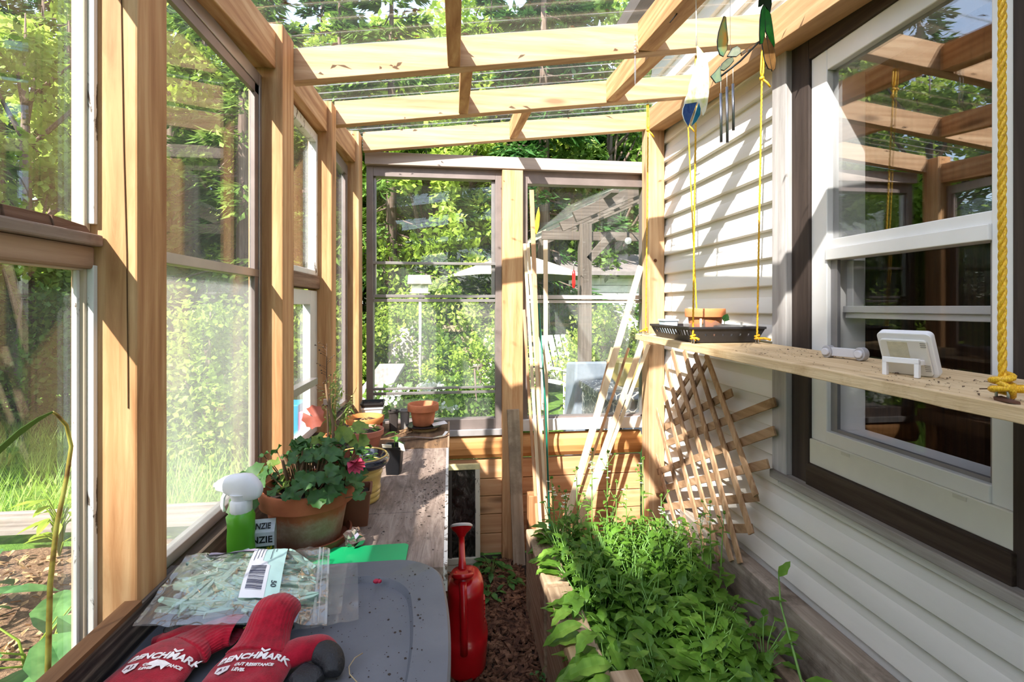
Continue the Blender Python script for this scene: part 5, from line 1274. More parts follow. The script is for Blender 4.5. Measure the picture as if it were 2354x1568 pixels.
# ================================================================== folding trellis leaning on the wall
tr = thing('trellis', 'expanding wooden lattice trellis leaning against the siding behind the bed', 'trellis', (1.08, 1.9, .4))
tw = wood('trellis_wood', '#8c6a4c', '#b08d6c', '#cdb090', 'z', rough=.8, stain='#6f523a', bump=.4)
tw2 = wood('trellis_wood_cross', '#7d5f44', '#a38262', '#c2a283', 'y', rough=.8, stain='#5f4631', bump=.4)
steep = [((1623, 815), (1738, 1140)), ((1598, 812), (1727, 1228)), ((1573, 806), (1702, 1295)), ((1545, 805), (1682, 1290)), ((1530, 838), (1655, 1290)), ((1523, 888), (1625, 1280)), ((1508, 940), (1596, 1270)), ((1504, 1035), (1568, 1255))]
flat = [((1507, 1128), (1766, 1066)), ((1512, 1085), (1781, 990)), ((1526, 1022), (1782, 924)), ((1530, 982), (1683, 902)), ((1528, 1166), (1742, 1142)), ((1580, 1215), (1730, 1215)), ((1560, 958), (1627, 830)), ((1545, 925), (1600, 840))]
for k, (a, b) in enumerate(steep):
    A = aX(a[0], a[1], 1.098); B = aX(b[0], b[1], 1.062)
    MB().beam(A, B, .030, .008, (-1, 0, 0)).build('upright_slat', tw, tr, bevel=.001)
for k, (a, b) in enumerate(flat):
    f = lambda q: aX(q[0], q[1], 1.110 - .036*max(0, min(1, (q[1]-812)/480)))
    A = f(a); B = f(b)
    MB().beam(A, B, .032 if k < 6 else .024, .008, (-1, 0, 0)).build('cross_slat', tw2, tr, bevel=.001)

# ================================================================== hanging shelf on yellow ropes
def zs(y): return 1.228 + (y - .6)*.0165
sh = thing('hanging_shelf', 'rough sawn board hung on yellow ropes as a shelf in front of the house window', 'shelf', (.94, 1.25, 1.23))
rough = wood('rough_board', '#b89a70', '#cfb48c', '#e0c8a2', 'y', rough=.85, scale=1.2, stain='#a98a61', bump=.7)
mb = MB(); N = 40
rows = []
for i in range(N+1):
    y = .30 + (2.035-.30)*i/N; z = zs(y); e = .002*noise.noise((y*9, 0, 1)); e2 = .0016*noise.noise((y*14, 3, 1))
    rows.append([(.795+e, y, z-.024+e2), (1.082, y, z-.024), (1.082, y, z), (.797+e, y, z+e2*.4)])
loft(mb, rows, smooth=False); mb.build('board', rough, sh, bevel=.0015)
zinc = plain('zinc', '#a6a8ab', .3, .9)
def ueye(x, y, parent):
    z = zs(y); r_ = .008
    MB().tube([(x, y-r_, z-.004), (x, y-r_, z+.010)] + [(x, y - r_*math.cos(k*PI/8), z + .012 + r_*math.sin(k*PI/8)) for k in range(9)] + [(x, y+r_, z+.010), (x, y+r_, z-.004)], .0019, 8).build('eye_hook', zinc, parent)
hooks = [(.815, .626), (1.045, .605), (.812, 1.555), (1.03, 1.53), (.815, 1.965), (1.055, 1.98)]
for h_ in hooks: ueye(h_[0], h_[1], sh)
yr = mat('yellow_rope', lambda n: (lambda t: t.principled(t.ramp(t.noise(t.coord((300, 300, 120)), 2, 2), [(.35, '#c98f10'), (.6, '#f0c02a'), (.75, '#f8d75a')]), .55).m)(NT(n)))
def rope(a, b, r_, label, knot=True, tail=(-.03, -.02), topknot=None, twist=True):
    a, b = Vector(a), Vector(b); o = thing('yellow_rope', label, 'rope', tuple(a))
    L_ = (b-a).length; n = max(24, int(L_/.004)) if r_ > .003 else max(24, int(L_/.008)); mb = MB()
    d = (b-a).normalized(); s = d.orthogonal().normalized(); u = d.cross(s)
    for st in range(3):
        pts = [a + (b-a)*(i/n) + (s*math.cos(i*.55 + st*2*PI/3) + u*math.sin(i*.55 + st*2*PI/3))*r_*.5 for i in range(n+1)]
        mb.tube(pts, r_*.58, 5)
    mb.build('line', yr, o)
    if knot:
        c = a + Vector((0,0,-.004)); mb = MB(); q = r_*2.2
        mb.tube([c + Vector((q*math.cos(t*.7), q*math.sin(t*.7), -q*.6 + t*q*.13)) for t in range(20)], r_*.95, 7)
        mb.tube([c + Vector((-q, -q*.3, q)), c + Vector((0, -q*1.2, 0)), c + Vector((q*.9, -q*.4, -q))], r_, 7)
        mb.tube([c, c + Vector((tail[0]*.5, tail[1]*.6, .002)), c + Vector((tail[0], tail[1], -.003))], [r_*1.2, r_*1.25, r_*1.3], 7)
        mb.build('knot', yr, o)
    if topknot:
        c = Vector(topknot); mb = MB()
        mb.tube([b, b + Vector((-.004, 0, .02)), c + Vector((-.003, 0, 0)), c + Vector((.003, 0, .002)), b + Vector((.005, 0, .02)), b], r_*.95, 7)
        mb.sphere(b, r_*2.6, 1, 1, .9, 10, 8); mb.tube([b, b + Vector((.012, -.01, -.018)), b + Vector((.022, -.012, -.034))], r_*1.1, 7)
        mb.build('top_loop', yr, o)
        MB().tube([c + Vector((0,0,-.004)), c + Vector((.004,0,.002)), c + Vector((0,0,.009)), c + Vector((0,0,.03))], .0013, 6).build('screw_eye', zinc, o)
    return o
z1 = lambda x, y: zroof(x, y) - .1
rope((.815, .626, zs(.6)+.024), (.820, .630, 2.28), .0052, 'thick yellow rope nearest the camera, at the right edge in front of the window', tail=(.06, -.05))
rope((1.045, .605, zs(.6)+.024), (1.045, .60, 2.30), .0052, 'yellow rope at the near end of the shelf on the wall side, outside the frame')
rope((.812, 1.555, zs(1.55)+.022), (.803, 1.515, 2.13), .0032, 'yellow rope down to the front edge of the shelf at the black tray', tail=(.012, -.02), topknot=(.803, 1.512, z1(.8, 1.5)-.012))
rope((1.03, 1.53, zs(1.53)+.022), (1.036, 1.513, 2.14), .0032, 'yellow rope with a big top knot, in front of the siding', tail=(.03, -.03), topknot=(1.036, 1.508, z1(1.03, 1.5)-.012))
rope((.815, 1.965, zs(1.96)+.022), (.848, 2.02, 2.14), .0030, 'yellow rope at the far end of the shelf, before the rear corner post', tail=(-.03, -.01), topknot=(.85, 2.03, z1(.85, 2.03)-.012))
rope((1.055, 1.98, zs(1.98)+.022), (1.03, 2.015, 2.17), .0030, 'yellow rope furthest back beside the siding, behind the clear tray wrap', tail=(.01, .01), topknot=(1.03, 2.02, z1(1.03, 2.0)-.012))
mb = MB()
for i in range(230):
    y = R.choice((R.gauss(1.25, .09), R.uniform(.5, 1.45), R.gauss(.78, .12))); x = R.uniform(.81, 1.07) if y > .9 else R.uniform(.80, .98)
    if not .35 < y < 1.5: continue
    s = abs(R.gauss(0, .0016)) + .0006; a = R.uniform(0, 6); l = s*R.uniform(1, 3.2); z = zs(y)
    c_, s_2 = math.cos(a), math.sin(a)
    mb.face([(x-c_*l, y-s_2*l, z+.0006), (x+s_2*s*.6, y-c_*s*.6, z+.001+s*.5), (x+c_*l, y+s_2*l, z+.0006), (x-s_2*s*.6, y+c_*s*.6, z+.0014+s*.5)])
o = mb.build('bark_bits', plain('crumb_brown', '#4a3423', .9, var=.4), fixn=False); tag(o, 'crumbs of bark and soil on the hanging shelf', 'crumbs', kind='stuff')
o = MB().hull8([(.812, .635, zs(.6)+.001), (.820, .63, zs(.6)+.001), (.812, .600, zs(.6)+.001), (.803, .608, zs(.6)+.002), (.812, .636, zs(.6)+.006), (.820, .631, zs(.6)+.008), (.811, .600, zs(.6)+.005), (.803, .608, zs(.6)+.004)]).build('bark_chip', plain('chip_dark', '#5a3a2c', .8)); tag(o, 'dark bark chip at the foot of the near rope hook', 'bark chip')
o = MB().tube([(.868, .70, zs(.7)+.004), (.872, .66, zs(.66)+.012), (.866, .60, zs(.6)+.012), (.864, .52, zs(.52)+.010), (.86, .44, zs(.44)+.006)], .0011, 5).build('twig', plain('twig_dark', '#5f4632', .8)); tag(o, 'thin dark twig lying on the shelf behind the near rope', 'twig')
# weather display on the shelf, seen from behind
wd = thing('weather_display', 'white plastic weather display on a stand, seen from behind, on the hanging shelf', 'weather display', (.905, .862, zs(.86)), rot=(0, 0, rad(-70)))
wp2 = plain('device_white', '#e3e1e3', .35, var=.03); wp3 = plain('device_panel', '#d3cec6', .45, var=.04)
TILT = Matrix.Translation((0, .020, .0)) @ Matrix.Rotation(rad(24), 4, 'X')
mb = MB(); mb.prism([(x, y) for x, y in outline(-.046, .046, .0, .096, .010, 0)], 'y', -.006, .010); mb.xform(TILT); mb.build('case', wp2, wd, local=True, bevel=.002)
mb = MB(); mb.prism([(x, y) for x, y in outline(-.039, .039, .006, .084, .006, 0)], 'y', -.0125, -.006); mb.xform(TILT); mb.build('back_panel', wp3, wd, local=True, bevel=.002)
mb = MB(); mb.box(-.026, .008, -.0135, -.012, .044, .080); mb.xform(TILT); mb.build('battery_label', plain('device_label', '#bdb49a', .5, var=.12, vscale=90), wd, local=True)
mb = MB()
for zz in (.070, .074, .078, .018, .022, .026, .030): mb.box(.029, .038, -.0132, -.0120, zz, zz+.0014)
mb.xform(TILT); mb.build('vent_slots', plain('vent_dark', '#8d8883', .6), wd, local=True)
mb = MB(); mb.box(-.031, .031, -.032, -.024, .026, .037); mb.box(-.031, -.023, -.032, -.022, .0, .030); mb.box(.023, .031, -.032, -.022, .0, .030); mb.box(-.031, -.025, -.030, .0, .024, .034); mb.box(.025, .031, -.030, .0, .024, .034)
mb.build('stand', wp2, wd, local=True, bevel=.0012)
# grey clamp lying beside it
cl = thing('clip_bracket', 'grey plastic clip bracket with round ends lying on the shelf by the window', 'bracket', (.99, 1.115, zs(1.11)), rot=(0, 0, rad(-72)))
cg = plain('clamp_grey', '#c9c7cc', .4, var=.04); cg2 = plain('clamp_grey_dark', '#a9a6a8', .45, var=.05)
MB().box(-.032, .032, -.006, .006, .006, .028).build('bar', cg, cl, local=True, bevel=.0012)
for s in (-1, 1):
    mb = MB()
    loft(mb, [[(s*.040 + .013*math.cos(k*PI/12), y_, .0165 + .0165*math.sin(k*PI/12)) for k in range(24)] for y_ in (-.011, .011)], smooth=False); e = mb.build('end_piece', cg2, cl, local=True, bevel=.002)
    mb = MB(); loft(mb, [[(s*.040 + r_*math.cos(k*PI/12), y_, .0165 + r_*math.sin(k*PI/12)) for k in range(24)] for y_, r_ in ((-.018, .008), (-.016, .0095), (-.0105, .0095))], smooth=False); mb.build('knob', cg, cl, local=True, bevel=.0008)

# ---- black plant tray on the far end of the shelf
zt = zs(1.72)
ty = thing('plant_tray', 'black slotted plastic plant tray on the far end of the hanging shelf', 'tray', (.94, 1.72, zt))
bk = plain('tray_black', '#2b292b', .5, var=.15, vscale=20)
w1, w2, hh = .115, .137, .050; yl1, yl2 = .150, .168; ox = .012
def slotted(mb, P, n, zlo, zhi, sw):
    """a wall along P(0)->P(1) at two heights with n slots"""
    seg = []
    for i in range(n):
        a, b = (i + .5 - sw/2)/n, (i + .5 + sw/2)/n; seg += [(a, b)]
    t = 0; zs_ = (0, zlo, zhi, 1)
    def quad(t0, t1, h0, h1): mb.face([P(t0, h0), P(t1, h0), P(t1, h1), P(t0, h1)])
    quad(0, 1, 0, zlo); quad(0, 1, zhi, 1)
    for a, b in seg: quad(t, a, zlo, zhi); t = b
    quad(t, 1, zlo, zhi)
mb = MB()
cor = [(-1, -1), (1, -1), (1, 1), (-1, 1)]
for k in range(4):
    c0, c1 = cor[k], cor[(k+1) % 4]
    P = lambda t, h: Vector((ox*h*0 + (c0[0]*(1-t) + c1[0]*t)*(w1 + (w2-w1)*h), (c0[1]*(1-t) + c1[1]*t)*(yl1 + (yl2-yl1)*h), hh*h + .001))
    slotted(mb, P, 8 if k % 2 == 0 else 15, .42, .58 if k % 2 == 0 else .82, .22 if k % 2 == 0 else .45)
mb.face([(c[0]*w1, c[1]*yl1, .001) for c in cor]); wl_ = mb.build('basket', bk, ty, local=True, fixn=False, solid=.0018)
mb = MB()
for k in range(4):
    c0, c1 = cor[k], cor[(k+1) % 4]; mb.beam((c0[0]*w2, c0[1]*yl2, hh), (c1[0]*w2, c1[1]*yl2, hh), .008, .008)
mb.build('rim', bk, ty, local=True, bevel=.0015)
o = square_pot((.855, 1.835, zt+.004), .060, .046, .070, plain('pale_blue_pot', '#b9cbd8', .4, var=.05), 'pale blue square pot in the black tray', 'square_pot', .8, rz=.0)
pt = round_pot((.985, 1.79, zt+.004), .075, .055, .112, .034, plain('tray_terracotta', '#cf7f4d', .75, bump=.2, var=.12), 'terracotta pot in the black tray on the shelf', fill=.85)
square_pot((.905, 1.665, zt+.004), .050, .042, .042, plain('tray_black2', '#262426', .55), 'small black seedling pot behind the front rope, in the tray', 'square_pot', .9)
square_pot((.985, 1.655, zt+.004), .052, .042, .050, plain('tray_black2', '#262426', .55), 'small black seedling pot with a round leaf sprout, in the tray', 'square_pot', .9)
seedling((.905, 1.665, zt+.040), .022, 'pale sprouts in the small black pot behind the front rope', 6, .014, .006, seed=81)
sd2 = thing('seedling', 'single sprout with one round dark leaf in the tray', 'plant', (.985, 1.655, zt+.048)); mb = MB(); mb.tube([(0,0,0), (.001,0,.018), (.0,0,.03)], .0014, 6); mb.build('stem', gstem, sd2, local=True)
lf = MB(); leafmesh(lf, Vector((0, 0, .022)), Vector((.35, -.1, .9)), Vector((-.5, -.8, .2)), .030, .024, droop=.1); leafmesh(lf, Vector((0, 0, .024)), Vector((.9, -.1, .3)), Vector((-.2, -.3, .9)), .022, .016, droop=.1); lf.build('leaves', leaf('sprout_leaf', '#2f6b2c', '#4f8f3c', .3), sd2, local=True, fixn=False)
MB().box(-.001, .001, -.004, .004, 0, .06).build('label_stick', tagm, sd2, local=True) if False else None
for k, (x, y) in enumerate(((.935, 1.73), (1.03, 1.62))):
    o = MB().box(x-.004, x+.004, y-.0006, y+.0006, zt+.006, zt+.078 - .01*k).build('plant_label', tagm); tag(o, ('wooden plant label standing beside the pale blue pot', 'wooden plant label standing at the right of the tray')[k], 'plant tag')
clr = glass('tray_wrap', refl=1.2, ior=1.5, haze=.42, hazecol='#eef0f0', hscale=12, rough=.12)
mb = MB(); mb.grid(14, 6, lambda u, v: (.862 + u*.205, 1.578 + .006*noise.noise((u*6, v*3, 1)), zt + .018 + v*(.048 + .014*noise.noise((u*7, 0, 4)) + (.020*max(0, 1-abs(u-.93)/.09)) + (.018*max(0, 1-abs(u-.02)/.12)))))
mb.grid(10, 6, lambda u, v: (.865 + .004*noise.noise((u*6, v*3, 9)), 1.578 + u*.15, zt + .018 + v*(.045 + .012*noise.noise((u*7, 2, 4)))))
o = mb.build('clear_liner', clr, fixn=False); tag(o, 'clear torn plastic liner standing up inside the black tray', 'plastic liner')

# ================================================================== hanging ornaments
lead = plain('lead_came', '#2f3235', .4, .6)
def flatglass(pts, c, name, m, parent, t=.003, border=None, bm_=None, M_=None):
    """pts in px -> a piece of coloured glass in the plane of constant depth"""
    mb = MB(); mb.prism(pts, 'y', -t/2, t/2); o = mb.build(name, m, parent, local=True)
    if border:
        mb = MB(); mb.tube([(p[0], 0, p[1]) for p in pts + pts[:1]], border, 6, cap=False); mb.build('edging', bm_ or lead, parent, local=True)
    return o
def stained(name, cols, trans=.55, scale=30):
    def f(n):
        t = NT(n); nz = t.noise(t.coord((1, 1, .6)), scale, 4, .6); k = len(cols)
        col = t.ramp(nz, [(.3 + .4*i/(k-1), c) for i, c in enumerate(cols)])
        p = t.n('BsdfPrincipled'); t.link(col, p.inputs['Base Color']); p.inputs['Roughness'].default_value = .1
        tl = t.n('BsdfTranslucent'); t.link(col, tl.inputs[0]); tp = t.n('BsdfTransparent'); t.link(col, tp.inputs[0])
        m1 = t.n('MixShader'); m1.inputs[0].default_value = .5; t.link(tl.outputs[0], m1.inputs[1]); t.link(tp.outputs[0], m1.inputs[2])
        m = t.n('MixShader'); m.inputs[0].default_value = trans; t.link(p.outputs[0], m.inputs[1]); t.link(m1.outputs[0], m.inputs[2]); t.link(m.outputs[0], t.out.inputs[0]); return t.m
    return mat(name, f)
def local(px, py, y, origin):
    q = aY(px, py, y); return (q.x - origin.x, q.z - origin.z)
# glass feather
Yf = 1.16; of_ = aY(1600, 200, Yf)
fe = thing('glass_feather', 'hanging glass feather, white and yellow with a blue tip', 'ornament', tuple(of_))
P = lambda *q: [local(a, b, Yf, of_) for a, b in q]
flatglass(P((1601, 105), (1609, 112), (1619, 125), (1626, 142), (1629, 160), (1629, 178), (1630, 196), (1629, 215), (1626, 238), (1622, 256), (1616, 266), (1606, 236), (1572, 240), (1576, 225), (1582, 212), (1584, 196), (1590, 178), (1597, 155), (1603, 132)), 0, 'vane', stained('feather_white', ('#fbfaf2', '#fdfdf6', '#f0f3c9', '#dfe88a'), .35, 40), fe)
flatglass(P((1574, 240), (1602, 235), (1587, 274), (1582, 292), (1573, 276), (1569, 262), (1570, 250)), 0, 'tip', stained('feather_blue', ('#2f4f9a', '#4f76b8', '#3a62a5'), .45, 60), fe, border=.0015, bm_=plain('came_white', '#f3f3f0', .5))
flatglass(P((1606, 236), (1610, 250), (1609, 264), (1600, 280), (1589, 290)), 0, 'tip', stained('feather_teal', ('#1f7fa0', '#2f9bc0', '#2888ad'), .45, 60), fe, border=.0015, bm_=plain('came_white', '#f3f3f0', .5))
q = aY(1601, 105, Yf) - of_; MB().tube([(q.x, 0, q.z), (q.x-.0005, 0, q.z+.05), (q.x-.001, .0, zroof(.62, 1.16) - .094 - of_.z)], [.0018, .0012, .001], 6).build('cord', plain('cord_white', '#e6e3dc', .7), fe, local=True)
# hummingbird wind chime
Yh = 1.005; oh = aY(1680, 150, Yh)
hb = thing('wind_chime', 'stained glass hummingbird wind chime with three metal rods', 'wind chime', tuple(oh))
P = lambda *q: [local(a, b, Yh, oh) for a, b in q]
lc = plain('came_dark', '#3a3d3c', .35, .7)
flatglass(P((1664, 38), (1668, 40), (1669, 55), (1671, 75), (1673, 92), (1670, 115), (1662, 130), (1655, 126), (1650, 112), (1649, 95), (1652, 75), (1658, 55)), 0, 'wing', stained('wing_glass', ('#4fb3b0', '#b8cf9a', '#e8c070', '#7fb0a8'), .6, 26), hb, border=.0015, bm_=lc)
flatglass(P((1672, 130), (1683, 112), (1694, 107), (1701, 112), (1702, 122), (1692, 130), (1684, 130)), 0, 'wing', stained('wing_clear', ('#c9d6c0', '#dfe6d2', '#a9bfb2'), .6, 40), hb, border=.0015, bm_=lc)
flatglass(P((1655, 160), (1660, 147), (1672, 136), (1684, 132), (1686, 140), (1676, 152), (1664, 162)), 0, 'body', stained('body_glass', ('#8f9f86', '#b5bfa2', '#6f8378'), .5, 40), hb, border=.0016, bm_=lc)
flatglass(P((1634, 176), (1645, 165), (1655, 152), (1656, 165), (1658, 186), (1645, 191), (1640, 184)), 0, 'tail', stained('tail_glass', ('#a9d0bd', '#cfe0bf', '#8fbfb0'), .6, 40), hb, border=.0013, bm_=lc)
flatglass(P((1703, 122), (1722, 108), (1745, 95), (1746, 98), (1724, 114), (1704, 128)), 0, 'beak', stained('beak_glass', ('#3f7f8f', '#a07040', '#5f9fb0'), .4, 40), hb, border=.0010, bm_=lc)
MB().tube([(p[0], 0, p[1]) for p in P((1656, 176), (1702, 140), (1745, 96))], .0022, 8).build('rod', lc, hb, local=True)
al = plain('chime_rod', '#8f9096', .25, .9)
for px, y0, y1, ys in ((1657, 215, 327, 182), (1671, 200, 328, 168), (1685, 193, 300, 155)):
    a = P((px, ys), (px, y0), (px+1, y1)); MB().tube([(a[1][0], 0, a[1][1]), (a[2][0], 0, a[2][1])], .0031, 10).build('chime_tube', al, hb, local=True)
    MB().tube([(a[0][0], 0, a[0][1]), (a[1][0], 0, a[1][1])], .0006, 5).build('thread', plain('cord_white', '#e6e3dc', .7), hb, local=True)
a = P((1679, 112), (1678, 0)); MB().tube([(a[0][0], 0, a[0][1]), (a[1][0], 0, zroof(oh.x, Yh) - .088 - oh.z)], .0005, 5).build('thread', plain('cord_white', '#e6e3dc', .7), hb, local=True)
# green dragonfly
Yd = 1.02; od = aY(1765, 60, Yd)
df = thing('glass_dragonfly', 'hanging stained glass ornament with green and amber wings beside the window', 'ornament', tuple(od))
P = lambda *q: [local(a, b, Yd, od) for a, b in q]
gg_ = stained('wing_green', ('#1c7a2e', '#2fa03c', '#57c04a'), .5, 30); ga = stained('wing_amber', ('#8a6038', '#b08450', '#c99a5a'), .5, 30); gd = stained('wing_darkgreen', ('#1d3327', '#2c4a38', '#274033'), .4, 30)
flatglass(P((1745, 0), (1757, 0), (1755, 8), (1749, 14), (1744, 16)), 0, 'wing', gd, df, border=.0013, bm_=lead)
flatglass(P((1757, -14), (1772, -10), (1773, 10), (1770, 28), (1760, 20), (1755, 8)), 0, 'wing', gd, df, border=.0013, bm_=lead)
flatglass(P((1755, 12), (1758, 30), (1758, 60), (1757, 82), (1752, 100), (1747, 102), (1746, 80), (1747, 45), (1750, 24)), 0, 'wing', gg_, df, border=.0014, bm_=lead)
flatglass(P((1757, 14), (1764, 20), (1771, 34), (1775, 60), (1780, 100), (1779, 110), (1768, 92), (1760, 72), (1758, 40)), 0, 'wing', gg_, df, border=.0014, bm_=lead)
flatglass(P((1752, 103), (1757, 84), (1762, 92), (1766, 115), (1770, 145), (1773, 160), (1766, 158), (1758, 140)), 0, 'wing', ga, df, border=.0014, bm_=lead)
flatglass(P((1762, 82), (1770, 96), (1779, 112), (1783, 140), (1781, 158), (1775, 164), (1770, 140), (1766, 112)), 0, 'wing', ga, df, border=.0014, bm_=lead)
a = P((1758, 12), (1757, -30)); MB().tube([(a[0][0], 0, a[0][1]), (a[1][0], 0, a[1][1]), (a[1][0], 0, zroof(od.x, Yd) + .012 - od.z)], .0008, 5).build('thread', lead, df, local=True)
# crystal drop
Yc = 1.482; oc = aY(1460, 130, Yc)
cr = thing('crystal_drop', 'string of clear crystal beads with a pointed drop hanging from the nearest rafter', 'ornament', tuple(oc))
cg_ = glass('crystal', refl=2.2, ior=1.9, haze=.25, hscale=80)
z = .0
for k in range(4): MB().sphere((.001*(-1)**k, 0, .045 - k*.010), .0052, seg=10, rings=8).build('bead', cg_, cr, local=True)
MB().lathe([(.0, -.095), (.002, -.085), (.0035, -.05), (.003, -.0), (.0, .006)], seg=8).build('drop', glass('crystal_dark', refl=2.2, ior=1.9, haze=.1, tint=(.75, .75, .78)), cr, local=True)
MB().tube([(0,0,.045), (0,0,.07), (0, 0, z1(.6, 1.49) - oc.z + .01)], .0006, 5).build('thread', plain('cord_white', '#e6e3dc', .7), cr, local=True)
# dark thin chime rod high up
Ye = 1.25; a_, b_ = aY(1540, 52, Ye), aY(1588, -8, Ye)
oe = thing('chime_stick', 'thin dark slanting rod with a clear bead hanging near the top edge', 'ornament', tuple(a_))
MB().tube([(0, 0, 0), tuple(b_-a_), tuple(b_ - a_ + Vector((.02, 0, .025)))], .0018, 6).build('rod', plain('rod_dark', '#3b3634', .4, .5), oe, local=True)
c_ = aY(1566, 16, Ye) - a_; MB().sphere(tuple(c_), .007, seg=10, rings=8).build('bead', cg_, oe, local=True)
MB().tube([tuple(b_-a_), tuple(b_-a_ + Vector((.0, 0, zroof(b_.x, Ye) + .012 - b_.z)))], .0007, 5).build('thread', plain('cord_white', '#e6e3dc', .7), oe, local=True)
# ================================================================== outside: trees, garden, patio
RT = random.Random(21)
L_bright = leaf('leaf_bright', '#6a8c28', '#9fb848', .48, c3='#d3e080', vscale=1.3)
L_mid = leaf('leaf_mid', '#34551d', '#628232', .43, c3='#97b055', vscale=1.3)
L_dark = leaf('needle_dark', '#24421f', '#3f6a30', .25, c3='#648a40', vscale=1.5)
L_spruce = leaf('needle_mid', '#3a5d26', '#6b8c3a', .3, c3='#a3b65c', vscale=1.5)
M_bark = wood('bark', '#4a3c33', '#6e5d52', '#94857a', 'z', rough=.95, knots=False, bump=1.0)
def leafquad(mb, p, d, n, l, w):
    s = d.cross(n).normalized(); m = p + d*l*.5
    q = [p, m + s*w*.5 - n*l*.06, p + d*l, m - s*w*.5 - n*l*.06]
    try: mb.bm.faces.new([mb.bm.verts.new(x) for x in q])
    except ValueError: pass
def broadleaf_mesh(h, r, n, lsize, base=.2, seed=1, clumps=70):
    rr = random.Random(seed); mb = MB()
    cz = h*(base + (1-base)/2); hz = h*(1-base)/2
    cs = []
    for i in range(clumps):
        v = rv(rr).normalized() * rr.uniform(.45, 1.0)
        cs.append((Vector((v.x*r, v.y*r, cz + v.z*hz)), rr.uniform(.22, .5)*min(1, r/2+.3)))
    for i in range(n):
        c_, cr = cs[rr.randrange(clumps)]
        p = c_ + rv(rr).normalized()*cr*rr.uniform(.3, 1) ** .7
        d = (rv(rr) + Vector((0,0,-.25))).normalized(); nn = (rv(rr) + Vector((0,0,.9))).normalized()
        leafquad(mb, p, d, nn, lsize*rr.uniform(.7, 1.4), lsize*rr.uniform(.55, .9))
    tr = MB(); k = rr.uniform(-.1, .1)
    tr.tube([(0,0,-.2), (k*.4,0,h*.3), (k,.05,h*.6), (k*.6,.1,h*.9)], [h*.018, h*.014, h*.009, .01], 8)
    for c_, cr in cs[:24]:
        b = Vector((k*.5, 0, max(h*.18, c_.z - h*.22))); tr.tube([b, (b + c_)/2 + Vector((0,0,-.1)), c_], [h*.006, h*.004, .008], 5)
    return mb, tr
def conifer_mesh(h, r, n, lsize, base=.08, seed=1, droop=.35, dens=1.0):
    rr = random.Random(seed); mb = MB(); tr = MB()
    tr.tube([(0,0,-.2), (0,0,h*.5), (0,0,h*.97)], [h*.016, h*.009, .01], 8)
    nb = int(h*9*dens); per = n // nb
    for i in range(nb):
        t = (i + rr.random())/nb; z = h*(base + (1-base)*t); L = r*(1-t)**.8*rr.uniform(.75, 1.1) + .12
        a = rr.uniform(0, 2*PI); dr = droop*rr.uniform(.5, 1.3)
        dirv = Vector((math.cos(a), math.sin(a), 0))
        if L > .35: tr.tube([(0,0,z), dirv*L*.55 + Vector((0,0,z - dr*L*.3)), dirv*L*.95 + Vector((0,0,z - dr*L*.55))], [.018, .012, .004], 4)
        for j in range(max(6, int(per*(L/r)*1.7))):
            u = rr.uniform(.12, 1)**.8; p = dirv*L*u + Vector((0,0,z - dr*L*u*.6))
            side = Vector((-dirv.y, dirv.x, 0)) * rr.uniform(-1, 1)*L*.24*(1.15-u*.7)
            p = p + side + Vector((0,0,rr.uniform(-.16,.05)))
            d = (dirv*rr.uniform(.2,1) + side.normalized()*rr.uniform(0,1.0) + Vector((0,0,rr.uniform(-.7,.1)))).normalized()
            nn = (Vector((0,0,1)) + rv(rr)*.7).normalized()
            leafquad(mb, p, d, nn, lsize*rr.uniform(.8,1.6), lsize*rr.uniform(.28,.5))
    return mb, tr
def tree_proto(kind, m, *a, **k):
    f, t = (broadleaf_mesh if kind == 'b' else conifer_mesh)(*a, **k)
    root = thing('broadleaf_tree' if kind == 'b' else 'conifer_tree', '', 'tree')
    fo = f.build('foliage', m, root, fixn=False); fo['kind'] = 'stuff'; t.build('trunk', M_bark, root)
    return root
PT = {}
used_t = set()
def tree(key, x, y, label, group=None, s=1.0, rz=None, sz=None):
    o = PT[key]
    if key in used_t: o = copy_tree(o)
    used_t.add(key)
    o.location = (x, y, -.05); o.rotation_euler = (0, 0, RT.uniform(0, 6.28) if rz is None else rz)
    o.scale = (s, s, sz or s); o['label'] = label
    if group: o['group'] = group
    elif 'group' in o: del o['group']
    return o
PT['B1'] = tree_proto('b', L_bright, 8.0, 2.3, 14000, .15, .10, 3, 90)
PT['B2'] = tree_proto('b', L_mid, 8.5, 2.4, 14000, .15, .12, 5, 100)
PT['C1'] = tree_proto('c', L_dark, 10.5, 2.0, 12000, .20, .05, 7, .45, .8)
PT['C2'] = tree_proto('c', L_spruce, 9.5, 2.1, 12000, .19, .06, 9, .6)
PT['S1'] = tree_proto('b', L_bright, 1.9, 1.0, 6000, .075, .02, 11, 45)
PT['S2'] = tree_proto('b', L_mid, 1.3, .75, 4500, .055, .02, 13, 36)
def bear(px, d):       # a spot in the garden from a bearing of the view and a distance
    a = (px - CX)/F; c, s = math.cos(TH), math.sin(TH)
    return ((a*c + s)*d, (c - a*s)*d)
G1 = 'forest trees behind the garden'
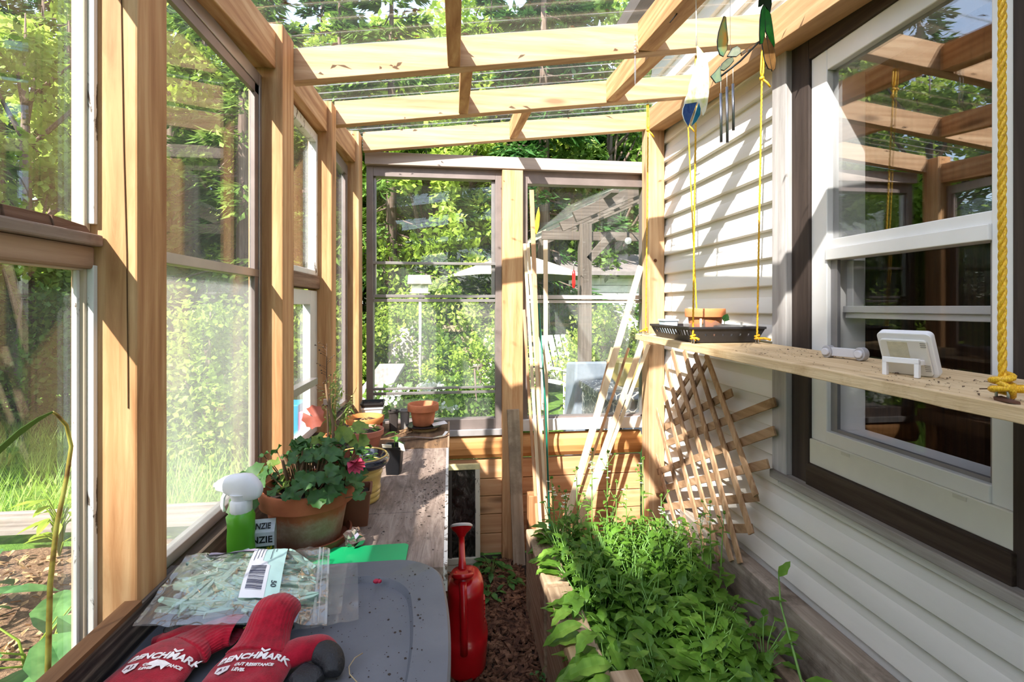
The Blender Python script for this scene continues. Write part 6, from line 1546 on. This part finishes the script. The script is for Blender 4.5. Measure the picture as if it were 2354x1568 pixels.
rows = [ # key, bearing, distance, scale, label
 ('B1', 985, 9.0, .72, 'bright leafy tree behind the covered grill, seen through the left rear window'),
 ('B1', 1080, 10.5, .8, 'bright leafy tree just left of the cream umbrella'),
 ('C2', 900, 8.6, .9, 'yellow-green spruce at the left edge of the left rear window'),
 ('C1', 1130, 13.0, 1.0, 'tall dark conifer behind the broad rear post'),
 ('C1', 1250, 9.6, 1.0, 'tall dark conifer behind the cream umbrella'),
 ('C1', 1310, 12.0, 1.05, 'dark conifer left of the pergola post'),
 ('B2', 1400, 10.5, .85, 'green leafy tree behind the pergola roof'),
 ('C1', 1060, 15.0, .95, None), ('C2', 940, 14.0, .9, None), ('C1', 860, 14.5, .9, None),
 ('C1', 1200, 15.0, 1.0, None), ('C2', 1370, 15.5, .95, None), ('C1', 1470, 15.0, .9, None), ('B1', 1620, 14.0, .9, None),
 ('B1', 620, 15.0, 1.35, None), ('B1', 880, 14.0, 1.3, None), ('B1', 1120, 13.5, 1.3, None), ('B2', 1340, 13.5, 1.35, None), ('B1', 1000, 17.0, 1.6, None), ('B1', 1480, 17.0, 1.5, None),
 ('C2', 780, 11.0, 1.0, 'spruce behind the rear corner of the left glass wall'),
 ('B1', 700, 12.0, 1.0, 'bright leafy tree seen past the peeling white window'),
 ('C2', 560, 8.0, .95, 'yellow-green spruce seen through the metal framed left window'),
 ('C1', 470, 11.0, 1.0, 'dark spruce seen through the metal framed left window, nearer the large post'),
 ('B1', 395, 9.0, .9, 'bright leafy tree just beside the large sunlit post'),
 ('B1', 60, 6.5, .75, 'bright leafy tree at the left edge, above the rotten rail'),
 ('C2', 160, 9.5, .95, 'spruce in the upper left window beside the large post'),
 ('C1', -60, 10.0, 1.05, None), ('B2', 260, 13.0, 1.1, None), ('C2', 620, 14.0, 1.15, None), ('B2', 520, 15.0, 1.15, None), ('C1', 740, 15.0, 1.2, None), ('C2', 340, 12.5, 1.1, None), ('C1', 420, 15.0, 1.2, None), ('C1', 100, 13.0, 1.1, None), ('C2', 985, 18, 1.0, None), ('B2', 1120, 18, 1.1, None), ('C1', 1290, 18, 1.0, None),
]
for key, px, d, s, lab in rows:
    x, y = bear(px, d)
    if lab: tree(key, x, y, lab, None, s)
    else: tree(key, x, y, {'C1': 'dark conifer in the forest behind the garden', 'C2': 'green spruce in the forest behind the garden', 'B1': 'bright leafy tree in the forest behind the garden', 'B2': 'green leafy tree in the forest behind the garden'}[key], G1 + {'C1': ', dark conifers', 'C2': ', spruces', 'B1': ', bright ones', 'B2': ', broadleaf ones'}[key], s)
# trees beside and behind the camera: they fill the reflections and shade the near end
for key, x, y, s in (('B1', -8, .5, .9), ('C2', -9, -3, 1.0), ('B2', -7, 3.5, .9), ('C1', -11, 6, 1.1), ('C2', -6.2, 5.5, .85), ('B1', 3.5, -9, 1.0), ('C1', 0, -8.5, 1.0), ('B2', -3.2, -10.5, 1.0)):
    tree(key, x, y, 'tree outside the picture, beside or behind the greenhouse', 'trees outside the picture', s)
PT['K'] = tree_proto('c', L_dark, 14.0, 5.8, 30000, .36, .05, 31, .35, 1.7)  # unseen conifer, added and shaped to block sun from the near end
tree('K', -6, -9.72, 'broad dark spruce added unseen behind the camera to shade the near end', None, 1.0, 0)
# low shrubs
rows = [('S1', 905, 6.6, .8, 'low bright shrub left of the grill'), ('S1', 1100, 5.2, .62, 'bright shrub in front of the slatted bench'), ('S2', 1110, 4.2, .75, 'low green shrub close behind the left rear window'),
        ('S2', 1050, 4.4, .6, 'small green shrub under the left rear window'), ('S2', 960, 6.4, 1.0, 'dark green shrub behind the grill'), ('S1', 1040, 7.6, 1.0, 'bright shrub behind the white flowers'),
        ('S1', 1385, 6.2, .75, 'bright shrub right of the pergola post'), ('S2', 1440, 6.8, 1.2, 'green shrub at the right of the pergola'), ('S2', 1240, 8.6, 1.5, 'green shrub under the umbrella'), ('S2', 1160, 9.0, 1.6, 'green shrub left of the umbrella pole'),
        ('S1', 700, 5.5, .9, 'bright shrub behind the small white window'), ('S2', 760, 6.5, 1.2, 'green shrub past the narrow corner window'), ('S1', 470, 4.6, .8, 'bright shrub behind the hazy left pane'), ('S2', 540, 6.0, 1.1, 'green shrub behind the hazy left pane, further back'),
        ('S2', 45, 5.6, 1.3, 'dark green shrub in front of the bicycle'), ('S1', 150, 7.2, 1.1, 'bright shrub beside the bicycle')]
for key, px, d, s, lab in rows:
    x, y = bear(px, d); o = tree(key, x, y, lab, None, s); o['category'] = 'shrub'; o.name = 'leafy_shrub'

# ---- patio umbrella
x, y = bear(1190, 8.0)
u = thing('patio_umbrella', 'cream patio umbrella open in the garden behind the rear windows', 'umbrella', (x, y, 0))
mb = MB(); N = 8; top = Vector((0, 0, 2.24)); RU = 1.2
for k in range(N):
    a0, a1 = 2*PI*k/N + .2, 2*PI*(k+1)/N + .2
    P = lambda a, r: Vector((math.cos(a)*r, math.sin(a)*r, 2.24 - .40*(r/RU)**1.25))
    for j in range(4):
        r0, r1 = RU*j/4, RU*(j+1)/4
        mb.face([P(a0, r0), P(a0, r1), P(a1, r1), P(a1, r0)] if j else [P(a0, 0), P(a0, r1), P(a1, r1)])
cu = mat('umbrella_cream', lambda n: (lambda t: t.principled(srgb('#efe3c2'), .8).m)(NT(n)))
mb.build('canopy', cu, u, local=True, solid=.004)
MB().tube([(0,0,0), (0,0,2.22)], .02, 10).build('pole', plain('umb_pole', '#b9a07a', .5), u, local=True)
mb = MB(); mb.lathe([(.22, 0), (.22, .05), (.05, .08), (.04, .3)], seg=20); mb.build('base', plain('umb_base', '#4b4a4a', .7), u, local=True)
for k in range(N):
    a = 2*PI*k/N + .2; MB().tube([(0,0,1.9), (math.cos(a)*.55, math.sin(a)*.55, 2.05)], .008, 6).build('rib', M_alu, u, local=True)

# ---- covered grill
x, y = bear(940, 6.3)
g = thing('covered_grill', 'grill under a sagging grey cover in the garden, seen through the lower left rear pane', 'grill', (x, y, -.03))
mb = MB(); 
def gc(u, v):
    a = u*2*PI; sx, sy = .26, .22
    cxx, syy = math.cos(a), math.sin(a); k = (abs(cxx)**4 + abs(syy)**4) ** -.25
    prof = [(0, 1.20), (.55, 1.14), (.9, .98), (1.0, .80), (1.02, .5), (1.05, .42)]
    i = min(4, int(v*5)); f = v*5 - i; r = prof[i][0]*(1-f) + prof[i+1][0]*f; z = prof[i][1]*(1-f) + prof[i+1][1]*f
    r *= 1 + .03*math.sin(a*7 + v*3)
    return (cxx*k*r*sx, syy*k*r*sy, z + .05*cxx*(1-v))
mb.grid(32, 15, gc); mb.build('cover', plain('grill_cover', '#9d968d', .8, bump=.3, bscale=12), g, local=True)
for sx in (-1, 1):
    for sy in (-1, 1): MB().tube([(sx*.2, sy*.16, 0), (sx*.2, sy*.16, .5)], .016, 8).build('leg', plain('grill_leg', '#3b3b3d', .5), g, local=True)

# ---- bird feeder
x, y = bear(966, 5.9)
b = thing('bird_feeder', 'bird feeder with a grey roof and white body on a thin post', 'bird feeder', (x, y, 0))
mb = MB(); mb.prism([(-.145, 1.64), (.145, 1.64), (.125, 1.75), (-.135, 1.75)], 'y', -.12, .12); mb.build('roof', plain('feeder_roof', '#a1988e', .7), b, local=True, bevel=.004)
mb = MB(); mb.box(-.095, .095, -.07, .07, 1.545, 1.64); mb.build('body', plain('feeder_white', '#f3efe2', .6), b, local=True, bevel=.004)
MB().box(-.12, .12, -.09, .09, 1.53, 1.545).build('tray', plain('feeder_roof', '#a1988e', .7), b, local=True)
MB().tube([(0,0,-.05), (0,0,1.53)], .018, 8).build('post', plain('feeder_post', '#a8a49e', .5), b, local=True)

# ---- pergola with a clear roof and string lights
x, y = bear(1344, 5.0)
p = thing('pergola', 'grey timber pergola with a clear roof beyond the right rear window', 'pergola', (x, y, 0))
gm = wood('pergola_z', '#4a423b', '#675d54', '#80766b', 'z', rough=.85, knots=False); gx = wood('pergola_x', '#4a423b', '#675d54', '#80766b', 'x', rough=.85, knots=False)
MB().box(-.06, .06, -.06, .06, -.05, 2.22).build('post', gm, p, local=True, bevel=.004)
MB().beam((-.45, 0, 2.10), (1.6, 0, 2.10), .05, .09).build('beam', gx, p, local=True, bevel=.003)
MB().beam((.03, -.04, 1.85), (.28, -.04, 2.12), .04, .08).build('brace', gx, p, local=True, bevel=.003)
for i, yy in enumerate((-.55, .0, .6, 1.2)):
    MB().beam((-.25, yy, 2.19), (1.7, yy, 3.05), .045, .10).build('rafter', gx, p, local=True, bevel=.003)
for xx in (.05, .5, .95, 1.4):
    z = 2.245 + (xx+.25)*.441; MB().beam((xx, -.8, z), (xx, 1.5, z), .07, .03).build('purlin', gx, p, local=True, bevel=.002)
mb = MB(); mb.grid(2, 120, lambda u, v: (-.42 + u*2.3, -.95 + v*2.6, 2.27 + (-.17+u*2.3)*.441 + .010*math.sin(v*2.6*2*PI/.085)))
mb.build('roof_sheet', pc, p, local=True)
mb = MB(); mb.box(-.33, -.02, -.03, .02, 2.0, 2.06)
for i in range(7):
    t = i/6; xx = .28 + t*.95; zz = 2.02 + t*.42 - .16*math.sin(t*PI*3)**2
    bl = thing('string_light', 'clear bulb in the string of lights hanging from the pergola', 'string light', (x + xx, y - .5 + .2*t, zz), 'bulbs of the pergola string lights')
    MB().sphere((0, 0, -.03), .032, seg=14, rings=10).build('bulb', glass('bulb_glass', refl=1.6, ior=1.6, haze=.35), bl, local=True)
    MB().tube([(0,0,0), (0,0,.05)], .012, 8).build('socket', plain('socket', '#2c2b2b', .5), bl, local=True)
mb = MB(); mb.tube([(x + .28 + t/24*.95, y - .5 + .2*t/24, 2.07 + t/24*.42 - .16*math.sin(t/24*PI*3)**2) for t in range(25)], .005, 6)
o = mb.build('light_cord', plain('socket', '#2c2b2b', .5)); tag(o, 'dark cord of the string lights under the pergola roof', 'cord')
# wall and shed of the neighbour behind the pergola
x2, y2 = bear(1420, 9.2)
hs = thing('shed', 'pale garden shed glimpsed behind the pergola and branches', 'shed', (x2, y2, 0))
mb = MB()
for k in range(14): mb.box(-.95, 1.5, 0, .03 + .0, .1 + k*.14, .1 + k*.14 + .132)
mb.build('wall', plain('shed_wall', '#d8d4cb', .7), hs, local=True, bevel=.003)
MB().hull8([(-1.1, -.3, 1.95), (1.7, -.3, 1.95), (1.7, .9, 2.4), (-1.1, .9, 2.4), (-1.1, -.3, 2.02), (1.7, -.3, 2.02), (1.7, .9, 2.47), (-1.1, .9, 2.47)]).build('roof', plain('shed_roof', '#77706c', .8), hs, local=True)
# yellow bird-shaped ornament and red handle hanging outside
x, y = bear(1236, 4.2); z = 1.37 + (705-510)*4.2/F
o = MB()
o.prism([(-.01, -.11), (.012, -.04), (.02, .06), (.008, .13), (-.012, .06), (-.022, .0), (-.028, -.08)], 'y', -.006, .006)
o = o.build('garden_ornament', plain('yellow_orn', '#f2d31b', .5), loc=(x, y, z), bevel=.002) if False else o
o.xform(Matrix.Translation((x, y, z))); o = o.build('garden_ornament', plain('yellow_orn', '#f2d31b', .5), bevel=.002); tag(o, 'yellow ornament hanging outside at the right rear window', 'ornament')
MB().tube([(x, y, z+.13), (x+.005, y, z+.5)], .0015, 5).build('cord', plain('socket', '#2c2b2b', .5), o)
x, y = bear(1319, 4.8); z = 1.37 + (705-640)*4.8/F
h = thing('hanging_feeder', 'red hummingbird feeder hanging beside the pergola post', 'bird feeder', (x, y, z))
mb = MB(); mb.lathe([(.0, -.10), (.014, -.09), (.02, -.04), (.016, .0), (.02, .03), (.015, .07), (.004, .08)], seg=14); mb.build('bottle', plain('red_feeder', '#d8231f', .3), h, local=True)
MB().tube([(0,0,.08), (.0,0,.14), (.02,0,.17), (.04,0,.15)], .004, 6).build('hook', M_alu, h, local=True)

# ---- garden furniture
def chair(px, d, rz, label, m):
    x, y = bear(px, d); c = thing('garden_chair', label, 'chair', (x, y, -.04), rot=(0, 0, rz))
    for k in range(5): MB().beam((-.24 + k*.12, .22, .42), (-.26 + k*.13, .42, 1.0), .09, .018, (0, 1, 0)).build('back_slat', m, c, local=True, bevel=.002)
    MB().box(-.28, .28, -.25, .24, .38, .41).build('seat', m, c, local=True, bevel=.003)
    for s in (-1, 1):
        MB().box(s*.30-.04, s*.30+.04, -.32, .28, .58, .605).build('armrest', m, c, local=True, bevel=.003)
        MB().box(s*.29-.02, s*.29+.02, -.27, -.21, 0, .58).build('leg', m, c, local=True)
        MB().box(s*.29-.02, s*.29+.02, .18, .24, 0, .58).build('leg', m, c, local=True)
chair(1310, 6.6, .5, 'white slatted garden chair on the lawn behind the right rear window', plain('white_paint', '#e9e7e0', .6))
chair(1115, 6.4, -.7, 'pale slatted garden chair behind the left rear window, near the broad post', plain('pale_paint', '#c9c0b4', .6))
x, y = bear(1130, 7.4)
bn = thing('garden_bench', 'weathered slatted garden bench half hidden by shrubs', 'bench', (x, y, -.03))
for k in range(4): MB().beam((-.75, .1 + k*.03, .55 + k*.17), (.75, .1 + k*.03, .55 + k*.17), .03, .10).build('slat', weath('x'), bn, local=True, bevel=.003)
MB().box(-.75, .75, -.35, .1, .40, .44).build('seat', weath('x'), bn, local=True)
for s in (-.65, .65): MB().box(s-.04, s+.04, -.3, .2, 0, .42).build('leg', weath('z'), bn, local=True)
# grey-blue box, yellow planter on a mosaic table
x, y = bear(1352, 4.3)
o = MB().hull8([(x-.19, y-.2, 0), (x+.19, y-.2, 0), (x+.19, y+.2, 0), (x-.19, y+.2, 0), (x-.16, y-.17, .90), (x+.17, y-.17, .90), (x+.17, y+.17, .86), (x-.16, y+.17, .86)]).build('storage_box', plain('box_slate', '#7c8793', .7, bump=.5, bscale=14, var=.2, vscale=6), bevel=.02); tag(o, 'slate grey box outside behind the right rear window', 'box')
x, y = bear(1452, 3.75)
pt = thing('yellow_planter', 'pale yellow planter bowl on a mosaic table outside the right rear window', 'planter', (x, y, .76))
mb = MB(); mb.lathe([(.0, 0), (.11, 0), (.16, .06), (.19, .16), (.20, .19), (.185, .195), (.17, .17), (.0, .15)], seg=32); mb.build('bowl', plain('yellow_glaze', '#d8c069', .35), pt, local=True, sharp=40)
tb = thing('mosaic_table', 'small mosaic topped table under the yellow planter', 'table', (x, y, 0))
mz = mat('mosaic', lambda n: (lambda t: t.principled(t.ramp((lambda v: (t.link(t.coord((1,1,1)), v.inputs['Vector']), v.outputs['Distance'])[1])(t.n('TexVoronoi', feature='DISTANCE_TO_EDGE', i_Scale=16.0)), [(.03, '#d7d3c9'), (.06, '#4d5561')]), .4).m)(NT(n)))
MB().box(-.34, .30, -.30, .30, .70, .76).build('tabletop', mz, tb, local=True, bevel=.006); MB().box(-.32, .28, -.28, .28, .45, .70).build('apron', mz, tb, local=True)
for sx in (-.28, .24):
    for sy in (-.24, .24): MB().box(sx-.02, sx+.02, sy-.02, sy+.02, -.03, .46).build('leg', plain('grill_leg', '#3b3b3d', .5), tb, local=True)
# white hydrangea right behind the left rear window
x, y = -.33, 3.25
hy = thing('white_hydrangea', 'white flowering hydrangea close behind the left rear window', 'shrub', (x, y, 0))
f, t_ = broadleaf_mesh(.82, .36, 900, .07, .35, 17, 22); f.build('foliage', L_mid, hy, local=True, fixn=False)['kind'] = 'stuff'; t_.build('stem', M_bark, hy, local=True)
for i in range(9):
    px_, pz = R.uniform(-.3, .42), R.uniform(.66, .86); c_ = Vector((px_, R.uniform(-.3, .05), pz)); mb = MB()
    for k in range(46):
        d = rv(R).normalized(); d.z = abs(d.z)*.9 + .05; leafquad(mb, c_ + d*.05, rv(R).normalized(), d, .026, .024)
    mb.build('flower_head', leaf('hydrangea_white', '#d9e2cc', '#f6f7ee', .3, vscale=30), hy, local=True, fixn=False)
# plank ramp seen low in the window
o = MB().beam((-.62, 3.0, .62), (-.52, 4.3, .86), .22, .03).build('plank', greyw('y'), bevel=.003); tag(o, 'grey plank sloping outside behind the stacked seed pots', 'plank')

x, y = bear(688, 4.1)
tb_ = thing('plastic_tub', 'turquoise and pink plastic tub outside behind the small white window', 'tub', (x, y, 0))
MB().hull8([(-.11,-.1,0),(.02,-.1,0),(.02,.1,0),(-.11,.1,0),(-.13,-.12,.56),(.03,-.12,.56),(.03,.12,.56),(-.13,.12,.56)]).build('blue_side', plain('tub_blue', '#1597c4', .4), tb_, local=True, bevel=.01)
MB().hull8([(.02,-.1,0),(.11,-.1,0),(.11,.1,0),(.02,.1,0),(.03,-.12,.50),(.13,-.12,.50),(.13,.12,.50),(.03,.12,.50)]).build('pink_side', plain('tub_pink', '#e0568a', .4), tb_, local=True, bevel=.01)
# ---- bicycle among the shrubs
x, y = bear(118, 8.3)
bi = thing('bicycle', 'bicycle with a blue frame parked on the lawn, in the lower left window', 'bicycle', (x, y, .22), rot=(0, 0, .75))
bl = plain('bike_blue', '#4a52c8', .35); tyre = plain('tyre', '#b8b4a8', .7); chrome = plain('chrome', '#c9c9cb', .25, .9)
def torus(mb, c, Rr, r, seg=40):
    mb.tube([(c[0] + math.cos(k*2*PI/seg)*Rr, c[1], c[2] + math.sin(k*2*PI/seg)*Rr) for k in range(seg+1)], r, 6, cap=False)
for xx in (-.52, .52):
    mb = MB(); torus(mb, (xx, 0, .34), .33, .016); mb.build('wheel', tyre, bi, local=True)
    mb = MB()
    for k in range(14): mb.tube([(xx, 0, .34), (xx + math.cos(k*PI/7)*.32, 0, .34 + math.sin(k*PI/7)*.32)], .0025, 4)
    mb.build('spokes', chrome, bi, local=True)
mb = MB()
for a, b in (((-.52,.34),(-.1,.30)), ((-.1,.30),(-.22,.82)), ((-.22,.76),(.34,.74)), ((-.1,.30),(.36,.66)), ((-.52,.34),(-.21,.74)), ((.33,.82),(.38,.6)), ((.38,.6),(.52,.34))):
    mb.tube([(a[0], 0, a[1]), (b[0], 0, b[1])], .018, 8)
mb.build('frame', bl, bi, local=True)
mb = MB(); mb.tube([(.33,0,.82), (.30,0,.98)], .014, 8); mb.tube([(.18,-.28,.98), (.30,-.12,1.0), (.30,.12,1.0), (.18,.28,.98)], .012, 8); mb.build('handlebar', chrome, bi, local=True)
mb = MB(); mb.sphere((-.24, 0, .88), .1, 1.3, .7, .35); mb.build('saddle', plain('saddle', '#3a332e', .6), bi, local=True)

# ---- garden bed beside the glass
bd = MB().grid(30, 40, lambda u, v: (-.62 - u*2.6, -.6 + v*3.6, .02 + .03*noise.noise((u*9, v*14, 0)))).build('garden_soil', mat('garden_soil', lambda n: (lambda t: t.principled(
    t.ramp(t.noise(t.coord((1, 1, 1)), 45, 6, .8), [(.3, '#4a3524'), (.5, '#7d6047'), (.7, '#b89a76')]), .95, 0, t.bump(t.noise(t.coord(), 60, 5, .7), 1.0, .02)).m)(NT(n))))
tag(bd, 'brown soil of the garden bed outside the left glass wall', 'soil', kind='structure')
x, y = bear(110, 3.05)
o = MB().beam((-3.4, 3.22, .08), (-.75, 3.22, .08), .04, .13).build('bed_board', greyw('x'), bevel=.003); tag(o, 'grey board edging the garden bed outside', 'board')
# tufts of bright grass beyond the bed
mb = MB()
for i in range(9000):
    x = R.uniform(-6.5, -.6); y = R.uniform(3.25, 6.5); h = R.uniform(.05, .22)
    a = R.uniform(0, 6.28); dx, dy = math.cos(a)*h*.5, math.sin(a)*h*.5; w_ = .005
    mb.face([(x-w_, y, 0), (x+w_, y, 0), (x+dx, y+dy, h)])
o = mb.build('grass', leaf('grass_blade', '#668f30', '#a9c85a', .42, vscale=3), fixn=False); tag(o, 'long bright grass outside the left glass wall', 'grass', kind='stuff')
# leafy garden plants in the bed
def gplant(x, y, h, n, ls, label, m, group=None, seed=0, elong=2.2):
    rr = random.Random(seed); root = thing('garden_plant', label, 'plant', (x, y, .03), group)
    st = MB(); lf = MB()
    for i in range(n):
        a = rr.uniform(0, 6.28); t = rr.uniform(.3, 1); hh = h*t; r_ = ls*rr.uniform(.3, .9)
        b = Vector((math.cos(a)*r_, math.sin(a)*r_, hh)); st.tube([(0,0,0), (b.x*.3, b.y*.3, hh*.7), b], [.005, .004, .002], 5)
        d = Vector((math.cos(a), math.sin(a), rr.uniform(-.4, .3))).normalized(); L = ls*rr.uniform(.7, 1.3); w_ = L/elong
        s = d.cross(Vector((0,0,1))).normalized(); nn = s.cross(d)
        prof = [(0, .0), (.18, .32), (.42, .5), (.7, .36), (.9, .15), (1, 0)]
        for q in range(5):
            (t0, w0), (t1, w1) = prof[q], prof[q+1]
            c0 = b + d*L*t0 - nn*L*.25*t0*t0; c1 = b + d*L*t1 - nn*L*.25*t1*t1
            for sg in (1, -1):
                lf.face([c0, c1, c1 + s*w_*w1*sg + nn*w_*.25*w1, c0 + s*w_*w0*sg + nn*w_*.25*w0][:4] if w0 > 0 else [c0, c1, c1 + s*w_*w1*sg + nn*w_*.25*w1])
    st.build('stems', L_bright, root, local=True); lf.build('leaves', m, root, local=True, fixn=False)
    return root
CF = leaf('comfrey', '#3d6b35', '#6d9a58', .3)
gplant(-2.10, 2.88, .34, 26, .10, 'young green plant on the bare soil outside the lower left window', L_bright, seed=1)
gplant(-1.42, 1.84, .30, 15, .28, 'broad-leaved plant at the bottom left, outside the lower window', CF, seed=2)
gplant(-1.08, 1.42, .42, 13, .24, 'broad-leaved plant nearest the glass at the bottom left corner', CF, seed=3)
gplant(-1.95, 2.12, .24, 12, .22, 'low broad-leaved plant at the left edge outside', CF, seed=4)
gplant(-1.55, 2.55, .22, 16, .10, 'small leafy plant outside between the soil and the board', L_bright, seed=5)
gplant(-2.6, 2.75, .30, 18, .13, 'leafy plant close to the grey bed board outside', L_mid, seed=6)
# mulch chips on the bed
mb = MB()
for i in range(2600):
    x = R.uniform(-2.9, -.62); y = R.uniform(.2, 2.9); l = R.uniform(.008, .026); a = R.uniform(0, 6.28); w_ = l*R.uniform(.25, .5); z = .045 + .03*noise.noise(((-.62-x)/2.6*9, (y+.6)/3.6*14, 0))
    c_, s_ = math.cos(a), math.sin(a)
    mb.face([(x-c_*l+s_*w_, y-s_*l-c_*w_, z-.012), (x+c_*l+s_*w_, y+s_*l-c_*w_, z+R.uniform(-.01, .012)), (x+c_*l-s_*w_, y+s_*l+c_*w_, z+.006), (x-c_*l-s_*w_, y-s_*l+c_*w_, z)])
o = mb.build('garden_mulch', plain('straw_chips', '#b08d62', .9, var=.45, vscale=40), fixn=False); tag(o, 'straw-coloured mulch scattered over the soil outside', 'mulch', kind='stuff')
# bent dry stalk rising from the ledge in front of the near window
sk_ = thing('flower_stalk', 'long bent yellowish flower stalk in front of the lower left window', 'plant', (-.500, .664, .781))
pts = [(-.500, .664, .781), (-.500, .668, .938), (-.501, .672, 1.02), (-.501, .682, 1.09), (-.501, .698, 1.145), (-.501, .706, 1.185), (-.501, .698, 1.215), (-.501, .683, 1.232), (-.501, .676, 1.237)]
MB().tube(pts, [.0034, .0032, .0030, .0028, .0026, .0024, .0022, .0019, .0015], 7).build('stem', mat('stalk_mat', lambda n: (lambda t: t.principled(t.ramp(t.noise(t.coord((8, 8, 9)), 2.5, 3), [(.38, '#6b3a1c'), (.48, '#a8953e'), (.7, '#c3c45e')]), .5).m)(NT(n))), sk_)
mb = MB(); pl = [(-.501, .676, 1.237), (-.502, .655, 1.232), (-.503, .63, 1.222), (-.504, .60, 1.205), (-.505, .55, 1.175), (-.506, .48, 1.125)]
for a, b, w0, w1 in zip(pl, pl[1:], (.001, .0028, .0042, .0042, .003), (.0028, .0042, .0042, .003, .0005)):
    mb.hull8([(a[0]-.0006,a[1],a[2]-w0),(a[0]+.0006,a[1],a[2]-w0),(b[0]+.0006,b[1],b[2]-w1),(b[0]-.0006,b[1],b[2]-w1),(a[0]-.0006,a[1],a[2]+w0),(a[0]+.0006,a[1],a[2]+w0),(b[0]+.0006,b[1],b[2]+w1),(b[0]-.0006,b[1],b[2]+w1)])
mb.build('leaf', L_mid, sk_)
# ------------------------------------------------------------------ light
sun = bpy.data.lights.new('sun', 'SUN'); suno = bpy.data.objects.new('sun', sun); COL.objects.link(suno)
SD = Vector((1, 1.36, -1.5)).normalized()
suno.rotation_euler = SD.to_track_quat('-Z', 'Y').to_euler(); suno.location = -SD * 20
sun.energy = 7.6; sun.angle = rad(.7); sun.color = (1, .95, .88)
w = bpy.data.worlds.new('sky'); scn.world = w; w.use_nodes = True
nt = w.node_tree; nt.nodes.clear()
sk = nt.nodes.new('ShaderNodeTexSky'); sk.sky_type = 'NISHITA'; sk.sun_disc = False
sk.sun_elevation = rad(41); sk.sun_rotation = math.atan2(-SD.x, -SD.y); sk.air_density = 1.0; sk.dust_density = 1.0; sk.ozone_density = 1.0
bg = nt.nodes.new('ShaderNodeBackground'); bg.inputs[1].default_value = 0.34
ou = nt.nodes.new('ShaderNodeOutputWorld'); mxr = nt.nodes.new('ShaderNodeMixRGB'); mxr.inputs[0].default_value = .25; mxr.inputs[2].default_value = (3.2, 3.2, 3.1, 1); nt.links.new(sk.outputs[0], mxr.inputs[1]); nt.links.new(mxr.outputs[0], bg.inputs[0]); nt.links.new(bg.outputs[0], ou.inputs[0])
scn.view_settings.exposure = 1.0
